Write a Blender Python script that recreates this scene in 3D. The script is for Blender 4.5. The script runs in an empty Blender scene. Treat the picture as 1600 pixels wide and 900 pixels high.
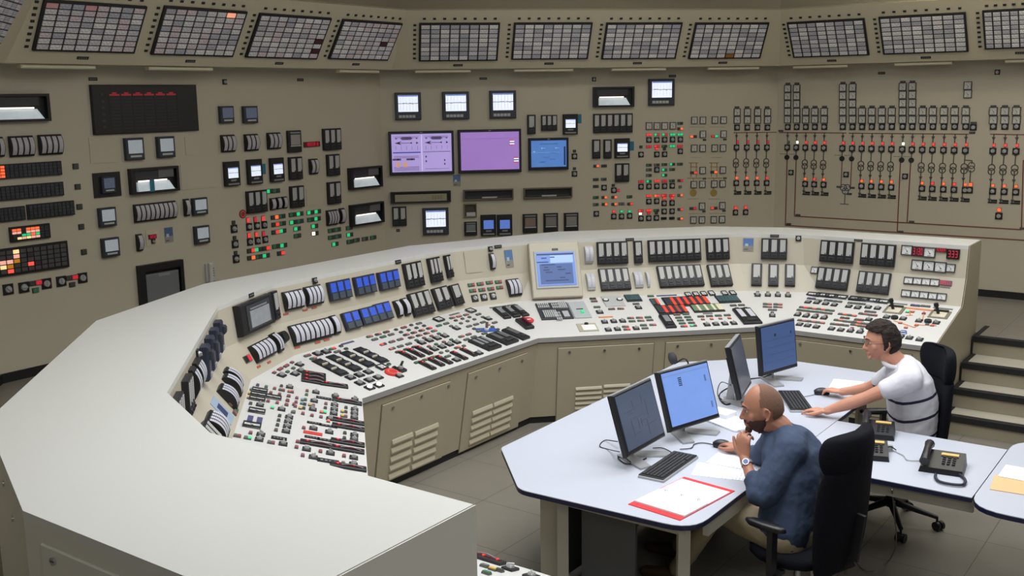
import bpy, bmesh, math, random
from mathutils import Vector, Matrix
import numpy as np
random.seed(7)
rad = math.radians
SC = bpy.context.scene
COL = SC.collection
# ---------------------------------------------------------------- camera
CAMH = 2.8
FPX = 1628.19
PITCH, ROLL = rad(10.4493), rad(.81542)
_F = Vector((0, math.cos(PITCH), -math.sin(PITCH)))
_R = Vector((1, 0, 0)); _D = Vector((0, -math.sin(PITCH), -math.cos(PITCH)))
CR = math.cos(ROLL) * _R + math.sin(ROLL) * _D
CD = -math.sin(ROLL) * _R + math.cos(ROLL) * _D
CP = Vector((0, 0, CAMH))
cam = bpy.data.cameras.new('camera')
cam_ob = bpy.data.objects.new('camera', cam); COL.objects.link(cam_ob)
m = Matrix((CR, -CD, -_F)).transposed().to_4x4(); m.translation = CP
cam_ob.matrix_world = m
cam.sensor_fit = 'HORIZONTAL'; cam.sensor_width = 36; cam.lens = FPX / 1600 * 36
cam.clip_start = .05; cam.clip_end = 100
SC.camera = cam_ob
# ---------------------------------------------------------------- light
w = bpy.data.worlds.new('world'); SC.world = w; w.use_nodes = True
w.node_tree.nodes['Background'].inputs[0].default_value = (.9, .95, 1, 1)
w.node_tree.nodes['Background'].inputs[1].default_value = .02
SC.view_settings.view_transform = 'Standard'; SC.view_settings.look = 'None'
SC.view_settings.gamma = 1; SC.view_settings.exposure = 0
SC.view_settings.use_curve_mapping = False
def lamp(name, loc, size, power, col=(1, .98, .94), spread=180, rot=(0, 0, 0)):
    l = bpy.data.lights.new(name, 'AREA'); l.shape = 'RECTANGLE'
    l.size, l.size_y = size; l.energy = power; l.color = col; l.spread = rad(spread)
    o = bpy.data.objects.new(name, l); o.location = loc; o.rotation_euler = rot; COL.objects.link(o); return o
for lx, ly, p in ((.9, 7.2, 42), (.9, 4.6, 25), (-1.3, 3.6, 27), (-1.8, 6.2, 20), (3.3, 7.6, 34), (2.9, 4.6, 24)):
    lamp('ceiling_luminaire_and_fill', (lx, ly, 4.5), (1.8, 1.2), p, (.93, .97, 1), 125)
lamp('ceiling_luminaire_and_fill', (.6, 5.4, 4.45), (3.2, 3.2), 92, (1, .98, .94), 180)  # wide ambient fill, added to lift the walls
lamp('gallery_fill', (1.6, -1.8, 4.3), (3, 1.5), 95, (1, .99, .97), 180, (rad(25), 0, 0))  # unseen fill added behind the camera for the near console back and end
lamp('rear_fill', (5.2, 7.6, 4.4), (1.5, 1.5), 46, (1, .98, .94), 180)  # unseen fill added over the raised floor to brighten the right wall
lamp('rear_fill', (1.2, 9.4, 4.45), (2.2, .6), 24, (1, .98, .92), 180)  # unseen fill added to brighten the back of the room
lamp('cove_luminaire', (4.2, 9.6, 4.2), (1.6, .5), 46, (1, .97, .9), 180, (rad(150), 0, rad(-36)))

# ---------------------------------------------------------------- helpers
def ray(x, y): return (x - 800) * CR + (y - 450) * CD + FPX * _F
def atz(x, y, z):
    d = ray(x, y); return CP + d * ((z - CAMH) / d.z)
def dv(a): return Vector((math.sin(rad(a)), math.cos(rad(a)), 0))       # direction of a compass-like angle
def nv(a): return Vector((math.cos(rad(a)), -math.sin(rad(a)), 0))      # its right-hand normal
class Fr:                                                               # a flat face: origin, u along, v up, n out
    def __init__(s, o, u, v):
        s.o = Vector(o); s.u = Vector(u).normalized(); s.v = Vector(v).normalized(); s.n = s.u.cross(s.v).normalized()
        s.owner = None
    def hit(s, x, y):
        d = ray(x, y); t = (s.o - CP).dot(s.n) / d.dot(s.n); q = CP + d * t - s.o
        return q.dot(s.u), q.dot(s.v)
    def P(s, a, b, c=0): return s.o + s.u * a + s.v * b + s.n * c
    def M(s, a, b, c=0, rot=0):
        m = Matrix((s.u, s.v, s.n)).transposed().to_4x4(); m.translation = s.P(a, b, c)
        return m @ Matrix.Rotation(rot, 4, 'Z') if rot else m
    def box(s, x0, y0, x1, y1):
        a0, b1 = s.hit(x0, y0); a1, b0 = s.hit(x1, y1)
        if a1 < a0: a0, a1 = a1, a0
        if b1 < b0: b0, b1 = b1, b0
        return (a0 + a1) / 2, (b0 + b1) / 2, a1 - a0, b1 - b0

def lin(c):
    c = c / 255
    return c / 12.92 if c <= .04045 else ((c + .055) / 1.055) ** 2.4
MATS = {}
def mat(name, rgb, rough=.5, metal=0, emit=0, noise=0, nscale=8, bump=0, spec=.5, vary=None):
    """procedural principled material; rgb in 0-255"""
    if name in MATS: return MATS[name]
    m = bpy.data.materials.new(name); m.use_nodes = True; nt = m.node_tree; N = nt.nodes; L = nt.links
    b = N['Principled BSDF']; c = tuple(lin(v) for v in rgb)
    b.inputs['Base Color'].default_value = (*c, 1); b.inputs['Roughness'].default_value = rough
    b.inputs['Metallic'].default_value = metal; b.inputs['Specular IOR Level'].default_value = spec
    if emit:
        b.inputs['Emission Color'].default_value = (*c, 1); b.inputs['Emission Strength'].default_value = emit
    if noise or bump:
        tc = N.new('ShaderNodeTexCoord'); no = N.new('ShaderNodeTexNoise'); no.inputs['Scale'].default_value = nscale
        no.inputs['Detail'].default_value = 6; L.new(tc.outputs['Object'], no.inputs['Vector'])
        if noise:
            mx = N.new('ShaderNodeMix'); mx.data_type = 'RGBA'
            mx.inputs[6].default_value = (*[v * (1 - noise) for v in c], 1)
            mx.inputs[7].default_value = (*[min(1, v * (1 + noise)) for v in c], 1)
            L.new(no.outputs['Fac'], mx.inputs[0]); L.new(mx.outputs[2], b.inputs['Base Color'])
            if emit: L.new(mx.outputs[2], b.inputs['Emission Color'])
        if bump:
            bp = N.new('ShaderNodeBump'); bp.inputs['Strength'].default_value = bump; bp.inputs['Distance'].default_value = .01
            L.new(no.outputs['Fac'], bp.inputs['Height']); L.new(bp.outputs[0], b.inputs['Normal'])
    MATS[name] = m; return m
def stripes(name, rgb1, rgb2, scale, axis='Y', duty=.5, emit=0, rough=.5, noise=0):
    """two-colour procedural rules across one object axis (scale marks, print lines)"""
    if name in MATS: return MATS[name]
    m = mat(name, rgb1, rough); nt = m.node_tree; N = nt.nodes; L = nt.links; b = N['Principled BSDF']
    tc = N.new('ShaderNodeTexCoord'); sp = N.new('ShaderNodeSeparateXYZ'); L.new(tc.outputs['Object'], sp.inputs[0])
    mu = N.new('ShaderNodeMath'); mu.operation = 'MULTIPLY'; mu.inputs[1].default_value = scale; L.new(sp.outputs[axis], mu.inputs[0])
    fr = N.new('ShaderNodeMath'); fr.operation = 'FRACT'; L.new(mu.outputs[0], fr.inputs[0])
    gt = N.new('ShaderNodeMath'); gt.operation = 'GREATER_THAN'; gt.inputs[1].default_value = 1 - duty; L.new(fr.outputs[0], gt.inputs[0])
    src = gt.outputs[0]
    if noise:
        no = N.new('ShaderNodeTexNoise'); no.inputs['Scale'].default_value = noise; L.new(tc.outputs['Object'], no.inputs['Vector'])
        g2 = N.new('ShaderNodeMath'); g2.operation = 'GREATER_THAN'; g2.inputs[1].default_value = .5; L.new(no.outputs['Fac'], g2.inputs[0])
        an = N.new('ShaderNodeMath'); an.operation = 'MULTIPLY'; L.new(src, an.inputs[0]); L.new(g2.outputs[0], an.inputs[1]); src = an.outputs[0]
    mx = N.new('ShaderNodeMix'); mx.data_type = 'RGBA'
    mx.inputs[6].default_value = (*[lin(v) for v in rgb1], 1); mx.inputs[7].default_value = (*[lin(v) for v in rgb2], 1)
    L.new(src, mx.inputs[0]); L.new(mx.outputs[2], b.inputs['Base Color'])
    if emit: L.new(mx.outputs[2], b.inputs['Emission Color']); b.inputs['Emission Strength'].default_value = emit
    return m

class MB:
    """collects shapes into one mesh"""
    def __init__(s): s.v = []; s.f = []; s.m = []; s.sm = []; s.mats = []
    def mi(s, m):
        if m not in s.mats: s.mats.append(m)
        return s.mats.index(m)
    def add(s, vs, fs, m, smooth=False):
        o = len(s.v); i = s.mi(m); s.v += [tuple(v) for v in vs]
        for f in fs: s.f.append([o + k for k in f]); s.m.append(i); s.sm.append(smooth)
        return s
    def box(s, x0, x1, y0, y1, z0, z1, m, bv=0):
        if bv:
            b = bv
            vs = [(x0, y0, z0), (x1, y0, z0), (x1, y1, z0), (x0, y1, z0), (x0, y0, z1 - b), (x1, y0, z1 - b), (x1, y1, z1 - b), (x0, y1, z1 - b),
                  (x0 + b, y0 + b, z1), (x1 - b, y0 + b, z1), (x1 - b, y1 - b, z1), (x0 + b, y1 - b, z1)]
            fs = [(3, 2, 1, 0), (0, 1, 5, 4), (1, 2, 6, 5), (2, 3, 7, 6), (3, 0, 4, 7), (4, 5, 9, 8), (5, 6, 10, 9), (6, 7, 11, 10), (7, 4, 8, 11), (8, 9, 10, 11)]
            return s.add(vs, fs, m)
        vs = [(x, y, z) for z in (z0, z1) for x, y in ((x0, y0), (x1, y0), (x1, y1), (x0, y1))]
        return s.add(vs, [(3, 2, 1, 0), (4, 5, 6, 7), (0, 1, 5, 4), (1, 2, 6, 5), (2, 3, 7, 6), (3, 0, 4, 7)], m)
    def cbox(s, cx, cy, w, h, z0, z1, m, bv=0): return s.box(cx - w / 2, cx + w / 2, cy - h / 2, cy + h / 2, z0, z1, m, bv)
    def cyl(s, cx, cy, r, z0, z1, m, n=14, r2=None, smooth=True):
        r2 = r if r2 is None else r2
        vs = []
        for z, q in ((z0, r), (z1, r2)):
            vs += [(cx + q * math.cos(2 * math.pi * i / n), cy + q * math.sin(2 * math.pi * i / n), z) for i in range(n)]
        s.add(vs, [(i, (i + 1) % n, n + (i + 1) % n, n + i) for i in range(n)], m, smooth)
        return s.add(vs, [tuple(range(n, 2 * n)), tuple(range(n - 1, -1, -1))], m)
    def ring(s, cx, cy, r, t, z0, z1, m, n=20):
        vs = []
        for q, z in ((r - t, z0), (r, z0), (r, z1), (r - t, z1)):
            vs += [(cx + q * math.cos(2 * math.pi * i / n), cy + q * math.sin(2 * math.pi * i / n), z) for i in range(n)]
        fs = [(k * n + i, k * n + (i + 1) % n, ((k + 1) % 4) * n + (i + 1) % n, ((k + 1) % 4) * n + i) for k in range(4) for i in range(n)]
        return s.add(vs, fs, m)
    def prism(s, pts, z0, z1, m):
        n = len(pts); vs = [(x, y, z0) for x, y in pts] + [(x, y, z1) for x, y in pts]
        return s.add(vs, [tuple(range(n - 1, -1, -1)), tuple(range(n, 2 * n))] + [(i, (i + 1) % n, n + (i + 1) % n, n + i) for i in range(n)], m)
    def seg(s, p, q, r0, r1, m, n=10):
        """tapered round bar between two points"""
        p, q = Vector(p), Vector(q); d = (q - p).normalized()
        a = d.orthogonal().normalized(); b = d.cross(a); vs = []
        for c, r in ((p, r0), (q, r1)): vs += [c + (a * math.cos(2 * math.pi * i / n) + b * math.sin(2 * math.pi * i / n)) * r for i in range(n)]
        s.add(vs, [(i, (i + 1) % n, n + (i + 1) % n, n + i) for i in range(n)], m, True)
        return s.add(vs, [tuple(range(n, 2 * n)), tuple(range(n - 1, -1, -1))], m)
    def bar(s, p, q, w, h, m, up=(0, 0, 1)):
        """rectangular bar between two points"""
        p, q = Vector(p), Vector(q); d = (q - p).normalized(); a = d.cross(Vector(up)).normalized(); b = a.cross(d)
        vs = [c + a * x * w / 2 + b * y * h / 2 for c in (p, q) for x, y in ((-1, -1), (1, -1), (1, 1), (-1, 1))]
        return s.add(vs, [(3, 2, 1, 0), (4, 5, 6, 7), (0, 1, 5, 4), (1, 2, 6, 5), (2, 3, 7, 6), (3, 0, 4, 7)], m)
    def tube(s, pts, r, m, n=8, sub=6):
        """smooth tube through points (Catmull-Rom)"""
        P = [Vector(p) for p in pts]; Q = []
        if len(P) > 2:
            E = [P[0] * 2 - P[1]] + P + [P[-1] * 2 - P[-2]]
            for i in range(1, len(E) - 2):
                for k in range(sub):
                    t = k / sub; a, b, c, d = E[i - 1], E[i], E[i + 1], E[i + 2]
                    Q.append(.5 * (2 * b + (c - a) * t + (2 * a - 5 * b + 4 * c - d) * t * t + (3 * b - a - 3 * c + d) * t ** 3))
            Q.append(P[-1])
        else: Q = P
        vs = []; a = None
        for i, c in enumerate(Q):
            d = (Q[min(i + 1, len(Q) - 1)] - Q[max(i - 1, 0)]).normalized()
            a = d.orthogonal().normalized() if a is None else (a - d * a.dot(d)).normalized()
            b = d.cross(a); rr = r(i / (len(Q) - 1)) if callable(r) else r
            vs += [c + (a * math.cos(2 * math.pi * k / n) + b * math.sin(2 * math.pi * k / n)) * rr for k in range(n)]
        K = len(Q)
        s.add(vs, [(j * n + i, j * n + (i + 1) % n, (j + 1) * n + (i + 1) % n, (j + 1) * n + i) for j in range(K - 1) for i in range(n)], m, True)
        return s.add(vs, [tuple(range(n - 1, -1, -1)), tuple((K - 1) * n + i for i in range(n))], m)
    def mesh(s, name='mesh'):
        me = bpy.data.meshes.new(name); me.from_pydata(s.v, [], s.f)
        for m in s.mats: me.materials.append(m)
        me.polygons.foreach_set('material_index', s.m); me.polygons.foreach_set('use_smooth', s.sm); me.update()
        return me
CACHE = {}
def cached(key, fn):
    if key not in CACHE: CACHE[key] = fn().mesh(key if isinstance(key, str) else key[0])
    return CACHE[key]
def ob(name, me, parent=None, M=None, label=None, cat=None, group=None, kind=None):
    if isinstance(me, MB): me = me.mesh(name)
    o = bpy.data.objects.new(name, me); COL.objects.link(o)
    if parent is not None: o.parent = parent
    if M is not None: o.matrix_basis = M if parent is None else WM[parent.name].inverted() @ M
    WM[o.name] = M.copy() if M is not None else (WM[parent.name].copy() if parent is not None else Matrix())
    if label: o['label'] = label
    if cat: o['category'] = cat
    if group: o['group'] = group
    if kind: o['kind'] = kind
    return o
WM = {}
def child(name, me, parent, loc=(0, 0, 0), label=None):
    """child in the parent's own coordinates"""
    if isinstance(me, MB): me = me.mesh(name)
    o = bpy.data.objects.new(name, me); COL.objects.link(o); o.parent = parent; o.location = loc
    WM[o.name] = WM[parent.name] @ Matrix.Translation(loc)
    if label: o['label'] = label
    return o
def empty(name, loc, label=None, cat=None, group=None, rz=0, parent=None):
    M = Matrix.Translation(loc) @ Matrix.Rotation(rz, 4, 'Z')
    return ob(name, None, parent, M, label, cat, group)
# ---------------------------------------------------------------- materials
paint = mat('wall_paint', (182, 175, 156), .5, noise=.03, nscale=3)
hoodp = mat('hood_paint', (190, 182, 158), .5, noise=.03, nscale=3)
conp = mat('console_paint', (186, 179, 162), .42, noise=.02, nscale=4)
topp = mat('console_top', (212, 212, 209), .3, noise=.015, nscale=2)
benchp = mat('bench_paint', (206, 205, 203), .38, noise=.02, nscale=4); backp = mat('rear_paint', (214, 212, 204), .5)
doorp = mat('door_paint', (170, 161, 138), .5, noise=.03, nscale=4)
black = mat('black_plastic', (22, 22, 25), .45); dark = mat('dark_plastic', (44, 45, 50), .5)
rub = mat('black_rubber', (16, 16, 17), .7); steel = mat('steel', (170, 172, 175), .3, 1); chrome = mat('chrome', (205, 205, 208), .18, 1)
grey = mat('grey_plastic', (128, 130, 132), .5); lgrey = mat('light_grey', (178, 180, 180), .5); white = mat('white_plastic', (228, 228, 226), .5)
floorm = mat('floor_vinyl', (118, 113, 104), .35, noise=.06, nscale=5)
ceilm = mat('ceiling_paint', (190, 184, 166), .8); seam = mat('seam', (120, 112, 92), .7); trimdk = mat('trim_black', (18, 18, 20), .5)
def joints(m, size, ang, dark_):
    """thin straight joints between large square floor tiles"""
    nt = m.node_tree; N, L = nt.nodes, nt.links; b = N['Principled BSDF']; src = b.inputs['Base Color'].links[0].from_socket
    tc = N.new('ShaderNodeTexCoord'); mp = N.new('ShaderNodeMapping'); mp.inputs['Rotation'].default_value = (0, 0, ang); L.new(tc.outputs['Object'], mp.inputs[0])
    br = N.new('ShaderNodeTexBrick'); br.offset = 0; br.inputs['Scale'].default_value = 1; br.inputs['Mortar Size'].default_value = .003; br.inputs['Brick Width'].default_value = size; br.inputs['Row Height'].default_value = size
    L.new(mp.outputs[0], br.inputs[0]); mx = N.new('ShaderNodeMix'); mx.data_type = 'RGBA'; L.new(br.outputs['Fac'], mx.inputs[0]); L.new(src, mx.inputs[6]); mx.inputs[7].default_value = dark_; L.new(mx.outputs[2], b.inputs['Base Color'])
joints(floorm, .61, rad(36), (.07, .066, .055, 1))
# ---------------------------------------------------------------- room shell
ZP, ZS, ZH = .63, 3.09, 3.67        # raised floor, hood underside, hood top
AX = {'N': (-9.06, -8.05), 'L': (35.94, -7.92), 'C': (80.94, -11.63), 'R': (125.94, -11.76), 'E': (170.94, -11.8)}
def meet(a1, o1, a2, o2):
    n1, n2 = nv(a1), nv(a2); det = n1.x * n2.y - n1.y * n2.x
    return Vector(((o1 * n2.y - o2 * n1.y) / det, (n1.x * o2 - n2.x * o1) / det, 0))
# the near-left wall meets the left wall outside the frame, at the hood corner seen top left
_c = Fr(nv(35.94) * (-7.92), dv(35.94), (0, 0, 1)).hit(-50, 110)[0]
_q = nv(35.94) * (-7.92) + dv(35.94) * _c
AX['N'] = (-9.06, nv(-9.06).dot(_q))
WK = ['N', 'L', 'C', 'R', 'E']
def wcorner(i, d):
    return meet(AX[WK[i]][0], AX[WK[i]][1] + d, AX[WK[i + 1]][0], AX[WK[i + 1]][1] + d)
def wends(i, d):
    a, o = AX[WK[i]]
    p = wcorner(i - 1, d) if i > 0 else wcorner(0, d) - dv(a) * 6.0
    q = wcorner(i, d) if i < 4 else wcorner(3, d) + dv(a) * 9
    return p, q
WF = {}
for i, (k, nm) in enumerate(zip(WK, ['wall_near_left', 'wall_left', 'wall_back', 'wall_right', 'wall_far_right'])):
    a, o = AX[k]; p, q = wends(i, 0); p2, q2 = wends(i, -.15)
    b = MB(); vs = [Vector((c.x, c.y, z)) for z in (ZP - .1, ZS + .02) for c in (p, q, q2, p2)]
    b.add(vs, [(3, 2, 1, 0), (4, 5, 6, 7), (0, 1, 5, 4), (1, 2, 6, 5), (2, 3, 7, 6), (3, 0, 4, 7)], paint)
    ob(nm, b, kind='structure')
    f = Fr((p.x, p.y, 0), dv(a), (0, 0, 1)); f.L = (q - p).length; WF[k] = f
    # black skirting
    s = MB(); e = .015; pts = [f.P(0, ZP, e), f.P(f.L, ZP, e), f.P(f.L, ZP + .075, e), f.P(0, ZP + .075, e)]
    s.add([f.P(x, y, z) for z in (-.01, e) for x, y in ((.0, ZP), (f.L, ZP), (f.L, ZP + .075), (0, ZP + .075))],
          [(3, 2, 1, 0), (4, 5, 6, 7), (0, 1, 5, 4), (1, 2, 6, 5), (2, 3, 7, 6), (3, 0, 4, 7)], trimdk)
    ob('baseboard_' + nm[5:], s, kind='structure')
# annunciator hood running round the room above the boards
TH = rad(32); FW = .3
HF = {}
def ring_pts(i, levels):
    out = []
    for d, z in levels:
        p, q = wends(i, d); out.append((Vector((p.x, p.y, z)), Vector((q.x, q.y, z))))
    return out
for i, k in enumerate(WK):
    a, o = AX[k]; dt = FW + (ZH - ZS) * math.tan(TH)
    lv = ring_pts(i, [(-.15, ZS), (FW, ZS), (dt, ZH), (dt - .05, ZH + .02), (-.15, ZH + .02)])
    vs = [x for pr in lv for x in pr]; b = MB()
    b.add(vs, [(2 * j, 2 * j + 1, (2 * j + 3) % 10, (2 * j + 2) % 10) for j in range(5)] + [(0, 2, 4, 6, 8), (1, 9, 7, 5, 3)], hoodp)
    ob('trim_%d' % (i + 1), b, kind='structure')
    p, q = wends(i, FW); v = nv(a) * math.sin(TH) + Vector((0, 0, math.cos(TH)))
    f = Fr((p.x, p.y, ZS), dv(a), v); f.L = (q - p).length; HF[k] = f
    # cove above the hood, leaning in towards the ceiling
    lv = ring_pts(i, [(dt - .55, ZH + .0), (dt - .35, ZH + .22), (dt + .05, ZH + .42), (dt + .9, ZH + .62), (dt + 1.1, ZH + .8), (dt - .7, ZH + .8)])
    vs = [x for pr in lv for x in pr]; b = MB()
    b.add(vs, [(2 * j, 2 * j + 1, (2 * j + 3) % 12, (2 * j + 2) % 12) for j in range(6)] + [(0, 2, 4, 6, 8, 10), (1, 11, 9, 7, 5, 3)], ceilm)
    ob('ceiling_cove', b, kind='structure')
# floors, ceiling, walls behind the camera
b = MB(); b.box(-9, 10, -6, 14, -.1, 0, floorm)
ob('floor', b, kind='structure')
b = MB(); b.box(-9, 10, -6, 14, 4.62, 4.75, mat('ceiling_white', (225, 222, 212), .9))
ob('ceiling', b, kind='structure')
b = MB(); b.box(-9.1, -9, -6, 14, -.1, 4.7, paint); b.box(10, 10.1, -6, 14, -.1, 4.7, paint); b.box(-9, 10, -6.1, -6, -.1, 4.7, paint); b.box(-9, 10, 14, 14.1, -.1, 4.7, paint)
ob('wall_outer', b, kind='structure')
# ---------------------------------------------------------------- raised floor, steps
CE = -2.015                      # both console ends lie on this line (direction 35.94)
DIRS = [-54.06 + 22.5 * i for i in range(9)]
LV = {'tout': (1.48, [1.675, .317, -1.535, -3.935, -6.23, -8.44, -9.98, -10.6, -9.9]),
      'top': (1.48, [2.545, 1.066, -.845, -3.41, -5.76, -8.03, -9.38, -10.07, -9.46]),
      'brk': (1.2, [2.545, 1.066, -.845, -3.38, -5.70, -7.97, -9.32, -10.02, -9.42]),
      'brear': (.97, [2.73, 1.25, -.665, -3.25, -5.60, -7.86, -9.14, -9.86, -9.33])}
BF = [3.435, .06, -4.845, -8.41, -8.47]
def line9(z, O):
    n = [meet(35.94, CE, DIRS[0], O[0])] + [meet(DIRS[i], O[i], DIRS[i + 1], O[i + 1]) for i in range(8)] + [meet(35.94, CE, DIRS[8], O[8])]
    return [Vector((p.x, p.y, z)) for p in n]
def line5(z, O):
    D = DIRS[::2]; j = [meet(D[i], O[i], D[i + 1], O[i + 1]) for i in range(4)]
    n = [meet(35.94, CE, D[0], O[0]), j[0], j[0], j[1], j[1], j[2], j[2], j[3], j[3], meet(35.94, CE, D[4], O[4])]
    return [Vector((p.x, p.y, z)) for p in n]
PL = {k: line9(*v) for k, v in LV.items()}
PL['bf'] = line5(.79, BF); PL['bfl'] = line5(.75, BF); PL['knee'] = line5(.74, [v - .015 for v in BF]); PL['foot'] = line5(.06, [v - .13 for v in BF]); PL['kick'] = line5(.06, [v - .145 for v in BF]); PL['kick0'] = line5(0, [v - .145 for v in BF])
PL['back'] = line9(0.01, LV['tout'][1]); PL['tlip'] = line9(1.455, LV['tout'][1]); PL['flip'] = line9(1.455, [v + .0 for v in LV['top'][1]])
# raised floor between console back and the boards
b = MB(); rp = [Vector((p.x, p.y, ZP)) for p in line9(ZP, [v - .02 for v in LV['tout'][1]])]
wl_pts = [wends(0, -.1)[0]] + [wcorner(i, -.1) for i in range(3)] + [wends(3, -.1)[1]]
sp = meet(35.94, -1.985, 125.94, -9.75)
outer = [wl_pts[0] - dv(35.94) * 2, wl_pts[1], wl_pts[2], wl_pts[3], wl_pts[4]]
poly = [rp[1], rp[2], rp[3], rp[4], rp[5], rp[6], rp[7], rp[8], meet(35.94, -1.985, 125.94, LV['tout'][1][8] - .02), sp, sp + dv(125.94) * 3.2, wl_pts[4] + dv(125.94) * 0]
b.prism([(p.x, p.y) for p in [rp[0] - dv(35.94) * .6, *poly, *[wl_pts[k] for k in (4, 3, 2, 1)], wl_pts[0] - dv(-9.06) * 1.0, Vector((-3.2, -1, 0))]][::-1], .0, ZP, floorm)
o = ob('raised_floor', b); o['kind'] = 'structure'; o.name = 'floor_raised'
# steps down to the pit
stepface = mat('step_face', (150, 142, 122), .6, noise=.05); tread = mat('step_tread', (164, 158, 144), .6, noise=.08, nscale=14)
SO = [-9.75, -9.37, -9.08, -8.81, -8.53]; SZ = [ZP, .47, .31, .15, 0]
st = empty('entry_steps', meet(35.94, -1.985, 125.94, SO[3]), 'beige steps with black nosings climbing right of the console end', 'steps')
F = Fr(meet(35.94, -1.985, 125.94, SO[0]), dv(125.94), (0, 0, 1))     # u along the tread, n out towards the pit
def rel(o): return o - SO[0]
for i in range(1, 4):
    m = MB(); m.box(0, 3.2, 0, SZ[i] - .035, rel(SO[i - 1]) + .002, rel(SO[i]), stepface); m.box(0, 3.2, SZ[i] - .035, SZ[i], rel(SO[i - 1]) + .002, rel(SO[i]) - .05, tread)
    ob('step', m, st, F.M(0, 0))
m = MB(); m.box(0, 3.2, 0, ZP - .05, -.03, 0.001, stepface); ob('riser', m, st, F.M(0, 0))
for i in range(4):
    m = MB(); m.box(-.01, 3.2, SZ[i] - .045, SZ[i] + .004, rel(SO[i]) - .06, rel(SO[i]) + .015, rub, 0)
    if i < 4: m.box(-.012, .03, SZ[i] - .04, SZ[i] + .004, (rel(SO[i - 1]) if i else -.5), rel(SO[i]) - .05, rub)
    ob('nosing', m, st, F.M(0, 0))
m = MB()
for i in range(1, 4): m.box(-.014, 0, SZ[i + 1] if i < 3 else 0, SZ[i] - .03, rel(SO[i]) - .01, rel(SO[i]) + .012, rub)
m.box(-.014, 0, SZ[1], ZP - .03, -.01, .012, rub); ob('edge_strip', m, st, F.M(0, 0))

# ---------------------------------------------------------------- console
SECN = ['near section of the console, its blank back and end towards the camera', 'narrow near-left corner wedge of the console', 'left section of the console, crowded with switches and red-lit selectors', 'narrow corner section of the console holding the old black-framed screen',
        'centre-left section of the console with blue displays', 'narrow corner section of the console with eight green-red lamps', 'centre section of the console with framed blue screen and red-striped alarm strips', 'narrow corner section of the console with three single indicators', 'right-end section of the console beside the steps']
def faceF(i, lo, hi):
    a, b_, c, d = PL[lo][i], PL[lo][i + 1], PL[hi][i], PL[hi][i + 1]
    u = dv(DIRS[i]); mid = (a + b_) / 2; up = (c - a); v = (up - u * up.dot(u)); return Fr(a, u, v)
CS = []; FU, FL, FB, FK = {}, {}, {}, {}
def quad(pts, m, t=.02):
    """slab under a quad/polygon (pts counter-clockwise seen from outside)"""
    P = []
    for p in pts:
        if not P or (Vector(p) - P[-1]).length > 1e-4: P.append(Vector(p))
    if (P[0] - P[-1]).length < 1e-4: P.pop()
    n = Vector((0, 0, 0))
    for k in range(len(P)): n += P[k].cross(P[(k + 1) % len(P)])
    n.normalize(); K = len(P); b = MB()
    b.add(P + [p - n * t for p in P], [tuple(range(K)), tuple(range(2 * K - 1, K - 1, -1))] + [(k, k + K, (k + 1) % K + K, (k + 1) % K) for k in range(K)], m)
    return b
for i in range(9):
    t = empty('control_console', (PL['bf'][i] + PL['bf'][i + 1] + PL['tout'][i] + PL['tout'][i + 1]) / 4 * 1 - Vector((0, 0, (.79 + 1.48) / 2)), SECN[i], 'control console', 'sections of the control console')
    CS.append(t); W = Matrix.Identity(4); g = lambda k, e: PL[k][i + e]
    def part(n, b): return ob(n, b, t, W)
    part('top_panel', quad([g('top', 0), g('top', 1), g('tout', 1), g('tout', 0)], topp, .03))
    part('upper_panel', quad([g('brk', 0), g('brk', 1), g('top', 1) - Vector((0, 0, .03)), g('top', 0) - Vector((0, 0, .03))], conp))
    part('lower_panel', quad([g('brear', 0), g('brear', 1), g('brk', 1), g('brk', 0)], conp))
    part('bench_panel', quad([g('bf', 0), g('bf', 1), g('brear', 1), g('brear', 0)], benchp, .03))
    bk = [Vector((p.x, p.y, z)) for z in (0.01, 1.45) for p in (g('tout', 0), g('tout', 1))]
    part('rear_panel', quad([bk[1], bk[0], bk[2], bk[3]], backp))
    if i % 2 == 0:
        part('edge_trim', quad([g('bfl', 0), g('bfl', 1), g('bf', 1), g('bf', 0)], mat('trim_aluminium', (168, 166, 164), .5, .35), .015))
        part('front_panel', quad([g('foot', 0), g('foot', 1), g('knee', 1), g('knee', 0)], doorp))
        part('kick_plate', quad([g('kick0', 0), g('kick0', 1), g('kick', 1), g('kick', 0)], trimdk))
    FU[i] = faceF(i, 'brk', 'top'); FL[i] = faceF(i, 'brear', 'brk')
    n = Fr(PL['bf'][i], dv(DIRS[i]), (PL['brear'][i] + PL['brear'][i + 1]) / 2 - PL['bf'][i]); up = PL['brear'][i] - PL['bf'][i]
    u = dv(DIRS[i]); FB[i] = Fr(PL['bf'][i], u, (up - u * up.dot(u)) if up.length > .3 else nv(DIRS[i]) * -1)
    if i % 2 == 0: FK[i] = faceF(i, 'foot', 'knee')
    for D in (FU, FL, FB, FK):
        if i in D: D[i].owner = t
# closed ends of the end sections
for i, e in ((0, 0), (8, 9)):
    ks = ['kick0', 'kick', 'foot', 'knee', 'bfl', 'bf', 'brear', 'brk', 'top', 'tout', 'back']
    P = [PL[k][e] for k in ks]
    P = [p + nv(35.94) * .006 for p in P]
    if i == 0: P = P[::-1]
    b = quad(P, backp if i == 0 else doorp, .005)
    ob('end_panel', b, CS[i], Matrix.Identity(4))
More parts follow.
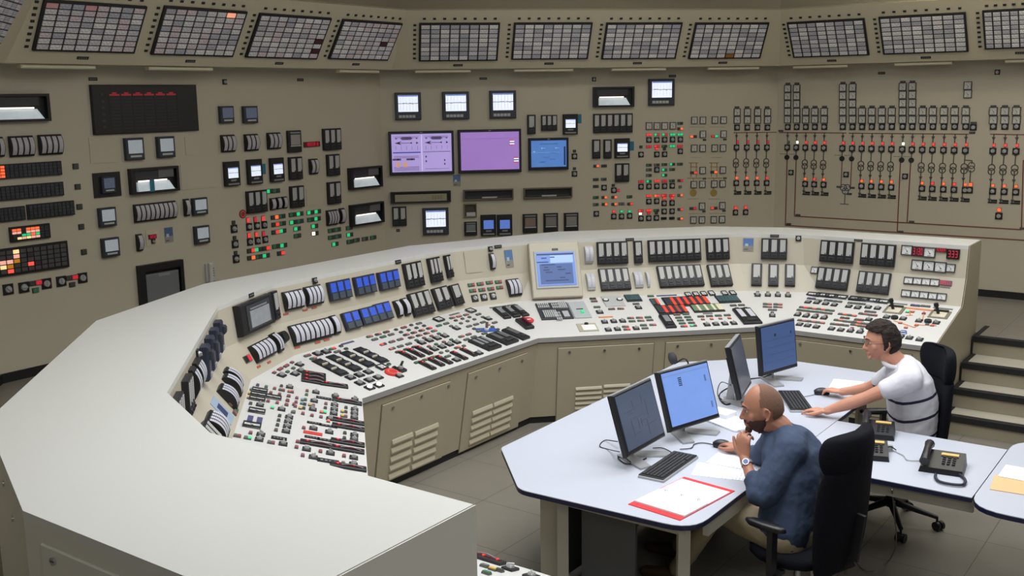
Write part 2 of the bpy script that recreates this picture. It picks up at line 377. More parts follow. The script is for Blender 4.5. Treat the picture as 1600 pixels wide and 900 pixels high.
# screws and access door on the near back / end
f = Fr(PL['back'][1], -dv(DIRS[0]), (0, 0, 1)); f.owner = CS[0]
a0, b0 = f.hit(66, 848); m = MB(); m.cbox(0, -.7, 1.3, 1.4, 0, .006, doorp); fl = (PL['back'][0] - PL['back'][1]).length
ob('access_door', m, CS[0], f.M(a0 - .66, b0 - 0, 0)) if False else None
f = Fr(PL['back'][0], dv(DIRS[0]), (0, 0, 1)); f = Fr(PL['back'][1], -dv(DIRS[0]), (0, 0, 1)); f.owner = CS[0]
a, b_ = f.hit(66, 848)
m = MB(); wd = min(1.3, fl - .3); m.box(0, wd, -(b_ - .12), 0, 0, .008, backp, .004)
dr = ob('access_door', m, CS[0], f.M(a, b_, 0))
m = MB(); m.cyl(0, 0, .014, .008, .016, chrome); m.cbox(0, 0, .018, .003, .016, .018, dark)
ax, bx_ = f.hit(88, 875); child('latch', m, dr, (ax - a, bx_ - b_, 0))
f = Fr(PL['back'][2], -dv(DIRS[1]), (0, 0, 1))
for p in ((6.5, 755), (20.5, 810)): m = MB(); m.cyl(0, 0, .012, 0, .006, chrome, 12); ax, bx_ = f.hit(*p); ob('screw', m, CS[1], f.M(ax, bx_, 0))
# louvred doors under the bench
louv = mat('louvre_paint', (184, 175, 152), .45)
def door(i, box, screws, lv):
    f = FK[i]; a, b, w, h = box; m = MB(); m.cbox(0, 0, w + .012, h + .012, 0, .003, seam); m.cbox(0, 0, w, h, .003, .01, doorp, .003)
    d = ob('access_door', m, CS[i], f.M(a, b))
    for p in screws: x, y = f.hit(*p); m = MB(); m.cyl(0, 0, .011, .01, .02, steel, 10); child('screw', m, d, (x - a, y - b, 0))
    for x0, y0, x1, y1, n in lv:
        la, lb, lw, lh = f.box(x0, y0, x1, y1)
        for k in range(n):
            y = lb + lh / 2 - lh * (k + .5) / n; hh = lh / n * .62; m = MB(); pr = [(-hh / 2, .01), (-hh / 2, .022), (-hh * .2, .024), (hh * .3, .016), (hh / 2, .0105)]
            vs = [(q, yy, z) for q in (-lw / 2, lw / 2) for yy, z in pr]; K = len(pr)
            m.add(vs, [(j, j + K, (j + 1) % K + K, (j + 1) % K) for j in range(K)] + [tuple(range(K))[::-1], tuple(range(K, 2 * K))], louv)
            child('louvre', m, d, (la - a, y - b, 0))
fk = FK[4]
door(4, fk.box(596.7, 633, 689, 714), [(612, 636), (657, 618), (699, 602)], [(611, 684, 636, 738, 5), (647, 671, 676, 720, 5)])
door(4, fk.box(731, 583.4, 808, 666), [(742, 588), (779, 574.5), (814, 562.5)], [(737, 640, 761, 683, 5), (770, 627, 793, 669, 5)])
fk = FK[6]
door(6, fk.box(872, 543.5, 1014, 654), [(889.5, 549), (944, 546.5), (998, 543.5)], [(899, 603, 938, 638, 5), (943, 599, 982, 634, 5)])
door(6, fk.box(1040.5, 534.5, 1177, 640), [(1058, 539.5), (1110.5, 537)], [(1066, 590, 1104, 620, 5), (1109, 588, 1146, 618, 5)])
fk = FK[8]
door(8, fk.box(1244, 531, 1424, 660), [(1251, 536.5), (1329.5, 547.5)], [])
# thin seams between the bench sheets
# ---------------------------------------------------------------- instrument kit
face = mat('meter_face', (196, 194, 186), .5); faceL = mat('meter_face_light', (214, 214, 212), .4)
scaleM = stripes('scale_strip', (188, 186, 190), (132, 130, 136), 90, 'Y', .3)
scaleW = stripes('scale_strip_white', (204, 204, 214), (156, 156, 170), 105, 'Y', .3)
scaleC = stripes('scale_strip_flat', (186, 186, 184), (140, 140, 142), 90, 'Y', .3)
blueL = mat('blue_display', (50, 82, 190), .3, emit=.35, noise=.35, nscale=60)
casedk = mat('navy_case', (38, 44, 62), .45); keyg = mat('key_pad', (120, 118, 116), .5, noise=.3, nscale=150)
knobm = mat('knob_silver', (176, 178, 178), .35, .3); red_off = mat('lens_red', (176, 88, 84), .4); green_off = mat('lens_green', (52, 110, 84), .4)
LC = {
 'r': mat('lit_red', (228, 62, 56), .4, emit=.8), 'R': mat('lit_red_dark', (190, 40, 52), .4, emit=.6), 'o': mat('lit_orange', (246, 104, 58), .4, emit=.9),
 'g': mat('lit_green', (40, 190, 120), .4, emit=.8), 'G': mat('lens_green_dim', (52, 112, 80), .4, emit=.05), 'd': mat('lens_dark', (62, 66, 60), .5),
 'k': black, 'w': mat('lit_white', (250, 240, 225), .4, emit=1.5), 'y': mat('lens_yellow', (214, 176, 84), .5), 'b': mat('lens_blue', (74, 78, 118), .5),
 'c': mat('lens_cyan', (120, 160, 172), .5), 't': mat('lens_teal', (60, 104, 108), .5), 'p': mat('lens_pink', (206, 124, 116), .5), 'P': mat('lens_rose', (150, 78, 84), .5),
 'e': mat('lens_grey', (104, 108, 100), .5), 'm': mat('lens_mauve', (146, 84, 112), .5), 's': mat('lens_salmon', (232, 120, 92), .5, emit=.15), 'n': mat('lens_brown', (96, 84, 70), .5)}
def place(F, name, me, a, b, label=None, cat=None, group=None, lift=0, rot=0):
    if F.owner is not None: return ob(name, me, F.owner, F.M(a, b, lift, rot), label)
    return ob(name, me, None, F.M(a, b, lift, rot), label, cat or name.replace('_', ' '), group)
def rq(v, q=.004): return round(v / q) * q

def arc_shell(w, h, d0, bulge, n=8, y0=None, y1=None):
    """curved front surface points (y,z)"""
    y0 = -h / 2 if y0 is None else y0; y1 = h / 2 if y1 is None else y1
    return [(y0 + (y1 - y0) * i / n, d0 + bulge * (1 - (2 * (y0 + (y1 - y0) * i / n) / h) ** 2)) for i in range(n + 1)]
def bank_arc(F, box, n, L=None, light=False, grp=None, name='edgewise_meter_bank'):
    a, b, w, h = box; w, h = rq(w), rq(h); d, bl = .02, h * .2
    def body():
        m = MB(); pr = arc_shell(w, h, d, bl); P = [(-h / 2, 0)] + pr + [(h / 2, 0)]; K = len(P)
        vs = [(x, y, z) for x in (-w / 2, w / 2) for y, z in P]
        return m.add(vs, [(i, i + K, (i + 1) % K + K, (i + 1) % K) for i in range(K)] + [tuple(range(K)), tuple(range(2 * K - 1, K - 1, -1))], lgrey if light else black)
    sw = w / n
    def strip():
        m = MB(); pr = arc_shell(w, h, d + .004, bl, 8, -h * .4, h * .42); x = sw * .36; K = len(pr)
        vs = [(q, y, z) for q in (-x, x) for y, z in pr]
        return m.add(vs, [(i, i + K, i + 1 + K, i + 1) for i in range(K - 1)], scaleW if (light or F.owner) else scaleM, True)
    root = place(F, name, cached(('edgewise_meter_bank', w, h, light), body), a, b, L, 'meter', grp)
    me = cached(('scale_strip', w, h, n, light, bool(F.owner)), strip)
    for i in range(n): child('scale_strip', me, root, (-w / 2 + sw * (i + .5), 0, 0))
    return root
def bank_flat(F, box, n, L=None, grp=None, style=0, name='vertical_indicator_bank'):
    a, b, w, h = box; w, h = rq(w), rq(h)
    def body():
        m = MB(); m.cbox(0, 0, w, h, 0, .035, black if style != 1 else casedk, .004); return m
    sw = w / n; st = scaleC
    if style == 1: st = blueL
    def strip():
        m = MB()
        if style == 1:
            m.cbox(0, h * .17, sw * .72, h * .48, .03, .038, st); m.cbox(0, -h * .28, sw * .74, h * .34, .03, .04, keyg2)
        else:
            m.cbox(0, h * .14, sw * .62, h * .58, .03, .038, st); m.cbox(sw * .2, -h * .12, sw * .1, h * .06, .035, .042, black)
        return m
    def unit():
        m = MB(); m.cbox(0, -h * .34, sw * .7, h * .2, .03, .04, dark, .003); m.cbox(0, -h * .33, sw * .4, h * .05, .04, .046, black); return m
    root = place(F, name, cached(('vertical_indicator_bank', w, h, style), body), a, b, L, 'indicator', grp)
    me = cached(('scale_strip_flat', w, h, n, style, bool(F.owner)), strip); mu = cached(('control_station', w, h, n), unit)
    for i in range(n):
        x = -w / 2 + sw * (i + .5); child('display' if style == 1 else 'scale_strip', me, root, (x, 0, 0))
        if style != 1: child('control_station', mu, root, (x, 0, 0))
    return root
keyg2 = mat('key_pad_dark', (66, 76, 86), .5, noise=.4, nscale=120)
scrw = mat('screen_white', (225, 232, 255), .3, emit=.85, noise=.12, nscale=40)
scrb = mat('screen_blue', (90, 120, 200), .3, emit=.6, noise=.1, nscale=30)
scrt = mat('screen_pale', (168, 176, 184), .3, emit=.3, noise=.25, nscale=90)
trace = mat('trace_line', (90, 110, 120), .5)
bezb = mat('bezel_slate', (46, 52, 62), .45)
def recorder(F, box, L=None, grp=None, kind='big', name='chart_recorder'):
    a, b, w, h = box; w, h = rq(w), rq(h)
    def body():
        m = MB(); m.cbox(0, 0, w, h, 0, .04, black if kind in ('black', 'blackblue') else bezb, .006); return m
    root = place(F, name, cached(('recorder', w, h, kind), body), a, b, L, 'recorder', grp)
    m = MB(); sc = {'big': scrw, 'pale': scrt, 'black': scrw, 'blackblue': scrb, 'small': mat('screen_grey', (92, 100, 122), .3, emit=.25, noise=.2, nscale=80)}[kind]
    sw, sh, sy = (w * .76, h * .6, h * .1) if kind in ('big', 'pale', 'small') else (w * .66, h * .42, h * .04)
    m.cbox(0, sy, sw, sh, .036, .044, sc)
    child('screen', m, root)
    if kind == 'big' or kind == 'black':
        m = MB(); m.cbox(0, sy, sw * .96, sh * .02, .044, .046, trace)
        for i in range(9): m.cbox(-sw * .45 + sw * .9 * i / 8, sy + random.uniform(-.02, .02) * sh, sw * .1, sh * .03, .044, .0465, trace)
        m.cbox(0, sy + sh * .46, sw * .98, sh * .07, .044, .046, scrb)
        for i in range(6): m.cbox(-sw * .4 + sw * .8 * i / 5, sy, sw * .008, sh * .84, .044, .0455, LC['c'])
        child('chart_trace', m, root)
    m = MB()
    if kind == 'big':
        for i in range(5): m.cbox(-w * .05 - w * .26 + w * .13 * i, -h * .37, w * .11, h * .1, .038, .045, lgrey)
    elif kind in ('pale', 'small'): m.cbox(0, -h * .33, w * .6, h * .09, .038, .045, lgrey)
    else:
        m.cbox(0, -h * .27, w * .36, h * .07, .038, .045, grey); m.cbox(0, -h * .42, w * .74, h * .07, .038, .045, grey)
    child('button_strip', m, root); return root
def wide_chart(F, box, L=None, grp=None, shade=True, name='strip_chart_recorder'):
    a, b, w, h = box; m = MB(); t = .02
    m.box(-w / 2, w / 2, -h / 2, h / 2, 0, .008, black)
    for x0, x1, y0, y1 in ((-w / 2, w / 2, h / 2 - t, h / 2), (-w / 2, w / 2, -h / 2, -h / 2 + t), (-w / 2, -w / 2 + t * 2.2, -h / 2 + t, h / 2 - t), (w / 2 - t * 1.2, w / 2, -h / 2 + t, h / 2 - t)): m.box(x0, x1, y0, y1, .008, .05, black)
    root = place(F, name, m, a, b, L, 'recorder', grp)
    m = MB(); m.cbox(-w * .06, h * .24, w * .8, h * .34, .01, .03, dark); child('cover', m, root)
    if shade:
        m = MB(); m.cbox(w * .24, h * .26, w * .32, h * .36, .03, .035, mat('control_plate', (96, 94, 98), .5, noise=.3, nscale=60)); child('control_plate', m, root)
    m = MB(); m.add([(-w * .36, -h * .05, .03), (w * .3, -h * .05, .03), (w * .4, -h * .42, .045), (-w * .36, -h * .42, .045), (-w * .36, -h * .05, .01), (w * .3, -h * .05, .01), (w * .4, -h * .42, .01), (-w * .36, -h * .42, .01)],
                    [(0, 3, 2, 1), (4, 5, 6, 7), (0, 1, 5, 4), (1, 2, 6, 5), (2, 3, 7, 6), (3, 0, 4, 7)], mat('lit_paper', (196, 206, 212), .6, emit=.36, noise=.25, nscale=9)); child('chart_paper', m, root)
    m = MB(); m.seg((-w * .35, -h * .01, .04), (w * .24, -h * .01, .04), .006, .006, LC['w']); child('tube_lamp', m, root); return root
def meter(F, a, b, w, h, L=None, grp=None, light=False, style=0, name='square_meter'):
    w, h = rq(w), rq(h)
    def body():
        m = MB(); t = w * .08; z = .018
        m.cbox(0, 0, w, h, 0, z * .6, faceL if light else face)
        for x0, x1, y0, y1 in ((-w / 2, w / 2, h / 2 - t, h / 2), (-w / 2, w / 2, -h / 2, -h / 2 + t), (-w / 2, -w / 2 + t, -h / 2 + t, h / 2 - t), (w / 2 - t, w / 2, -h / 2 + t, h / 2 - t)): m.box(x0, x1, y0, y1, 0, z, dark)
        return m
    root = place(F, name, cached(('square_meter', w, h, light), body), a, b, L, 'meter', grp)
    def needle():
        m = MB(); s = min(w, h); z = .0115
        m.bar((s * .05, -s * .12, z), (-s * .16, s * .16, z), s * .035, .002, black); m.cyl(s * .05, -s * .12, s * .06, z - .001, z + .003, dark, 8)
        pts = [(-w * .34, -h * .02), (-w * .3, h * .18), (-w * .12, h * .3), (w * .12, h * .3), (w * .3, h * .18), (w * .34, -h * .02)]
        for p, q in zip(pts, pts[1:]): m.bar((*p, z), (*q, z), s * .02, .0015, grey)
        m.cbox(0, -h * .32, w * .3, h * .05, z - .001, z + .001, grey); return m
    child('needle_and_scale', cached(('needle', w, h), needle), root); return root
def switch(F, a, b, s, L=None, grp=None, lit=None, name='rotary_switch', ang=None):
    s = rq(s, .003)
    root = place(F, name, cached(('switch_base', s), lambda: MB().cbox(0, 0, s, s, 0, .012, black, .003)), a, b, L, 'switch', grp)
    def kn():
        m = MB(); k = LC['w'] if lit else knobm
        m.cyl(0, 0, s * .33, .012, .022, k, 16, s * .28)
        if not lit: m.cbox(0, 0, s * .13, s * .56, .022, .03, k, .002)
        return m
    o = child('knob', cached(('knob', s, lit), kn), root); o.rotation_euler.z = random.choice((0, .7, -.7, 1.57, 0)) if ang is None else ang
    return root
def lamps(F, a, b, cols, w, h, L=None, grp=None, name='indicator_lamp', gap=0):
    """row of lenses in one housing"""
    w, h = rq(w, .003), rq(h, .003); n = len(cols)
    root = place(F, name, cached(('lamp_housing', w, h), lambda: MB().cbox(0, 0, w, h, 0, .008, dark if F.owner is None else mat('housing_grey', (88, 88, 84), .5))), a, b, L, 'indicator lamp', grp)
    for i, c in enumerate(cols):
        lw = w / n * .86; me = cached(('lens', rq(lw, .002), rq(h, .002), c), lambda: MB().cbox(0, 0, lw, h * .84, .008, .014, LC[c], .002))
        child('lens', me, root, (-w / 2 + w / n * (i + .5), 0, 0))
    return root
def plate(F, a, b, w, h, m=None, L=None, grp=None, name='name_plate', d=.004, cat='name plate'):
    w, h = rq(w, .004), rq(h, .003); m = m or black
    def f():
        q = MB(); q.cbox(0, 0, w, h, 0, d, m)
        if m is black or m is dark:
            for i in range(4): q.cbox(-w * .3 + w * .2 * i, 0, w * .12, h * .28, d, d + .001, grey)
        return q
    return place(F, name, cached(('plate', w, h, m.name), f), a, b, L, cat, grp)
def stack(F, box, m, d, name, L=None, cat=None, grp=None, bv=0):
    a, b, w, h = box; q = MB(); q.cbox(0, 0, w, h, 0, d, m, bv); return place(F, name, q, a, b, L, cat, grp)
def tilegrid(F, box, rows, cols, frame, tiles, pick, L=None, grp=None, t=.014, gap=.22, name='annunciator_panel'):
    a, b, w, h = box; m = MB(); m.cbox(0, 0, w, h, 0, .02, frame)
    root = place(F, name, m, a, b, L, 'annunciator', grp)
    iw, ih = w - 2 * t, h - 2 * t; cw, ch = iw / cols, ih / rows
    for r in range(rows):
        for c in range(cols):
            k = pick(r, c); mm = tiles[k]
            me = cached(('tile', rq(cw, .002), rq(ch, .002), mm.name), lambda: MB().cbox(0, 0, cw - ch * gap * 1.3, ch * (1 - gap), .02, .026, mm))
            child('tile', me, root, (-iw / 2 + cw * (c + .5), ih / 2 - ch * (r + .5), 0))
    return root
# ---------------------------------------------------------------- things on the boards and hood
ORD = ['first', 'second', 'third', 'fourth', 'fifth', 'sixth', 'seventh', 'eighth', 'ninth', 'tenth', 'eleventh', 'twelfth', 'thirteenth', 'fourteenth', 'fifteenth', 'sixteenth', 'seventeenth', 'eighteenth', 'nineteenth', 'twentieth', 'twenty-first', 'twenty-second', 'twenty-third', 'twenty-fourth', 'twenty-fifth']
NUMW = ['zero', 'one', 'two', 'three', 'four', 'five', 'six', 'seven', 'eight', 'nine']
wl, wc, wr = WF['L'], WF['C'], WF['R']
# annunciator panels on the hood
tg = [stripes('tile_%d' % i, c, tuple(int(v * .62) for v in c), 75, 'Y', .35, noise=90) for i, c in enumerate([(226, 224, 226), (208, 206, 212), (184, 184, 194), (238, 236, 236), (220, 204, 210)])]
tg += [mat('tile_salmon', (255, 170, 140), .5, emit=.6), mat('tile_dark_red', (74, 28, 30), .5), mat('tile_brown', (140, 92, 40), .5, emit=.08), mat('tile_pink', (214, 160, 164), .5)]
lit = {('L', 0): {(0, 0): 8, (0, 3): 8, (2, 6): 4, (0, 4): 4, (5, 0): 4}, ('L', 1): {(0, 6): 5}, ('L', 2): {(4, 7): 6, (6, 7): 6}, ('L', 3): {(4, 6): 6}, ('C', 3): {(7, 4): 7}}
LIT_TXT = {('L', 1): 'with one salmon tile lit near its top right', ('L', 2): 'with two dark red tiles at its right edge', ('L', 3): 'with one dark red tile, nearest the left corner', ('C', 3): 'with one brown tile in its bottom row',
           ('L', 0): 'with pinkish tiles, near the top left corner', ('C', 0): 'just right of the left corner of the hood', ('C', 1): 'above the three paper-white recorders', ('C', 2): 'above the monitor-lit centre of the back board',
           ('R', 0): 'just right of the right corner of the hood', ('R', 1): 'second one right of the right hood corner', ('R', 2): 'cut by the right edge of the view'}
AN = {'L': [((67.5, -2), (208, 82)), ((256, 8), (362, 87.5)), ((405, 19.5), (493, 91.5)), ((535, 29), (604, 93.5))],
      'C': [((655, 35.5), (777, 93.5)), ((803, 35), (918, 91)), ((947, 35), (1055, 90.5)), ((1086, 35), (1187, 90))],
      'R': [((1230, 34.5), (1359, 85)), ((1373, 26), (1514, 79.5)), ((1535, 16), (1652, 72))]}
for k, L in AN.items():
    f = HF[k]; side = {'L': 'left', 'C': 'back', 'R': 'right'}[k]
    for i, (p, q) in enumerate(L):
        bx = f.box(*p, *q); sp = lit.get((k, i), {}); rnd = random.Random(i * 7 + ord(k))
        tilegrid(f, bx, 8, 8, black, tg, lambda r, c: sp.get((r, c), rnd.choice((0, 0, 1, 2, 3, 1, 4 if k == 'L' else 2))),
                 'grey-tiled alarm panel on the %s hood, %s' % (side, LIT_TXT[(k, i)]), 'alarm panels along the hood')
        a, b, w, h = bx
        # numbered tabs along the top and left edges, name plate below
        m = MB()
        for j in range(8):
            m.cbox(-w / 2 + w * (j + .5) / 8, h / 2 + .045, .03, .02, 0, .006, black); m.cbox(-w / 2 - .045, h / 2 - h * (j + .5) / 8, .03, .02, 0, .006, black)
        ob('number_tabs', m, None, f.M(a, b), 'black number tabs edging the alarm panel %s' % LIT_TXT[(k, i)], 'number tabs', 'tab rows round the alarm panels')
        plate(f, a - .0, b - h / 2 - .06, .1, .024, black, 'small black plate under the alarm panel %s' % LIT_TXT[(k, i)], 'plates under the alarm panels')
f = HF['N']; qa, qb = f.hit(33, 0); _, q0 = f.hit(0, 57)
tilegrid(f, (f.L - (HF['N'].L - qa) - .42, .31, .84, .44), 8, 8, black, tg, lambda r, c: 1 + (r + c) % 2, 'dark sliver of an alarm panel in the top left corner of the view', 'alarm panels along the hood')
# slim lamp covers under the hood lip
for k, spans in {'L': [(30, 147), (230, 330), (528, 590)], 'C': [(648, 735), (803, 895), (955, 1040), (1105, 1185)], 'R': [(1240, 1325), (1398, 1488), (1570, 1640)]}.items():
    for j, (x0, x1) in enumerate(spans):
        f = WF[k]; g = Fr(f.P(0, ZS - .028, FW - .06), f.u, f.v); a0 = g.hit(x0, 106)[0]; a1 = g.hit(x1, 106)[0]; m = MB()
        m.cbox(0, 0, a1 - a0, .03, -.03, .03, mat('lamp_cover', (206, 198, 172), .4), .008)
        ob('lamp_cover', m, None, g.M((a0 + a1) / 2, .008), 'slim pale lamp cover under the hood lip, %s from the left on the %s side' % (ORD[j], {'L': 'left', 'C': 'back', 'R': 'right'}[k]), 'lamp cover', 'lamp covers under the hood')

# ------------------------------------------------ left board
F = wl
def B(x0, y0, x1, y1): return F.box(x0, y0, x1, y1)
wide_chart(F, B(-28, 147, 75.5, 189), 'wide black chart recorder with lit paper at the upper left edge', 'wide chart recorders', False)
bx = B(138.5, 132.5, 308.5, 204); a, b, w, h = bx; m = MB(); m.cbox(0, 0, w, h, 0, .03, black, .006)
led = place(F, 'indicator_board', m, a, b, 'large black glass board with red headings over grey tables', 'display board')
m = MB(); gl = mat('led_grey', (50, 50, 50), .5)
for r in range(10):
    for c in range(6): m.cbox(-w * .3 + w * .107 * c, h * .22 - h * .068 * r, w * .085, h * .012, .03, .032, gl)
for r in range(6): m.cbox(-w * .41, h * .3 - h * .13 * r, w * .03, h * .05, .03, .032, gl)
for c in range(7): m.cbox(-w * .35 + w * .107 * c, -h * .05, w * .004, h * .62, .03, .032, gl)
child('table_lines', m, led)
m = MB()
for c in range(6): m.cbox(-w * .3 + w * .107 * c, h * .295, w * .09, h * .035, .03, .032, mat('led_red', (150, 30, 44), .4, emit=.35)); m.cbox(-w * .3 + w * .107 * c, h * .33, w * .04, h * .03, .03, .032, MATS['led_red'])
child('red_headings', m, led)
for x0, y0, x1, y1, t in ((138, 121, 152, 126, 'above the black glass board'), (464, 122.5, 474, 127, 'high on the left board near the corner')):
    plate(F, *B(x0, y0, x1, y1), black, 'small black name plate ' + t)
switch(F, *B(347, 124, 354, 132)[:3], 'tiny black key switch above the pair of small recorders')
for i, (x0, y0, x1, y1) in enumerate(((340, 166, 363, 192), (377, 166, 400, 192))):
    recorder(F, B(x0, y0, x1, y1), 'small dim blue square recorder, %s of the upper pair' % ('left', 'right')[i], 'dim square recorders', 'small')
for i, (x0, y0, x1, y1) in enumerate(((-34, 215, 5, 245), (11.5, 213, 51.5, 243.5), (57.5, 211, 96, 240.5))):
    bank_arc(F, B(x0, y0, x1, y1), 4, 'bank of four curved meters at the far left, ' + ('cut by the view edge', 'middle of the row of three', 'right of the row of three')[i], grp='curved meters of the left board')
for i, (x0, y0, x1, y1) in enumerate(((191.5, 216, 223, 249), (242, 214, 271, 245))):
    recorder(F, B(x0, y0, x1, y1), 'black-cased recorder with grey screen under the glass board, ' + ('left', 'right')[i], 'recorders under the glass board', 'pale')
dkt = [mat('dark_tile', (48, 50, 58), .5), mat('dark_tile_b', (56, 58, 66), .5), LC['o'], mat('tile_cream', (255, 214, 150), .5, emit=.9), mat('tile_pale', (244, 176, 160), .5, emit=.7), mat('tile_amber', (200, 132, 30), .5, emit=.4),
       mat('tile_red', (240, 80, 70), .5, emit=.9), LC['g'], mat('tile_grey', (76, 74, 76), .5), mat('tile_maroon', (66, 46, 48), .5)]
rnd = random.Random(3)
tilegrid(F, B(-26, 258.6, 95.5, 273), 4, 17, black, dkt, lambda r, c: 2 if c in (2, 3) else rnd.choice((0, 1)), 'long dark tile strip with orange tiles lit at its left end', 'dark tile strips', .008)
tilegrid(F, B(-26, 293.4, 98.5, 305), 4, 17, black, dkt, lambda r, c: rnd.choice((0, 1)), 'long unlit dark tile strip, middle of three stacked', 'dark tile strips', .008)
tilegrid(F, B(-26, 327.5, 38.7, 343), 4, 9, black, dkt, lambda r, c: rnd.choice((0, 1)), 'short dark tile strip at the view edge, lowest strip, left half', 'dark tile strips', .008)
tilegrid(F, B(40.2, 319.8, 115.4, 335.2), 4, 11, black, dkt, lambda r, c: rnd.choice((0, 1)), 'dark tile strip, lowest strip, right half', 'dark tile strips', .008)
G4 = ['22.222..', '44.2222.', '...7762.', '.355522.'.replace('5', '3')]
G4 = ['22.222..', '44.444..', '..7772..'.replace('7772', '7727'), '.3433...'.replace('3433...', '343344.'[:7])]
G4 = ['22.222..', '44.444..', '..77.27.'.replace('.27', '27.')[:8], '.34344..']
tilegrid(F, B(12.8, 355.4, 77.6, 371), 4, 8, black, dkt, lambda r, c: {'.': 0, '2': 2, '3': 3, '4': 4, '7': 7}[(G4[r] + '........')[c]], 'small tile block glowing orange and green', 'lit tile blocks', .014)
G5 = {(0, 3): 3, (1, 3): 4, (2, 3): 5, (2, 1): 4, (2, 2): 4, (3, 1): 3, (3, 2): 5, (4, 2): 6, (3, 5): 6, (3, 6): 9, (1, 5): 9}
tilegrid(F, B(-20, 391.5, 106.7, 416.6), 5, 11, black, dkt, lambda r, c: G5.get((r, c), 8), 'large dark tile panel with a few cream, amber and red tiles lit', 'lit tile blocks', .016)
for i, (x, y) in enumerate(((12.3, 452), (36.8, 448.9), (72.2, 443), (95.2, 439.4), (128.5, 434))):
    switch(F, *F.hit(x, y), .085, 'black rotary switch under the large tile panel, %s from the left' % ORD[i], 'switches under the tile panel')
for x, y, c, t in ((54.8, 442, 'dR', 'left'), (111.8, 433.6, 'dR', 'right')): lamps(F, *F.hit(x, y), c, .11, .04, 'half-red lamp pair under the large tile panel, ' + t, 'lamps under the tile panel')
for x, y, c, t in ((55.2, 453.4, 'G', 'dark green'), (112.4, 444.5, 'd', 'unlit')): lamps(F, *F.hit(x, y), c, .055, .04, '%s square lamp below a half-red lamp pair' % t, 'lamps under the tile panel')
for i, (x, y) in enumerate(((117.7, 259.9), (121, 291.8), (123.7, 323), (126.6, 354.2), (130.7, 393.5))):
    lamps(F, *F.hit(x, y), 'd', .05, .045, 'small dark square lamp in the column right of the tile strips, %s from the top' % ORD[i], 'square lamps beside the tile strips')
bx = B(143.5, 271, 189, 305.5); a, b, w, h = bx; rr = recorder(F, (a, b, w * .5, h * .68), 'small recorder set in a black plate left of the wide chart recorder', None, 'small')
m = MB()
m.cbox(0, 0, w, h, -.001, .012, black); child('surround_plate', m, rr)
wide_chart(F, B(198.5, 264, 276.5, 297), 'wide chart recorder with lit paper crossed by a teal note, left board', 'wide chart recorders')
stack(Fr(F.P(0, 0, .05), F.u, F.v), Fr(F.P(0, 0, .05), F.u, F.v).box(233.5, 281, 242, 299), mat('teal_paper', (40, 112, 132), .7), .003, 'paper_note', 'teal paper note stuck across the lit chart paper', 'note')
bank_arc(F, B(207, 320, 273.7, 340), 9, 'bank of nine curved meters below the note-marked chart recorder', grp='curved meters of the left board')
bank_arc(F, B(285, 311, 294.6, 337), 1, 'single curved meter beside a small pale recorder', grp='curved meters of the left board')
bank_arc(F, B(211, 366, 221.4, 391.5), 1, 'single curved meter left of the red digital readout', grp='curved meters of the left board')
for x0, y0, x1, y1, t in ((297.5, 310, 321.7, 334, 'right of the single curved meter'), (151, 325.5, 179.5, 352, 'left of the nine-meter bank'), (156, 373, 184.5, 398.5, 'lowest on the left'), (301, 354, 325, 378.5, 'right of the blue notice')):
    recorder(F, B(x0, y0, x1, y1), 'small slate-cased recorder with pale screen, ' + t, 'pale square recorders', 'pale')
def digital(F, bx, digits, L, grp='red digital readouts', c='lcd_red', back=None):
    a, b, w, h = bx; m = MB(); m.cbox(0, 0, w, h, 0, .015, back or mat('readout_maroon', (84, 18, 30), .3, emit=.15))
    r = place(F, 'digital_readout', m, a, b, L, 'readout', grp)
    s = MB(); mm = mat(c, (200, 40, 66), .4, emit=.55); n = digits; dw = w * .8 / n
    for i in range(n):
        x = -w * .4 + dw * (i + .5); q = random.choice(('abcdefg', 'bc', 'abged', 'abgcd', 'acdfg', 'abcdfg', 'abcdef'))
        S = {'a': (0, .3, .6, .07), 'g': (0, 0, .6, .07), 'd': (0, -.3, .6, .07), 'b': (.25, .15, .12, .26), 'c': (.25, -.15, .12, .26), 'f': (-.25, .15, .12, .26), 'e': (-.25, -.15, .12, .26)}
        for k in q: cx, cy, sw, sh = S[k]; s.cbox(x + cx * dw, cy * h, sw * dw, sh * h, .015, .017, mm)
    child('digits', s, r); return r
a, b, w, h = B(227, 361, 250, 382); m = MB(); m.cbox(0, 0, w, h, 0, .004, mat('panel_cream', (190, 180, 156), .5)); place(F, 'readout_panel', m, a, b, 'pale riveted plate holding a red readout and a knob', 'plate')
F2 = Fr(F.P(0, 0, .004), F.u, F.v)
digital(F2, F.box(231, 367, 243, 372), 4, 'tiny red readout on the pale riveted plate'); switch(F2, *F.hit(238.7, 377), .04, 'tiny black knob under the tiny red readout')
def notice(F, bx, L, top=(92, 120, 168), bot=(176, 180, 176)):
    a, b, w, h = bx; m = MB(); m.cbox(0, 0, w, h, 0, .003, mat('notice_paper', bot, .6))
    r = place(F, 'printed_notice', m, a, b, L, 'notice'); m = MB()
    m.cbox(0, h * .2, w * .96, h * .56, .003, .004, mat('notice_blue%d' % top[0], top, .6, noise=.2, nscale=60)); m.cbox(-w * .15, -h * .02, w * .3, h * .2, .004, .005, mat('notice_pale', (170, 190, 200), .6))
    m.cbox(w * .1, -h * .28, w * .5, h * .03, .003, .004, grey); m.cbox(-w * .2, -h * .36, w * .36, h * .05, .003, .004, dark); child('print', m, r)
notice(F, B(256, 356, 271, 378), 'blue and white printed notice right of the tiny red readout', (70, 92, 130), (140, 138, 130))
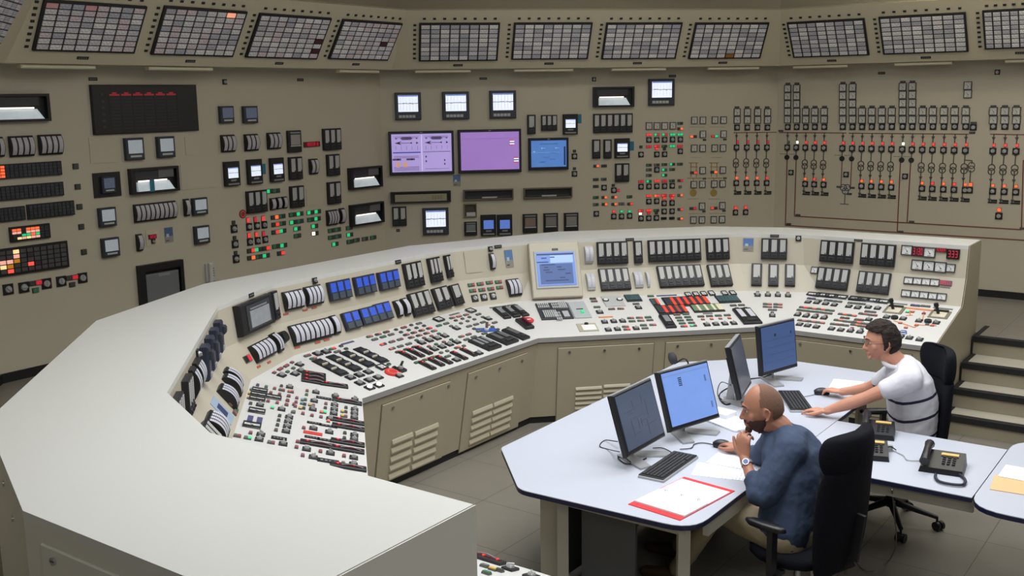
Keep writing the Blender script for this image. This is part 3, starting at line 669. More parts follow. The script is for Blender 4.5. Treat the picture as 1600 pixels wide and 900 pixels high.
for x0, y0, x1, y1, t in ((138, 215.5, 183, 253, 'left of the grey-screened recorders'), (288, 214, 318, 241, 'right of the grey-screened recorders'), (281, 258, 335, 292, 'right of the note-marked chart recorder'), (478, 295, 506, 319, 'between two flat indicator pairs')):
    stack(F, B(x0, y0, x1, y1), MATS['wall_paint'], .005, 'cover_plate', 'blank painted cover plate ' + t, 'cover plate', 'blank cover plates')
# alcove with a grey cabinet and a wall handset, partly behind the console
a, b, w, h = B(212, 415.5, 288, 500); m = MB(); t = .06
for x0, x1, y0, y1 in ((-w / 2, w / 2, h / 2 - t, h / 2), (-w / 2, -w / 2 + t, -h / 2, h / 2 - t), (w / 2 - t * .6, w / 2, -h / 2, h / 2 - t), (-w / 2 + t, w / 2 - t * .6, -h / 2, -h / 2 + t)): m.box(x0, x1, y0, y1, 0, .05, black)
m.box(-w / 2 + t, w / 2 - t * .6, -h / 2 + t, h / 2 - t, 0, .01, black)
r = place(F, 'printer_cabinet', m, a, b, 'black-framed cabinet with a grey front low on the left board', 'cabinet'); gp = mat('cabinet_grey', (104, 106, 108), .5)
m = MB(); m.cbox(.0, -t, w * .78, h * .9, .01, .045, gp, .01); child('front_cover', m, r)
m = MB(); m.cbox(.02, h * .31, w * .26, h * .035, .045, .048, grey); child('name_strip', m, r)
a, b, w, h = B(318, 411, 335.5, 440); m = MB(); m.cbox(0, 0, w * .9, h * .9, 0, .03, lgrey, .008)
r = place(F, 'wall_intercom', m, a, b, 'pale wall telephone peeping above the console top', 'telephone')
m = MB(); m.cbox(-w * .18, 0, w * .3, h * .98, .03, .07, mat('handset_pale', (190, 188, 180), .5), .012); child('handset', m, r)
m = MB(); [m.cbox(w * .2 + (c - .5) * w * .16, h * .2 - q * h * .12, w * .1, h * .06, .03, .034, grey) for c in range(2) for q in range(4)]; child('keypad', m, r)
# right half of the left board
T = lambda x, y: (330 + x / 5.926, 190 + y / 5.926)
def BT(x0, y0, x1, y1): return F.box(*T(x0, y0), *T(x1, y1))
for i, q in enumerate(((80, 125, 210, 278), (297, 118, 425, 267), (508, 105, 632, 250))): bank_arc(F, BT(*q), 3, 'bank of three curved meters, %s in the row above the lit recorders' % ('left', 'middle', 'right')[i], grp='curved meters of the left board')
def strip_rec(F, bx, L, tint=(150, 146, 140)):
    a, b, w, h = bx; m = MB(); m.cbox(0, 0, w, h, 0, .035, black, .005); r = place(F, 'strip_recorder', m, a, b, L, 'recorder', 'narrow paper recorders')
    m = MB(); m.cbox(0, h * .08, w * .72, h * .46, .034, .04, mat('paper_%d' % tint[1], tint, .6, noise=.1, nscale=40)); child('paper_window', m, r)
    m = MB(); m.cbox(0, h * .4, w * .76, h * .07, .034, .04, grey); m.cbox(0, -h * .2, w * .76, h * .05, .034, .042, lgrey); child('scale_bar', m, r)
strip_rec(F, BT(692, 85, 822, 280), 'tall black strip recorder left of the red readout')
digital(F, BT(852, 190, 1000, 228), 8, 'red digital readout on the left board near the corner')
for q, n, t in (((1022, 68, 1190, 256), 3, 'of three scales, highest near the left corner'), ((705, 332, 833, 528), 2, 'of two scales, right of the lit black recorders'), ((1058, 307, 1178, 493), 2, 'of two scales, second down near the corner'),
               ((313, 648, 507, 828), 3, 'of three scales, beside the round red seal'), ((717, 602, 848, 785), 2, 'of two scales, right of three slim controllers'), ((1065, 564, 1188, 751), 2, 'of two scales, third down near the corner')):
    bank_flat(F, BT(*q), n, 'flat black indicator ' + t, 'flat indicators of the left board')
for i, q in enumerate(((103, 374, 252, 588), (317, 354, 460, 570), (528, 341, 662, 548))): recorder(F, BT(*q), 'tall black recorder with bright white screen, %s of three' % ('left', 'middle', 'right')[i], 'bright-screened black recorders', 'black')
stack(F, BT(455, 393, 505, 485), MATS['teal_paper'], .004, 'paper_note', 'teal paper note stuck right of the middle lit recorder', 'note')
bank_arc(F, BT(897, 347, 977, 482), 2, 'pair of curved meters between two flat indicator pairs', grp='curved meters of the left board')
wide_chart(F, BT(1257, 432, 1562, 598), 'lit wide chart recorder by the left corner, upper of two', 'wide chart recorders')
T = lambda x, y: (340 + x / 6.154, 300 + y / 6.154)
wide_chart(F, BT(1257, 127, 1577, 285), 'lit wide chart recorder by the left corner, lower of two', 'wide chart recorders')
for i, q in enumerate(((495, 62, 545, 168), (553, 52, 602, 160), (610, 46, 657, 152))): bank_arc(F, BT(*q), 1, 'slim dark controller, %s of three under a green lamp row' % ('left', 'middle', 'right')[i], grp='slim controllers')
bank_arc(F, BT(1037, 178, 1145, 309), 4, 'small bank of four curved meters near the left corner', grp='curved meters of the left board')
bank_arc(F, BT(1160, 157, 1210, 297), 1, 'single curved meter right of the small four-meter bank', grp='curved meters of the left board')
a, b = F.hit(379, 334.4); m = MB(); m.cyl(0, 0, .042, 0, .006, mat('seal_red', (140, 52, 46), .5), 20); m.ring(0, 0, .03, .006, .006, .008, MATS['lens_pink']); place(F, 'warning_seal', m, a, b, 'round red seal beside the three-scale indicator', 'sticker')
def many(F, T, pts, fn):
    for i, p in enumerate(pts): fn(F.hit(*T(p[0], p[1])), p, i)
many(F, T, [(155, 353), (165, 500), (175, 643)], lambda h, p, i: switch(F, *h, .075, 'black rotary switch in the lone column below the red seal, ' + ('top', 'middle', 'bottom')[i], 'lone column of switches'))
many(F, T, [(150, 293), (160, 440), (170, 585)], lambda h, p, i: lamps(F, *h, 'd', .04, .035, 'small dark lamp above the lone-column switch, ' + ('top', 'middle', 'bottom')[i], 'lone column of lamps'))
sx = [(300, 335), (375, 325), (446, 315), (308, 480), (383, 468), (455, 455)]
many(F, T, sx, lambda h, p, i: switch(F, *h, .07, 'rotary switch in the six-switch block, %s row, %s' % (('upper', 'lower')[i // 3], ('left', 'middle', 'right')[i % 3]), 'block of six switches'))
many(F, T, [(287, 272), (358, 265), (432, 255), (297, 417), (368, 408), (437, 402)], lambda h, p, i: lamps(F, *h, 'r' if i not in (1, 5) else 'R', .035, .055, 'red lamp above the block-of-six switch, %s row, %s' % (('upper', 'lower')[i // 3], ('left', 'middle', 'right')[i % 3]), 'red lamps over the six switches'))
LQ = '545,243,do;613,233,Gd;552,312,dr;618,302,Gd;552,385,dr;622,373,gd;718,217,Gd;787,208,gd;722,290,gd;790,280,Gd;762,352,gd;765,420,Gd;888,197,gd;957,187,gd;893,265,Gd;955,255,gd;930,327,gd;933,397,wd;1090,370,Gd;1150,360,Gd;1092,437,Gd;1155,425,Gd;1127,500,gd;1263,345,Gd;1268,410,gd;1270,477,Gd;1332,462,Gd;1415,450,ed;1493,437,Gd;318,563,dr;388,552,gd;463,540,dr;320,632,do;390,622,Gd;462,610,gd;558,522,Gd;630,512,gd;605,587,dr;497,-8,gd;560,-12,Gd'
LQ = [(float(q.split(',')[0]), float(q.split(',')[1]), q.split(',')[2]) for q in LQ.split(';')]
CN = {'g': 'lit green', 'G': 'dim green', 'r': 'lit red', 'R': 'dim red', 'o': 'lit orange', 'd': 'unlit', 'w': 'white-lit', 'e': 'grey', 't': 'teal', 'k': 'black'}
def zone(x, cuts, names):
    for c, n in zip(cuts, names):
        if x < c: return n
    return names[-1]
def autolamps(F, T, pts, w, h, where, grp, cuts, names):
    """labels built from colour, cluster and row / place inside the cluster"""
    cl = {}
    for p in pts: cl.setdefault(zone(p[0], cuts, names), []).append(p)
    for nm, ps in cl.items():
        rows = []
        for p in sorted(ps, key=lambda p: p[1]):
            for r in rows:
                if abs(r[-1][1] - p[1]) < 17 or abs(r[0][1] - p[1]) < 17: r.append(p); break
            else: rows.append([p])
        for ri, r in enumerate(rows):
            r.sort()
            for ci, p in enumerate(r):
                main = [c for c in p[2] if c != 'd'] or ['d']; single = len(p[2]) == 1
                side = '' if len(r) == 1 else ', ' + (ORD[ci] + ' along')
                lamps(F, *F.hit(*T(p[0], p[1])), p[2], w * (.55 if single else 1), h, '%s lamp%s, %s row, %s' % (CN[main[0]], side, ORD[ri], nm), grp)
autolamps(F, T, LQ, .095, .042, 'left board', 'lamps low on the left board', (508, 680, 850, 1000, 1200), ('below the six-switch block', 'below the slim controllers', 'below the flat indicator beside them', 'below the rightmost blank cover plate', 'below the small four-meter bank', 'below the lower lit chart recorder'))

# ------------------------------------------------ back board
F = wc
for i, q in enumerate(((616.3, 145, 658.3, 187), (690.5, 143.5, 733, 186), (764.3, 142, 806, 184.5))): recorder(F, B(*q), 'square slate recorder with bright screen high on the back board, %s of three' % ('left', 'middle', 'right')[i], 'bright square recorders', 'big')
recorder(F, B(1012.5, 123.5, 1052.5, 164.5), 'square slate recorder with bright screen, right of the back board wide chart recorder', 'bright square recorders', 'big')
recorder(F, B(660, 325, 701, 365.5), 'square slate recorder with bright screen low on the back board', 'bright square recorders', 'big')
wide_chart(F, B(925.8, 136, 989.5, 166.6), 'wide chart recorder with a document on its lit paper, back board', 'wide chart recorders', False)
for q, t in (((749, 121, 761, 124.5), 'above the row of three bright recorders'), ((1045, 117, 1056, 120.7), 'above the highest bright recorder')): plate(F, *B(*q), black, 'small black name plate ' + t)
switch(F, *B(925, 121, 931, 127)[:3], 'tiny key switch above the wide chart recorder on the back board')
# three flat monitors
def monitor(F, bx, L, scr, marks):
    a, b, w, h = bx; m = MB(); m.cbox(0, 0, w, h, 0, .05, mat('bezel_navy', (20, 22, 42), .4), .006)
    r = place(F, 'wall_monitor', m, a, b, L, 'monitor', 'wall monitors'); sw, sh = w - .055, h - .06
    m = MB(); m.cbox(0, .002, sw, sh, .048, .054, scr); child('screen', m, r)
    m = MB(); marks(m, sw, sh, .054); child('picture', m, r)
    m = MB(); m.cbox(0, h / 2 - .013, .03, .01, .05, .052, grey); child('emblem', m, r); return r
lil = mat('screen_lilac', (176, 158, 222), .3, emit=.62, noise=.08, nscale=6); lil2 = mat('screen_violet', (158, 122, 196), .3, emit=.6, noise=.05, nscale=4); blu = mat('screen_skyblue', (86, 130, 200), .3, emit=.55, noise=.12, nscale=14)
ink = mat('ink_dark', (60, 56, 96), .5); inkb = mat('ink_blue', (60, 80, 190), .5, emit=.4); pale = mat('ink_pale', (226, 216, 250), .5, emit=.7)
def mk1(m, w, h, z):
    m.cbox(0, 0, w * .008, h * .96, z, z + .001, pale); m.cbox(-w * .25, h * .02, w * .46, h * .03, z, z + .001, inkb); m.cbox(w * .25, h * .03, w * .46, h * .012, z, z + .001, ink)
    for sx in (-1, 1):
        x = sx * w * .25
        m.prism([(x - w * .2, h * .27), (x - w * .08, h * .32), (x - w * .12, h * .27), (x - w * .08, h * .22)], z, z + .001, ink)
        m.cbox(x - w * .02, h * .27, w * .2, h * .012, z, z + .001, ink); m.prism([(x + w * .05, h * .27), (x + w * .09, h * .295), (x + w * .09, h * .245)], z, z + .001, ink)
        m.prism([(x + w * .2, h * .27), (x + w * .16, h * .3), (x + w * .16, h * .24)], z, z + .001, ink); m.cbox(x, h * .39, w * .16, h * .08, z, z + .001, mat('ink_mid', (130, 118, 176), .5))
        for k in range(5): m.cbox(x - w * .18 + w * .09 * k, h * .14, w * .004, h * .1, z, z + .001, ink); m.cbox(x - w * .17 + w * .085 * k, h * .39, w * .03, h * .03, z, z + .001, MATS['ink_mid'])
        for k in range(3): m.cbox(x, h * .44 + .0 - k * h * .018, w * .4, h * .006, z, z + .001, MATS['ink_mid'])
    for x, y in ((-.42, -.16), (-.19, -.16)): m.cbox(w * x, h * y, w * .14, h * .05, z, z + .001, MATS['ink_mid']); m.cbox(w * (x + .02), h * y, w * .03, h * .05, z, z + .001, ink)
    for x in (-.4, -.28): m.cbox(w * x, -h * .3, w * .06, h * .13, z, z + .001, mat('ink_peach', (236, 178, 140), .5, emit=.4))
    for k in range(6): m.cbox(-w * .26, -h * (.08 + .035 * k if k < 2 else .3 + .03 * k), w * .42, h * .01, z, z + .001, MATS['ink_mid'])
    for x, y in ((.07, -.1), (.07, -.22), (.38, -.2), (.38, -.3)): m.cbox(w * x, h * y, w * .02, h * .05, z, z + .001, ink)
    m.cbox(w * .25, -h * .42, w * .4, h * .008, z, z + .001, ink)
def mk2(m, w, h, z):
    m.cbox(0, h * .33, w * .96, h * .006, z, z + .001, MATS['ink_mid'])
    for x, y in ((.37, .22), (.44, -.24)):
        for k, c in enumerate((mat('ink_red', (210, 70, 90), .5, emit=.5), LC['w'], mat('ink_green', (60, 150, 130), .5, emit=.4), LC['w'], MATS['ink_red'])): m.cbox(w * (x + .01 * (k % 2)), h * (y + .06 - .032 * k), w * .075, h * .018, z, z + .001, c)
def mk3(m, w, h, z):
    pb = mat('ink_paleblue', (150, 186, 230), .5, emit=.6); m.cbox(w * .45, -h * .08, w * .05, h * .7, z, z + .001, mat('ink_navy', (50, 76, 140), .5)); m.cbox(-.1 * w, h * .06, w * .8, h * .008, z, z + .001, pb)
    for x in (-.2, .2): m.ring(w * x, h * .22, w * .02, .004, z, z + .001, pb); m.cbox(w * (x + .05), h * .22, w * .1, h * .012, z, z + .001, pb)
    for k in range(5): m.cbox(w * random.uniform(-.35, .3), h * random.uniform(-.35, .05), w * .16, h * .01, z, z + .001, MATS['ink_navy'])
    m.cbox(0, h * .38, w * .5, h * .016, z, z + .001, MATS['ink_navy']); m.cbox(-w * .42, h * .1, w * .06, h * .03, z, z + .001, pb)
monitor(F, B(606.7, 205.8, 709.5, 271), 'wide wall monitor with lilac screen full of process diagrams, left of three', lil, mk1)
monitor(F, B(714.7, 203, 814, 268), 'wide wall monitor with near-empty violet screen, middle of three', lil2, mk2)
monitor(F, B(824.8, 216, 887.3, 264), 'smaller wall monitor with sky-blue screen, right of three', blu, mk3)
bank_flat(F, B(823.5, 179.5, 836.3, 209), 1, 'slim black single indicator above the sky-blue monitor', 'flat indicators of the back board')
bank_flat(F, B(845, 180, 870, 203.5), 3, 'small black cluster of three controllers above the sky-blue monitor', 'flat indicators of the back board')
recorder(F, B(878.8, 178.5, 901.8, 209.5), 'tall black recorder with bright screen above the sky-blue monitor', 'bright-screened black recorders', 'black')
stack(F, B(902.5, 178.5, 908.5, 192.5), MATS['teal_paper'], .004, 'paper_note', 'teal note right of the recorder above the sky-blue monitor', 'note')
bank_flat(F, B(926.3, 178, 987.5, 206.5), 6, 'wide black indicator of six scales on the back board', 'flat indicators of the back board')
T = lambda x, y: (890 + x / 4.285, 170 + y / 4.285)
bank_flat(F, BT(150, 206, 202, 330), 1, 'slim black single indicator, left of two under the six-scale one', 'flat indicators of the back board')
bank_flat(F, BT(225, 205, 277, 330), 1, 'slim black single indicator, right of two under the six-scale one', 'flat indicators of the back board')
recorder(F, BT(298, 199, 397, 327), 'tall black recorder with bright screen and a note, under the six-scale indicator', 'bright-screened black recorders', 'black')
stack(F, BT(398, 219, 430, 279), MATS['teal_paper'], .004, 'paper_note', 'teal note right of the recorder under the six-scale indicator', 'note')
bank_flat(F, BT(302, 366, 395, 486), 2, 'black indicator of two scales under the note-marked recorder, back board', 'flat indicators of the back board')
notice(F, B(707.6, 273, 719.9, 291), 'small blue printed notice under the gap between the wide monitors', (80, 110, 150), (150, 150, 140))
def slot(F, bx, L, drawer):
    a, b, w, h = bx; m = MB(); t = .014; m.cbox(0, 0, w, h, 0, .003, black)
    for x0, x1, y0, y1 in ((-w / 2, w / 2, h / 2 - t, h / 2), (-w / 2, w / 2, -h / 2, -h / 2 + t), (-w / 2, -w / 2 + t, -h / 2 + t, h / 2 - t), (w / 2 - t, w / 2, -h / 2 + t, h / 2 - t)): m.box(x0, x1, y0, y1, .003, .04, mat('slot_frame', (96, 90, 76), .5) if not drawer else black)
    r = place(F, 'keyboard_slot', m, a, b, L, 'slot', 'long slots under the monitors'); m = MB()
    if drawer:
        m.cbox(w * .0, -h * .06, w * .86, h * .62, .003, .03, mat('drawer_beige', (150, 144, 122), .5)); child('drawer', m, r)
        m = MB(); [m.cbox(w * .2 + w * .045 * c, -h * .05 + h * .12 * q, w * .03, h * .07, .03, .033, mat('key_olive', (128, 118, 70), .5)) for c in range(4) for q in (-1, 0, 1)]; child('keys', m, r)
    else:
        m.cbox(0, -h * .26, w * .9, h * .2, .003, .02, dark); m.cbox(w * .02, -h * .28, w * .3, h * .12, .02, .03, lgrey); child('folded_sheet', m, r)
slot(F, B(610, 300, 704.3, 315), 'long black slot with a beige keyed drawer under the diagram monitor', True)
slot(F, B(723.5, 296.5, 801.8, 310.5), 'long dark empty slot under the violet monitor', False)
slot(F, B(817.7, 293.8, 893.5, 307.8), 'long dark empty slot under the sky-blue monitor', False)
bank_flat(F, B(612.6, 323, 635.4, 352), 2, 'black indicator of two scales by the left corner, under the keyed drawer', 'flat indicators of the back board')
plate(F, *B(619, 358, 625, 362), black, 'tiny black plate under the two-scale indicator by the left corner')
a, b, w, h = B(724.3, 318.5, 744.8, 338.3); m = MB(); m.cbox(0, 0, w, h, 0, .006, mat('recess_brown', (62, 56, 46), .6)); [m.box(x0, x1, y0, y1, .006, .03, seam) for x0, x1, y0, y1 in ((-w / 2, w / 2, h / 2 - .01, h / 2), (-w / 2, w / 2, -h / 2, -h / 2 + .01), (-w / 2, -w / 2 + .01, -h / 2, h / 2), (w / 2 - .01, w / 2, -h / 2, h / 2))]
r = place(F, 'paper_recess', m, a, b, 'small square recess with a paper slip under the violet monitor', 'recess'); m = MB(); m.cbox(w * .05, -h * .3, w * .7, h * .28, .006, .02, lgrey); child('paper_slip', m, r)
strip_rec(F, B(725.2, 346.5, 745.2, 367), 'small black strip recorder under the square recess', (110, 116, 116))
for i, q in enumerate(((750.6, 335.8, 774.8, 367.2), (776, 335.4, 800, 366.8))): recorder(F, B(*q), 'tall black recorder with blue screen, %s of two' % ('left', 'right')[i], 'blue-screened black recorders', 'blackblue')
for i, q in enumerate(((816.3, 334.5, 839.3, 363), (848.8, 333.2, 871.3, 361.8), (880.8, 332.7, 903, 361))): strip_rec(F, B(*q), 'black strip recorder under the slots, %s of three%s' % (('left', 'middle', 'right')[i], (', reddish window', '', '')[i]), ((124, 104, 96), (120, 114, 112), (128, 126, 122))[i])
def autosw(F, T, pts, s, where, grp, cuts, names, fn=None, noun='black rotary switch'):
    cl = {}
    for p in pts: cl.setdefault(zone(p[0], cuts, names), []).append(p)
    for nm, ps in cl.items():
        rows = []
        for p in sorted(ps, key=lambda p: p[1]):
            for r in rows:
                if abs(r[0][1] - p[1]) < 17: r.append(p); break
            else: rows.append([p])
        for ri, r in enumerate(rows):
            r.sort()
            for ci, p in enumerate(r):
                side = '' if len(r) == 1 else ', ' + (ORD[ci] + ' along')
                L = '%s%s, %s row, %s' % (noun, side, ORD[ri], nm); h = F.hit(*T(p[0], p[1]))
                (fn or (lambda h, L, g: switch(F, *h, s, L, g)))(h, L, grp)
PS = [(477, 306), (530, 208), (583, 208), (635, 207), (688, 206), (740, 206), (583, 305), (635, 304), (740, 284), (583, 408), (477, 521), (530, 519), (583, 518), (635, 517), (686, 515), (530, 620), (582, 618), (632, 632), (685, 630), (632, 686), (685, 685), (477, 734), (529, 732), (580, 730),
      (178, 702), (230, 527), (295, 545), (295, 720), (347, 720), (401, 717), (32, 318), (32, 435)]
zn = (100, 450, 800); znn = ('just right of the sky-blue monitor', 'below the slim single indicators', 'in the dense lamp block')
autosw(F, T, PS, .062, 'back board', 'switches of the back board', zn, znn)
autosw(F, T, [(530, 115), (583, 115), (635, 114), (690, 113)], 0, 'back board', 'meters of the back board', zn, znn, lambda h, L, g: meter(F, *h, .074, .078, L, g), 'small square grey meter')
LP = '740,97,td;740,133,do;530,173,rr;583,172,gR;635,172,gR;688,172,gg;738,172,gg;477,255,d;530,253,RR;583,250,rR;634,250,Gd;686,250,gg;738,250,RR;583,268,r;634,270,d;530,377,Gd;583,375,ed;634,373,Gd;686,371,gd;738,370,Gd;530,408,ed;634,408,gG;686,405,Gd;530,445,ed;634,444,gd;477,487,RR;530,485,gG;583,483,rr;634,483,RR;685,482,Gd;740,480,dR;740,522,e;530,583,rr;583,582,or;632,580,rR;685,580,Rr;740,578,eo;477,683,rR;529,680,rr;580,680,Gd;740,673,dr;472,702,w;529,698,R;632,598,r;685,598,r;580,697,d;630,733,kk;684,732,kk;740,735,do;178,383,do;230,382,dd;175,473,dd;228,471,td;175,519,dd;292,512,d;325,545,R;175,593,Gd;232,592,do;298,591,do;400,588,Gd;175,640,ed;234,639,do;298,638,do;347,635,ee;404,636,dr;295,687,r;347,686,g;400,686,g;32,283,d;32,400,d'
LP = [(float(q.split(',')[0]), float(q.split(',')[1]), q.split(',')[2]) for q in LP.split(';')]
autolamps(F, T, LP, .066, .03, 'back board', 'lamps of the back board', zn, znn)
T = lambda x, y: (1070 + x / 4.74, 170 + y / 4.74)
MP = [(69, 85), (132, 85), (221, 83), (285, 83), (132, 188), (285, 187), (67, 292), (130, 292), (219, 290), (281, 290), (130, 455), (280, 452), (65, 560), (128, 558), (216, 556), (278, 554), (126, 720), (276, 716), (62, 822), (125, 821), (212, 820), (274, 818)]
z2 = (180, 330); z2n = ('left group by yellow lines', 'right group by yellow lines')
autosw(F, T, MP, 0, 'back board', 'meters by the yellow lines', z2, z2n, lambda h, L, g: meter(F, *h, .074, .078, L, g), 'small square grey meter')
autolamps(F, T, [(62, 205, 'od'), (220, 203, 'Rg'), (65, 473, 'dr'), (215, 468, 'do'), (60, 737, 'dR'), (215, 735, 'rd')], .085, .03, 'back board', 'lamps by the yellow lines', z2, z2n)
yl = mat('mimic_yellow', (150, 128, 60), .6); ylp = mat('mimic_tan', (150, 134, 104), .6)
def lineset(F, T, segs, w, m, name, L, cat='mimic line', rings=(), discs=(), grp=None, d=.004):
    q = MB(); a0, b0 = F.hit(*T(segs[0][0], segs[0][1]))
    for x0, y0, x1, y1 in segs:
        p = F.hit(*T(x0, y0)); r = F.hit(*T(x1, y1)); q.bar((p[0] - a0, p[1] - b0, d / 2), (r[0] - a0, r[1] - b0, d / 2), w, d, m)
    for x, y, R in rings: p = F.hit(*T(x, y)); q.ring(p[0] - a0, p[1] - b0, R, R * .22, 0, d * 1.3, m)
    for x, y, R in discs: p = F.hit(*T(x, y)); q.cyl(p[0] - a0, p[1] - b0, R, 0, d, m)
    return place(F, name, q, a0, b0, L, cat, grp)
for i, dx in enumerate((0, 152)):
    lineset(F, T, [(18 + dx, 513, 160 + dx, 513), (45 + dx, 400, 45 + dx, 505), (85 + dx, 400, 85 + dx, 505), (62 + dx, 513, 62 + dx, 600), (30 + dx, 400, 100 + dx, 400), (36 + dx, 430, 96 + dx, 430)], .008, yl, 'mimic_line', 'thin yellow mimic lines on the back board, %s group' % ('left', 'right')[i], discs=((62 + dx, 622, .042),), grp='yellow mimic lines')
    lineset(F, T, [(35 + dx, 135, 145 + dx, 135), (45 + dx, 360, 120 + dx, 360), (20 + dx, 667, 105 + dx, 667), (30 + dx, 775, 150 + dx, 775)], .004, ylp, 'mimic_line', 'fine tan rules between the meters, %s group' % ('left', 'right')[i], grp='fine tan rules')
many(F, T, [(146, 230), (297, 227), (145, 517), (297, 514), (141, 760), (290, 755)], lambda h, p, i: plate(F, *h, .04, .02, black, 'tiny black plate beside the meters by the yellow lines, %s %s' % (('upper', 'middle', 'lower')[i // 2], ('left', 'right')[i % 2]), 'tiny plates by the yellow lines'))

# ------------------------------------------------ mimic of feeders (last columns of the back board, then the right board)
bus = mat('mimic_maroon', (112, 58, 54), .6); ln = mat('mimic_grey', (72, 68, 62), .6); ident = lambda x, y: (x, y)
def column(F, x, n, kind, i, y0=174.5, dy=12.1, extra=0):
    tag_ = i
    rows = [y0 + dy - dy * k for k in range(n)]
    for k, y in enumerate(rows): meter(F, *F.hit(x, y), .078, .084, 'square grey meter, %s up, over the %s' % (ORD[k], tag_), 'meters of the feeder mimic')
    a, b = F.hit(x, rows[-1] - 7.6); plate(F, a, b, .055, .022, black, 'black tab topping the %s' % tag_, 'tabs of the feeder mimic')
    switch(F, *F.hit(x, y0 + 24), .066, 'rotary switch above the bus line, %s' % tag_, 'switches of the feeder mimic')
YB = {}
def feeder(F, x, kind, i, ys, lit='r'):
    """ys = bus, arrow, lamp, switch, arrow, circles, arrow, lamp, switch, end"""
    t = i
    lamps(F, *F.hit(x + 1, ys[2]), lit, .03, .035, 'small lamp just below the bus line, %s' % t, 'upper lamps of the feeder mimic')
    switch(F, *F.hit(x - .8, ys[3]), .066, 'rotary switch below the bus line, %s' % t, 'switches of the feeder mimic')
    if kind == 'T':
        a1 = F.hit(x - 1, ys[3])[0]; y = ys
        q = MB(); P = lambda yy: F.hit(x - 1, yy)[1]; b0 = P(y[0])
        def bar(ya, yb): q.bar((0, P(ya) - b0, .002), (0, P(yb) - b0, .002), .01, .004, ln)
        bar(y[0], y[3] - 4); bar(y[3] + 5, y[5] - 4); bar(y[5] + 6, y[8] - 5); bar(y[8] + 5, y[9])
        r1 = .036
        q.ring(0, P(y[5]) - b0, r1, .009, 0, .006, ln); q.ring(0, P(y[5]) - b0 - .042, r1, .009, 0, .006, ln)
        for yy, s in ((y[1], -1), (y[4], 1), (y[6], -1), (y[9] - 6, -1)): bb = P(yy) - b0; q.prism([(-.018, bb), (.018, bb), (0, bb + s * .04)][::(1 if s > 0 else -1)], 0, .006, ln)
        q.cbox(.03, P(y[9]) - b0, .09, .014, 0, .006, black); q.cbox(.045, P(y[9]) - b0 + .022, .06, .02, 0, .006, black)
        place(F, 'feeder_symbol', q, a1, b0, 'grey symbol of two linked circles, %s' % t, 'mimic symbol', 'feeder symbols')
        lamps(F, *F.hit(x - .6, y[7]), 'r' if i.split()[0] in ('fourth', 'seventh', 'twelfth', 'fifteenth', 'seventeenth') else 'o', .034, .034, 'red lamp above the lowest switch, %s' % t, 'lower lamps of the feeder mimic')
        switch(F, *F.hit(x - 1.2, y[8]), .066, 'lowest rotary switch, %s' % t, 'switches of the feeder mimic')
    elif kind == 'J':
        q = MB(); P = lambda yy: F.hit(x - 1, yy)[1]; b0 = P(ys[0])
        q.bar((0, 0, .002), (0, P(ys[3] - 4) - b0, .002), .01, .004, ln); q.bar((0, P(ys[3] + 5) - b0, .002), (0, P(ys[5]) - b0, .002), .01, .004, ln); q.cyl(0, P(ys[5] - 1) - b0, .03, 0, .006, black)
        for yy, s in ((ys[1], -1), (ys[4], 1)): bb = P(yy) - b0; q.prism([(-.018, bb), (.018, bb), (0, bb + s * .04)][::(1 if s > 0 else -1)], 0, .006, ln)
        q.cbox(-.05, P(ys[5]) - b0 + .045, .08, .004, 0, .003, ln)
        place(F, 'feeder_symbol', q, F.hit(x - 1, ys[3])[0], b0, 'grey line ending in a black dot, %s' % t, 'mimic symbol', 'feeder symbols')
# back board columns 1-4
for j, x in enumerate((1151.3, 1167.3, 1183.2, 1198.7)):
    nm = ORD[j] + ' feeder of the back board'
    column(wc, x, 2, 'T', nm, 175.3, 12)
    feeder(wc, x, 'T', nm, (207.5, 211, 221.8, 230.3, 237, 252, 268, 278, 286, 303), 'R')
lineset(wc, ident, [(1146, 207.3, 1216, 206.6)], .008, bus, 'mimic_bus', 'short thin bus line on the back board above four feeders')
many(wc, T, [(375, 733), (449, 730)], lambda h, p, i: lamps(wc, *h, 'r', .04, .04, 'red lamp of the lone pair under the four back-board feeders, ' + ('left', 'right')[i], 'lone pair'))
many(wc, T, [(374, 768), (449, 766)], lambda h, p, i: switch(wc, *h, .062, 'switch of the lone pair under the four back-board feeders, ' + ('left', 'right')[i], 'lone pair'))
# right board
F = wr
xs = [1231.2, 1245.3, 1259.5, 1273.6, 1288.3, 1317.3, 1332.5, 1347.5, 1362.7, 1378.4, 1393.9, 1410.8, 1425.8, 1442, 1458, 1475.3, 1492, 1509.3, 1552.3, 1570.3, 1588.5]
kinds = 'JJTTTJJTTTTJJTTTTTTTT'; tall = {0, 1, 5, 6, 11, 12}
a_ref = F.hit(1231, 198)[0]
def zy(ypx): return F.hit(1259.5, ypx)[1]
def pxy(x, z):      # pixel row at which height z shows in the column near x (board is flat, rows are level)
    lo, hi = -200., 900.
    for _ in range(40):
        mid = (lo + hi) / 2
        if F.hit(x, mid)[1] > z: lo = mid
        else: hi = mid
    return mid
for j, x in enumerate(xs):
    nm = ORD[j] + ' feeder of the right board'
    Y = lambda y: pxy(x, zy(y))
    column(F, x, 5 if j in tall else (2), kinds[j], nm, Y(174.5), Y(186.7) - Y(174.5))
    if j == 17:
        for k, y in enumerate((133.7, 146.7)): meter(F, *F.hit(1512.5, y), .078, .084, 'lone square meter %s above the eighteenth right-board feeder' % ('topmost', 'just')[k], 'meters of the feeder mimic')
    feeder(F, x, kinds[j], nm, [Y(v) for v in (207, 211, 222.5, 230.7, 237, 254, 270, 279.5, 287.5, 303.5)] if kinds[j] == 'T' else [Y(v) for v in (207, 211, 222.5, 230.7, 237, 247.5, 0, 0, 0, 0)], 'w' if j in (1, 11) else 'e' if j == 0 else 'r')
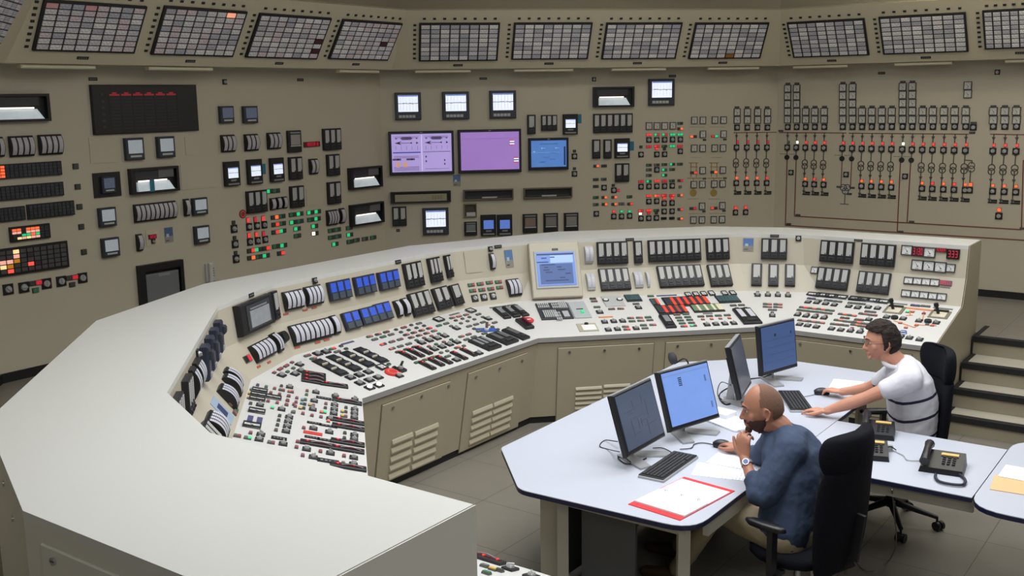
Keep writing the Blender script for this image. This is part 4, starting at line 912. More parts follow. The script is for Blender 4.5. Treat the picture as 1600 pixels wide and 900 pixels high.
switch(F, *F.hit(1521, 199), .066, 'extra rotary switch right of the eighteenth feeder, with a tab above', 'switches of the feeder mimic')
plate(F, *F.hit(1521.5, 192), .06, .022, black, 'black tab above the extra rotary switch'); plate(F, *F.hit(1519, 207.5), .06, .02, black, 'black tab at the right end of the long bus line')
lineset(F, ident, [(1218, 207, 1322.5, 207.8)], .009, bus, 'mimic_bus', 'maroon bus line from the corner across seven right-board feeders')
lineset(F, ident, [(1326, 208, 1513.5, 209.6)], .009, bus, 'mimic_bus', 'long maroon bus line across the middle right-board feeders')
lineset(F, ident, [(1547, 209.6, 1640, 211)], .009, bus, 'mimic_bus', 'maroon bus line at the right edge of the view')
lineset(F, ident, [(1230, 248, 1227.3, 352), (1227.3, 352, 1640, 377.8), (1407, 252, 1402, 362.5)], .011, bus, 'mimic_bus', 'outer maroon line dropping and running right under the feeders')
lineset(F, ident, [(1244.2, 248, 1241.5, 337.6), (1241.5, 337.6, 1596, 358.7), (1423, 253, 1417.5, 347.5), (1599, 250, 1596, 358.7)], .011, bus, 'mimic_bus', 'inner maroon line dropping and running right under the feeders')
lineset(F, ident, [(1316, 250, 1314, 291), (1331, 250.5, 1329, 291), (1314, 291, 1317, 292), (1329, 291, 1326, 292)], .009, bus, 'mimic_bus', 'pair of short maroon drops joining at the three linked circles')
lineset(F, ident, [(1320.5, 301, 1319.8, 318.5), (1313, 318.5, 1326, 319.2)], .008, mat('mimic_slate', (84, 84, 98), .6), 'mimic_symbol', 'three linked circles on a slate stem', rings=((1318, 293, .04), (1324, 293, .04), (1321, 298.5, .04)))
lineset(F, ident, [(1507.5, 250, 1519, 251), (1519, 251, 1518.3, 256), (1516.5, 266, 1515, 292)], .01, ln, 'mimic_symbol', 'doubled branch with extra linked circles on the eighteenth feeder', rings=((1518, 258.5, .036), (1517.7, 264, .036)))
switch(F, *F.hit(1515, 297), .066, 'extra lowest switch on the doubled eighteenth feeder', 'switches of the feeder mimic'); lamps(F, *F.hit(1517, 288.5), 'o', .04, .042, 'red lamp over the extra switch of the doubled feeder')
for i, (x, y, t) in enumerate(((1236.3, 269.5, 'between the first two feeder drops'), (1322.3, 272.5, 'between the paired middle drops'), (1414.3, 275.5, 'between the two long central drops'))): switch(F, *F.hit(x, y), .06, 'lone square key switch ' + t, 'lone key switches')
lamps(F, *F.hit(1561.5, 328), 'o', .04, .042, 'lone red lamp low on the right board'); switch(F, *F.hit(1560.8, 337.5), .07, 'lone rotary switch low on the right board, under a red lamp')
for x, y, t in ((1247, 336, 'at the inner maroon corner'), (1232.5, 350, 'at the outer maroon corner'), (1424.5, 346.5, 'at the foot of the second long drop'), (1407.5, 362, 'at the foot of the first long drop'), (1311, 292, 'left of the three linked circles'), (1331.5, 293.5, 'right of the three linked circles'), (1220, 204.5, 'at the left end of the bus line'), (1327, 303, 'below the three linked circles'), (1598, 357, 'at the right view edge on the inner line')):
    plate(F, *F.hit(x, y), .055, .02, black, 'tiny black tab ' + t, 'tabs on the maroon lines')
plate(F, *B(1372, 112.5, 1383, 116), black, 'small black name plate centred on the right board'); switch(F, *F.hit(1558.5, 112.8), .05, 'tiny key switch high on the right board')
# ---------------------------------------------------------------- console instruments
def bt(F, T): return lambda x0, y0, x1, y1: F.box(*T(x0, y0), *T(x1, y1))
I = lambda x, y: (x, y)
# centre section
F = FU[6]; B = bt(F, I)
bank_flat(F, B(931.3, 378.8, 980.8, 411.5), 4); bank_flat(F, B(988.8, 377, 1003.3, 411), 1); bank_flat(F, B(1011, 376, 1094.5, 406.5), 7); bank_flat(F, B(1101.8, 373, 1138.8, 405), 3)
bank_arc(F, B(912.5, 385, 926.3, 411), 2, light=True); plate(F, *B(977.5, 372.3, 990.5, 376))
F = FL[6]; B = bt(F, I)
bank_flat(F, B(933.5, 422.5, 986, 453), 4); bank_arc(F, B(914, 428.5, 930, 454), 2, light=True); bank_arc(F, B(988, 426, 1005, 450), 2, light=True); bank_arc(F, B(1007, 426, 1015.5, 449), 1, light=True)
bank_flat(F, B(1024.5, 418, 1100, 447.5), 6); bank_flat(F, B(1103.3, 416, 1144.3, 447), 3)
# narrow corner right of centre
F = FU[7]; B = bt(F, I)
bank_flat(F, B(1190, 372.5, 1229, 405.5), 3); notice(F, B(1161.3, 372, 1177, 392.5), None, (84, 118, 172), (196, 204, 206)); switch(F, *F.hit(1247.5, 372.5), .05); plate(F, *B(1203.5, 366.5, 1217, 370.5))
F = FL[7]; B = bt(F, I)
for q in ((1174.5, 413.5, 1190, 447.5), (1201, 414.5, 1216, 448), (1226.8, 414.5, 1242, 448.2)): bank_flat(F, B(*q), 1)
# right end
F = FU[8]; B = bt(F, I)
bank_flat(F, B(1284.5, 375, 1333, 412.5), 4); bank_flat(F, B(1347.5, 379, 1398, 418), 4); plate(F, *B(1335, 373.5, 1347.5, 377.5))
T = lambda x, y: (1380 + x / 8.18, 370 + y / 8.18); B = bt(F, T)
def mt(F, q, light=True): a, b, w, h = q; return meter(F, a, b, w, h, light=light)
for q in ((240, 103, 372, 240), (525, 130, 665, 270), (370, 288, 508, 432), (515, 302, 655, 446), (662, 315, 803, 462), (812, 342, 918, 455)): mt(F, B(*q))
def dg(F, q, n, back=None): return digital(F, q, n, None, None, 'lcd_red', back)
dg(F, B(376, 120, 522, 255), 4, mat('readout_dark', (58, 26, 38), .3, emit=.06)); dg(F, B(676, 140, 812, 200), 5, MATS['readout_maroon']); dg(F, B(820, 152, 975, 292), 3, mat('readout_black', (18, 14, 18), .3))
F = FL[8]; B = bt(F, T)
for k in range(4): mt(F, B(275 + 110 * k, 512 + 8 * k, 385 + 110 * k, 612 + 9 * k))
for k in range(5): mt(F, B(243 + 112 * k, 675 + 11 * k, 357 + 112 * k, 778 + 11 * k))
dg(F, B(722, 555, 875, 630), 5, mat('readout_plum', (104, 40, 66), .3, emit=.12)); plate(F, *B(724, 634, 855, 660), MATS['lens_grey'])
B = bt(F, I); bank_flat(F, B(1280.5, 417.5, 1324, 454.5), 4); bank_flat(F, B(1343.8, 424, 1388.5, 460.8), 4)
a, b = F.hit(1273, 422.5); meter(F, a, b, .066, .066, light=True)
# framed screen in the narrow corner left of centre
G = Fr(FL[6].o, dv(DIRS[6]), (PL['top'][6] - PL['brear'][6]) - dv(DIRS[6]) * (PL['top'][6] - PL['brear'][6]).dot(dv(DIRS[6]))); G = Fr(G.P(0, 0, .03), G.u, G.v); G.owner = CS[6]
a, b, w, h = G.box(825, 380.5, 911, 463.5); m = MB(); m.cbox(0, 0, w, h, -.12, .02, conp, .008)
fr = ob('screen_surround', m, CS[6], G.M(a, b)); a2, b2, w2, h2 = G.box(832.5, 394, 904, 450)
m = MB(); m.cbox(a2 - a, b2 - b, w2, h2, .02, .03, lgrey, .006); child('screen_bezel', m, fr)
m = MB(); sw, sh = w2 * .9, h2 * .88; m.cbox(a2 - a, b2 - b + .004, sw, sh, .03, .034, mat('crt_blue', (92, 124, 190), .3, emit=.5, noise=.08, nscale=20)); child('screen', m, fr)
m = MB(); cx, cy = a2 - a, b2 - b; dk = mat('crt_ink', (44, 62, 110), .5, emit=.1); md = mat('crt_mid', (72, 96, 150), .5, emit=.25); lt = mat('crt_pale', (150, 176, 226), .5, emit=.5)
m.cbox(cx, cy - sh * .14, sw * .86, sh * .6, .034, .035, md); m.cbox(cx + sw * .16, cy + sh * .3, sw * .6, sh * .22, .034, .035, lt); m.cbox(cx, cy + sh * .45, sw * .96, sh * .04, .034, .0355, dk)
for x, y, q in ((-.26, .06, .1), (-.26, -.02, .16), (-.2, -.09, .18), (.08, .06, .12), (.14, -.02, .2), (-.34, .22, .3), (-.2, .14, .36), (.14, -.26, .14), (.0, -.34, .6), (.3, -.14, .14), (-.3, .34, .14), (-.08, .36, .12)): m.cbox(cx + x * sw, cy + y * sh, sw * q, sh * .03, .035, .036, dk)
child('screen_page', m, fr); G2 = Fr(G.P(0, 0, .02), G.u, G.v); G2.owner = CS[6]; plate(G2, *bt(G2, I)(862, 388.5, 872, 391.5))
# centre-left section
F = FU[4]; B = bt(F, I)
for n, q in ((4, (439, 457, 473, 480)), (4, (472.5, 449, 503.3, 474))): bank_arc(F, B(*q), n)
for q in ((508.8, 442, 547.5, 464), (549.3, 434, 586, 456), (587, 426.8, 622.5, 447.8)): bank_flat(F, B(*q), 3, style=1)
for n, q in ((3, (627, 413, 660.8, 446)), (3, (665.5, 404.5, 689.5, 438.8)), (2, (691.5, 399.8, 706, 433))): bank_flat(F, B(*q), n)
plate(F, *B(617, 407, 627, 411)); switch(F, *F.hit(491.5, 438.5), .045)
for x, y in ((446.5, 490.5), (476.5, 484.3), (491, 480.5)): plate(F, *F.hit(x, y), .05, .012, mat('dymo_red', (180, 84, 66), .5))
F = FU[5]; B = bt(F, I); plate(F, *B(724.5, 394, 753.5, 424.5), conp, d=.004, name='blank_plate')
bank_arc(F, B(763, 396, 772.5, 421), 1); switch(F, *F.hit(766, 389), .045); notice(F, B(787.5, 391, 803, 417), None, (86, 120, 166), (190, 200, 204)); plate(F, *B(772, 383.5, 784, 387))
F = FL[4]; B = bt(F, I)
bank_arc(F, B(448.3, 510.5, 490, 533), 4); bank_arc(F, B(480, 503.5, 519, 525.5), 4); bank_arc(F, B(511.8, 495, 530.5, 521.5), 1)
for q in ((530.3, 491, 563.8, 511.5), (557, 484.3, 590, 503.8), (580.5, 477.3, 612.5, 497.8)): bank_flat(F, B(*q), 2, style=1)
bank_arc(F, B(611.8, 471.3, 628, 495), 1); bank_arc(F, B(623.3, 468, 640, 492.5), 1)
for n, q in ((3, (633.8, 461, 677.5, 488)), (2, (671.8, 452.5, 705.5, 480)), (1, (698.8, 447.5, 723, 475))): bank_flat(F, B(*q), n)
for x, y in ((464, 542.8), (496, 535), (510, 531)): plate(F, *F.hit(x, y), .055, .014, MATS['dymo_red'])
T5 = lambda x, y: (700 + x / 7.5, 440 + y / 7.5); F = FL[5]; B = bt(F, I)
for x, y in ((270, 40), (375, 28), (482, 12), (588, 5), (287, 107), (395, 97), (500, 85), (603, 70)): lamps(F, *F.hit(*T5(x, y)), 'GP', .068, .03)
for x, y in ((312, 197), (418, 184), (524, 170)): switch(F, *F.hit(*T5(x, y)), .062)
bank_arc(F, B(789, 438, 814.5, 461.5), 3)
# narrow corner with the old screen
F = FU[3]; B = bt(F, I); G = Fr(F.P(0, 0, .01), F.u, F.v); G.owner = CS[3]
a, b, w, h = F.box(363, 479, 422, 504); m = MB(); m.cbox(0, 0, w, h, 0, .05, black, .01); mn = ob('recorder_screen', m, CS[3], F.M(a, b))
m = MB(); m.cbox(.01, 0, w * .7, h * .8, .05, .054, mat('crt_dark', (52, 54, 58), .2)); child('screen_glass', m, mn)
m = MB(); m.cbox(.02, -h * .06, w * .58, h * .54, .054, .057, mat('crt_grey', (140, 144, 150), .4, emit=.12, noise=.2, nscale=20)); m.cbox(.01, h * .27, w * .5, h * .05, .054, .057, grey); child('picture', m, mn)
bank_flat(F, B(418.5, 457, 433, 497), 1); plate(F, *F.hit(392.5, 461), .07, .028)
F = FL[3]; B = bt(F, I)
bank_arc(F, B(386, 543, 429, 553), 5); bank_arc(F, B(418, 524, 441, 549), 2)
a, b = F.hit(437, 530); m = MB(); m.cyl(0, 0, .05, 0, .06, black, 12, .04); ob('key_switch', m, CS[3], F.M(a, b)); lamps(F, *F.hit(386, 561), 'kR', .08, .05)
for x, y in ((404, 573), (420, 566)): plate(F, *F.hit(x, y), .05, .014, MATS['dymo_red'])
# left section: upright panels seen at a slant (u runs away from the camera)
F = FU[2]; L2 = (PL['brk'][3] - PL['brk'][2]).length
def ub(x, y): return F.hit(x, y)
for x in (345, 337, 329, 321):
    a, b = F.hit(x, 520 - (345 - x) * -1.1 - 0); m = MB(); m.cbox(0, 0, .075, .2, 0, .085, casedk, .012); m.cbox(0, -.06, .05, .03, .085, .1, lgrey, .003)
ZB = {}
for k, u in enumerate((L2 - .16, L2 - .38, L2 - .6, L2 - .82)):
    m = MB(); m.cbox(0, 0, .11, .2, 0, .05, casedk, .01); r = ob('plug_module', m, CS[2], F.M(u, .13)); m = MB(); m.cbox(0, .045, .07, .05, .05, .075, bezb, .01); m.cbox(0, -.07, .05, .025, .05, .058, lgrey); child('module_cover', m, r)
switch(F, L2 - .98, .22, .05)
bank_arc(F, (L2 - 1.1, .13, .15, .17), 3); bank_arc(F, (L2 - 1.27, .13, .1, .17), 2); bank_flat(F, (L2 - 1.48, .12, .17, .2), 3); bank_flat(F, (L2 - 1.85, .12, .26, .19), 5)
F = FL[2]; L3 = (PL['brear'][3] - PL['brear'][2]).length
for n, q in ((2, (-.36, .13, .1, .16)), (2, (-.49, .12, .1, .16)), (3, (-.74, .12, .14, .16)), (4, (-1.32, .12, .2, .16)), (2, (-1.5, .11, .13, .2))):
    (bank_flat if n == 2 and q[0] < -1.4 else bank_arc)(F, (L3 + q[0], *q[1:]), n)
a, b = L3 - 1.0, .12; m = MB(); m.cbox(0, 0, .16, .17, 0, .004, mat('card_blue', (150, 170, 190), .6)); r = ob('instruction_card', m, CS[2], F.M(a, b)); m = MB(); m.cbox(0, 0, .08, .08, .004, .006, mat('card_navy', (52, 60, 100), .5)); child('card_print', m, r)
for x, y, c in ((359, 632, 'P'), (366, 646, 'Pe'), (368, 642, 'Ge')): lamps(F, *F.hit(x, y), c, .05, .03)
# ------ bench of the left section
def items(F, T, txt):
    for ln_ in txt.split(';'):
        q = ln_.split(','); k = q[0]; x, y = float(q[1]), float(q[2]); a, b = F.hit(*T(x, y))
        if k == 's': switch(F, a, b, float(q[3]) if len(q) > 3 else (.047 if F.owner is CS[2] else .054))
        elif k == 'w': switch(F, a, b, .06, lit=1, name='lit_push_button')
        elif k == 'l': lamps(F, a, b, q[3], float(q[4]) if len(q) > 4 else (.021 if F.owner is CS[2] else .03) * len(q[3]), float(q[5]) if len(q) > 5 else (.034 if F.owner is CS[2] else .024))
        elif k == 'm': meter(F, a, b, float(q[3]), float(q[4]), light=True)
        elif k == 'p': plate(F, a, b, float(q[3]), float(q[4]), {'g': MATS['lens_grey'], 'b': MATS['lens_blue'], 'o': mat('plate_orange', (214, 132, 84), .5), 'd': dark, 'k': black, 'w': white}[q[5]])
F = FB[2]; FB2 = F
selr = mat('selector_red', (112, 24, 44), .35, emit=.1)
def selector(F, a, b, w, h, n=1, rot=0, leds=1, vert=False):
    """long black illuminated selector with a curved scale and red glow"""
    w, h = rq(w), rq(h); m = MB(); m.cbox(0, 0, w, h, 0, .016, black, .004); r = ob('illuminated_selector', m, F.owner, F.M(a, b, 0, rot))
    for k in range(n):
        y = -h / 2 + h * (k + .5) / n; m = MB(); m.cbox(0, y, w * .8, h / n * .22, .016, .019, selr); child('glow_window', m, r)
        m = MB(); m.tube([(-w * .2, y - h / n * .2, .018), (w * .1, y - h / n * .12, .026), (w * .4, y - h / n * .25, .018)], .003, grey, 6, 4); child('scale_arc', m, r)
        for q in range(leds): m = MB(); m.cyl(-w * .3 + q * w * .45, y, .007, .016, .022, LC['r'], 8); child('led', m, r)
    return r
T1 = lambda x, y: (360 + x / 7.5, 580 + y / 7.5); T2 = lambda x, y: (440 + x / 5.293, 580 + y / 5.293)
# meters here lie with their long side across the bench; frame with u across
FX = Fr(F.o, -F.v, F.u); FX.owner = F.owner
items(FX, T1, 'm,341,237,.1,.06;m,325,287,.1,.06;m,312,335,.1,.06;m,503,318,.1,.06;m,308,478,.1,.065;m,250,646,.105,.07;s,345,405;s,598,456;s,693,195;s,687,548;s,675,603;s,663,658;s,650,715;s,355,752;s,335,810;s,616,862;'
      'l,318,172,b;l,417,192,G;l,235,388,d;l,516,212,P;l,596,182,d;l,600,230,eP;l,705,250,pP;l,472,262,P;l,575,278,P;l,440,360,P;l,547,380,P;l,677,300,P;l,665,350,P;l,652,400,P;l,490,437,g;l,575,532,d;l,563,585,d;l,550,640,d;l,533,700,n;l,235,732,m;l,80,768,eP;l,200,792,eg;l,475,845,eP;l,222,270,y;l,212,318,y;l,245,222,c;p,570,790,.09,.05,k;l,742,400,P;l,738,490,e')
for x, y in ((233, 555), (342, 575)): 
    a, b = FX.hit(*T1(x, y)); plate(FX, a, b, .032, .1, MATS['lens_blue'])
items(FX, T2, 's,283,180;s,268,252;s,257,322;s,443,212;s,437,285;s,434,322;s,430,357;s,400,400;s,605,240;s,603,322;s,601,355;s,600,390;s,262,480;s,393,510;s,600,535;s,598,572;s,205,652;s,402,685;s,595,722;s,260,718;s,592,778;'
      'l,210,168,P;l,205,200,G;l,195,243,G;l,170,243,c;l,190,280,d;l,165,272,c;l,232,285,y;l,262,290,P;l,152,312,y;l,182,313,d;l,125,228,P;l,118,262,P;l,112,297,P;l,175,357,P;l,100,343,e;l,365,275,P;l,360,310,d;l,328,345,s;l,356,347,g;l,325,385,m;l,250,373,P;l,532,308,d;l,530,343,d;l,500,340,y;l,500,375,y;l,530,380,m;l,385,420,s;l,182,475,P;l,522,518,d;l,518,560,d;l,132,590,P;l,122,635,P;l,320,670,P;l,515,708,P;l,173,703,m;l,508,768,e;p,270,432,.09,.04,k;p,385,455,.11,.04,k;p,252,550,.09,.04,k;p,372,573,.11,.04,k;p,348,225,.1,.05,k;p,385,745,.12,.06,k;l,60,212,P;l,50,250,P;l,42,285,P;l,90,345,e')
for x, y, n in ((540, 258, 1), (550, 423, 2), (550, 472, 2), (545, 600, 2), (540, 655, 1), (296, 612, 1), (550, 800, 2)): selector(FX, *FX.hit(*T2(x, y)), .2, .06, 1, 0, n)
a, b = FX.hit(*T2(258, 515)); plate(FX, a, b, .11, .05, mat('plate_red', (196, 60, 52), .5))
# ------ bench of the centre-left section
F = FB[4]; T3 = lambda x, y: (420 + x / 7.5, 500 + y / 7.5); T4 = lambda x, y: (560 + x / 7.5, 470 + y / 7.5); F3 = FB[3]; F3 = Fr(FB[4].o, dv(25), FB[4].v - dv(25) * FB[4].v.dot(dv(25))); F3.owner = CS[4]
F3 = FB[3]
items(F3, T3, 's,150,655,.055;s,305,640,.055;s,358,530,.055;s,375,603,.055;l,62,625,P;l,132,582,PP;l,203,545,PP;l,270,505,P;l,285,573,G;l,218,615,G'); F3 = FB[4]
items(F3, T3, 's,572,402,.06;s,668,378,.06;l,452,425,eP;l,520,458,Gp;l,745,345,Gr;l,803,378,ee;l,845,313,d;l,905,345,d;p,925,270,.13,.02,b;'
      'l,1180,200,ep;l,1280,175,dp;l,1375,148,dP;l,1240,235,ee;l,1338,205,GG;l,1432,178,ee')
selector(FB[3], *FB[3].hit(*T3(525, 685)), .17, .2, 3, rad(-66), 1); selector(FB[3], *FB[3].hit(*T3(765, 770)), .19, .055, 1, rad(-62), 1)
items(F3, T3, 's,955,680,.06;s,1060,650,.06;s,1165,615,.06;s,1065,745,.06;s,1175,710,.06;s,1280,678,.06;w,1180,800;w,1288,772')
items(F, T3, 'm,1325,563,.07,.07;l,1405,527,G;l,1470,563,d')
for x, y in ((720, 560), (882, 510), (1042, 463), (1198, 418)):
    a, b = F.hit(*T3(x, y)); m = MB(); w_, h_ = .085, .3
    m.cbox(0, 0, w_, h_, 0, .01, black, .003); r = ob('switch_stack', m, CS[4], F.M(a, b))
    for k in (-1, 0, 1): m = MB(); m.cbox(0, k * .09 - .02, w_ * .86, .05, .01, .018, dark, .003); child('toggle_cover', m, r)
    for k in (-1, 1): m = MB(); m.cbox(-.01, k * .045 - .0, .05, .01, .01, .022, mat('label_cream', (206, 198, 178), .5)); child('label_strip', m, r)
a, b = F.hit(*T4(402, 845)); m = MB(); m.cyl(0, 0, .06, 0, .012, mat('disc_red', (206, 52, 48), .45), 24); m.ring(0, 0, .04, .008, .012, .014, MATS['lens_pink']); ob('red_disc_tag', m, CS[4], F.M(a, b))
a, b = F.hit(*T4(490, 820)); m = MB(); m.cbox(0, 0, .07, .07, 0, .02, black, .004); r = ob('pistol_grip_switch', m, CS[4], F.M(a, b)); m = MB(); m.cyl(0, 0, .018, .02, .04, knobm); m.bar((0, 0, .045), (.05, .03, .05), .016, .014, black); child('grip', m, r)
items(F, T4, 's,475,885,.055;l,355,750,G;l,420,788,G')
items(F, T4, 'l,440,345,d;l,530,320,PP;l,618,292,d;l,708,272,ee;l,497,375,d;l,588,350,d;l,680,325,d;l,768,300,d;l,560,405,dp;l,648,380,dp;l,740,355,dp;l,828,330,dr;l,618,437,dp;l,710,413,dp;l,797,388,dp;l,885,360,ep;l,290,517,rd;l,392,487,eP;l,487,460,eP;l,395,568,pe;l,490,540,ee;l,588,512,ee;'
      's,740,497,.056;s,830,470,.056;s,920,445,.056;s,1010,417,.056;l,680,470,G;l,768,443,P;l,855,420,P;l,942,393,G;s,888,572,.056;s,978,545,.056;s,1065,517,.056;s,1150,490,.056;l,825,543,P;l,910,517,G;l,1000,490,P;l,1087,463,G;'
      'm,940,228,.085,.07;m,1315,125,.085,.07;l,942,298,GG;l,1028,273,ee;p,1125,158,.13,.02,g;l,1098,207,ep;l,1178,188,pp;l,1260,170,ep;l,1140,238,n;l,1218,217,n;l,1300,198,n;l,1200,270,e;l,1278,245,e;l,1358,223,e;l,1405,165,ee;l,1085,303,e;s,1148,328,.056;l,1295,305,ee;l,1378,283,ee;l,1458,258,ee;l,1355,335,n;l,1415,362,ee;l,1475,390,ee;l,1205,425,ep;l,1290,400,eP;l,1265,460,ee;l,1350,430,ee;l,1235,535,e;l,1158,555,ns;l,968,615,e;l,1040,595,e;l,1045,658,Ge;s,1148,698,.056;s,1410,618,.056;'
      'l,468,605,dp;l,565,575,dp;l,660,547,dp;l,690,728,Gp;l,785,697,Gp;l,880,665,Gp')
for x, y in ((575, 650), (672, 620), (765, 590), (803, 765), (905, 725), (1000, 700), (1178, 650), (1290, 610)): selector(F, *F.hit(*T4(x, y)), .155, .046, 1, rad(-92), 1)
def bigind(F, x, y, T, w, h, n, mm):
    a, b = F.hit(*T(x, y)); m = MB(); m.cbox(0, 0, w, h, 0, .025, black, .008); r = ob('bench_indicator', m, F.owner, F.M(a, b))
    for k in range(n): q = MB(); q.cbox(-w / 2 + w * (k + .5) / n, h * .12, w / n * .55, h * .5, .025, .029, mm); child('scale_window', q, r)
    q = MB(); q.cbox(0, -h * .33, w * .5, h * .12, .025, .03, dark); child('control_pad', q, r)
bigind(F, 430, 740, T5, .17, .22, 3, mat('scale_dim', (128, 130, 134), .4)); bigind(F, 635, 675, T5, .17, .22, 2, mat('scale_dusk', (86, 88, 90), .3)); bigind(F, 792, 625, T5, .1, .23, 1, MATS['scale_dusk'])
F = FB[5]
for x, y in ((630, 380), (738, 365), (842, 352)): bigind(F, x, y, T5, .07, .21, 1, MATS['scale_dim']); 
for x, y in ((538, 305), (642, 292), (745, 277), (670, 543)): plate(F, *F.hit(*T5(x, y)), .085, .02, MATS['lens_grey'])
items(FB[4], T5, 's,468,440,.056;l,407,422,e;l,545,487,ee;l,520,537,n;l,582,567,n;l,470,512,s')
a, b = F.hit(*T5(897, 508)); m = MB(); m.cbox(0, 0, .085, .18, 0, .03, black, .006); r = ob('guarded_lever', m, CS[4], F.M(a, b)); m = MB(); m.cbox(.012, 0, .02, .12, .03, .05, MATS['selector_red'] if 'selector_red' in MATS else selr); child('lever', m, r)
a, b = F.hit(*T5(938, 465)); m = MB(); m.cyl(0, 0, .05, 0, .006, MATS['disc_red'], 20); m.cbox(0, 0, .05, .012, .006, .008, white); ob('red_disc_tag', m, CS[4], F.M(a, b, .012))
F = FB[4]; a, b = F.hit(*T5(448, 570)); m = MB(); m.cbox(0, 0, .2, .075, 0, .004, mat('tape_blue', (44, 84, 160), .5)); r = ob('blue_marker', m, CS[4], F.M(a, b, .001, rad(-25))); m = MB(); m.cyl(0, 0, .02, .004, .02, white); m.bar((0, .0, .02), (.01, .03, .06), .02, .02, black); child('flag_knob', m, r)
# ------ centre bench
F = FB[5]; G5 = FB[6]
F = G5; T6 = lambda x, y: (900 + x / 5.333, 440 + y / 5.333)
a, b, w, h = F.box(836, 476, 925, 497); m = MB(); m.cbox(0, 0, w * .64, h, 0, .014, dark, .003); kb = ob('function_keyboard', m, CS[6], F.M(a - w * .18, b))
for x, y, n, r_, kw, kh in ((-.38, .4, 6, 2, .05, .12), (-.3, -.22, 7, 1, .05, .42), (.06, .34, 4, 2, .05, .12), (.04, -.2, 3, 3, .05, .12), (.3, .3, 4, 1, .055, .4), (.3, -.28, 3, 1, .07, .34)):
    for c in range(n):
        for q in range(r_): m = MB(); m.cbox((x + c * .062 - .06) * w * .64, (y - q * .17) * h, kw * w * .64 * .8, kh * h, .014, .022, lgrey); child('key', m, kb)
m = MB(); m.cbox(0, 0, w * .34, h, 0, .014, mat('panel_silver', (172, 178, 180), .4), .003); r = ob('keyboard_side_panel', m, CS[6], F.M(a + w * .33, b)); m = MB(); m.cbox(0, 0, .06, .012, .014, .018, dark); m.cbox(.01, -.07, .02, .05, .014, .03, LC['g']); child('tag', m, r)
a, b = F.hit(*T5(1680, 505)) if False else F.hit(918, 512); m = MB(); m.cbox(0, 0, .17, .15, 0, .006, mat('plate_tan', (168, 162, 142), .5)); r = ob('notepad_plate', m, CS[6], F.M(a, b)); m = MB(); m.cbox(.01, -.015, .12, .1, .006, .012, white); child('notepad', m, r); m = MB(); m.cyl(0, .05, .018, .006, .02, black); child('clip', m, r)
items(F, T6, 'l,140,147,dd;l,152,168,eP;l,175,217,Ge;s,197,258,.06;s,520,220,.056;l,500,190,ee;p,248,297,.13,.02,o;s,238,340;s,314,335;s,388,332;s,268,405;s,345,400;s,500,393;l,297,233,eP;l,372,230,ep;l,455,308,ep;l,528,305,ep;l,600,302,GG;l,467,335,Ge;l,540,330,ep;l,615,325,ee;l,412,380,ep;l,424,403,er;l,562,368,Ge;l,640,365,ep;l,575,393,ee;'
      'l,622,125,ee;p,755,117,.19,.02,b;l,840,280,eP;l,915,275,Ge;l,855,305,ee;l,930,300,Ge;l,870,328,Ge;l,947,323,Ge;l,885,352,Ge;l,962,348,GP;l,900,377,er;l,978,372,ge;l,1040,295,ee;l,1112,291,ee;l,1185,288,Ge;l,1260,284,ee;l,1057,318,p,.03;l,1130,315,s,.03;l,1203,312,p,.03;l,1278,308,s,.03;p,1097,267,.09,.022,g;s,1090,362;s,1165,358;s,1240,354;s,1314,350;l,1310,203,ee;l,1378,200,ee;l,1340,228,n,.04;l,1412,225,n,.04;'
      's,1512,113')
a, b, w, h = F.box(*T6(205, 130), *T6(415, 205)); m = MB(); m.cbox(0, 0, w, h, 0, .01, lgrey, .003); r = ob('grey_subpanel', m, CS[6], F.M(a, b))
for s in (-1, 1): m = MB(); m.ring(s * w * .36, h * .08, .03, .008, .01, .016, dark); m.cyl(s * w * .36, h * .08, .02, .01, .02, white); child('selector_ring', m, r)
def strip(F, x0, y0, x1, y1, T, cells, cols):
    a, b, w, h = F.box(*T(x0, y0), *T(x1, y1)); m = MB(); m.cbox(0, 0, w, h, 0, .012, black, .003); r = ob('alarm_strip', m, CS[6], F.M(a, b)); n = len(cells)
    for k, c in enumerate(cells): m = MB(); m.cbox(-w * .48 + w * .96 * (k + .5) / n, 0, w * .96 / n * .94, h * .76, .012, .016, cols[c]); child('alarm_window', m, r)
ac = {'d': mat('window_dark', (52, 58, 62), .4), 't': mat('window_teal', (58, 84, 90), .4), 'r': mat('window_red', (216, 66, 52), .4, emit=.35), 'y': mat('window_cream', (222, 214, 184), .4), 'g': mat('window_green', (112, 136, 110), .4), 'p': mat('window_rose', (170, 70, 62), .4, emit=.1)}
strip(F, 395, 118, 555, 165, T6, 'ttttt', ac); strip(F, 608, 150, 708, 205, T6, 'tdr', ac); strip(F, 708, 140, 1130, 198, T6, 'ddrdrdrdrdrdr', ac); strip(F, 648, 208, 945, 268, T6, 'ddrdrdpdr', ac); strip(F, 942, 200, 1245, 250, T6, 'ggyggyggygyy', ac); strip(F, 1150, 125, 1380, 175, T6, 'tttttt', ac)
for k in range(4): a, b, w, h = F.box(*T6(900 + 65 * k, 102 - 4 * k), *T6(968 + 65 * k, 128 - 3 * k)); meter(F, a, b, w, h, light=True)
for k in range(2): a, b, w, h = F.box(*T6(1203 + 68 * k, 90 - 2 * k), *T6(1272 + 68 * k, 118 - 2 * k)); meter(F, a, b, w, h, light=True)
bigind(F, 762, 340, T6, .095, .24, 1, MATS['scale_dim']); bigind(F, 1425, 295, T6, .17, .3, 2, MATS['scale_strip_white'])
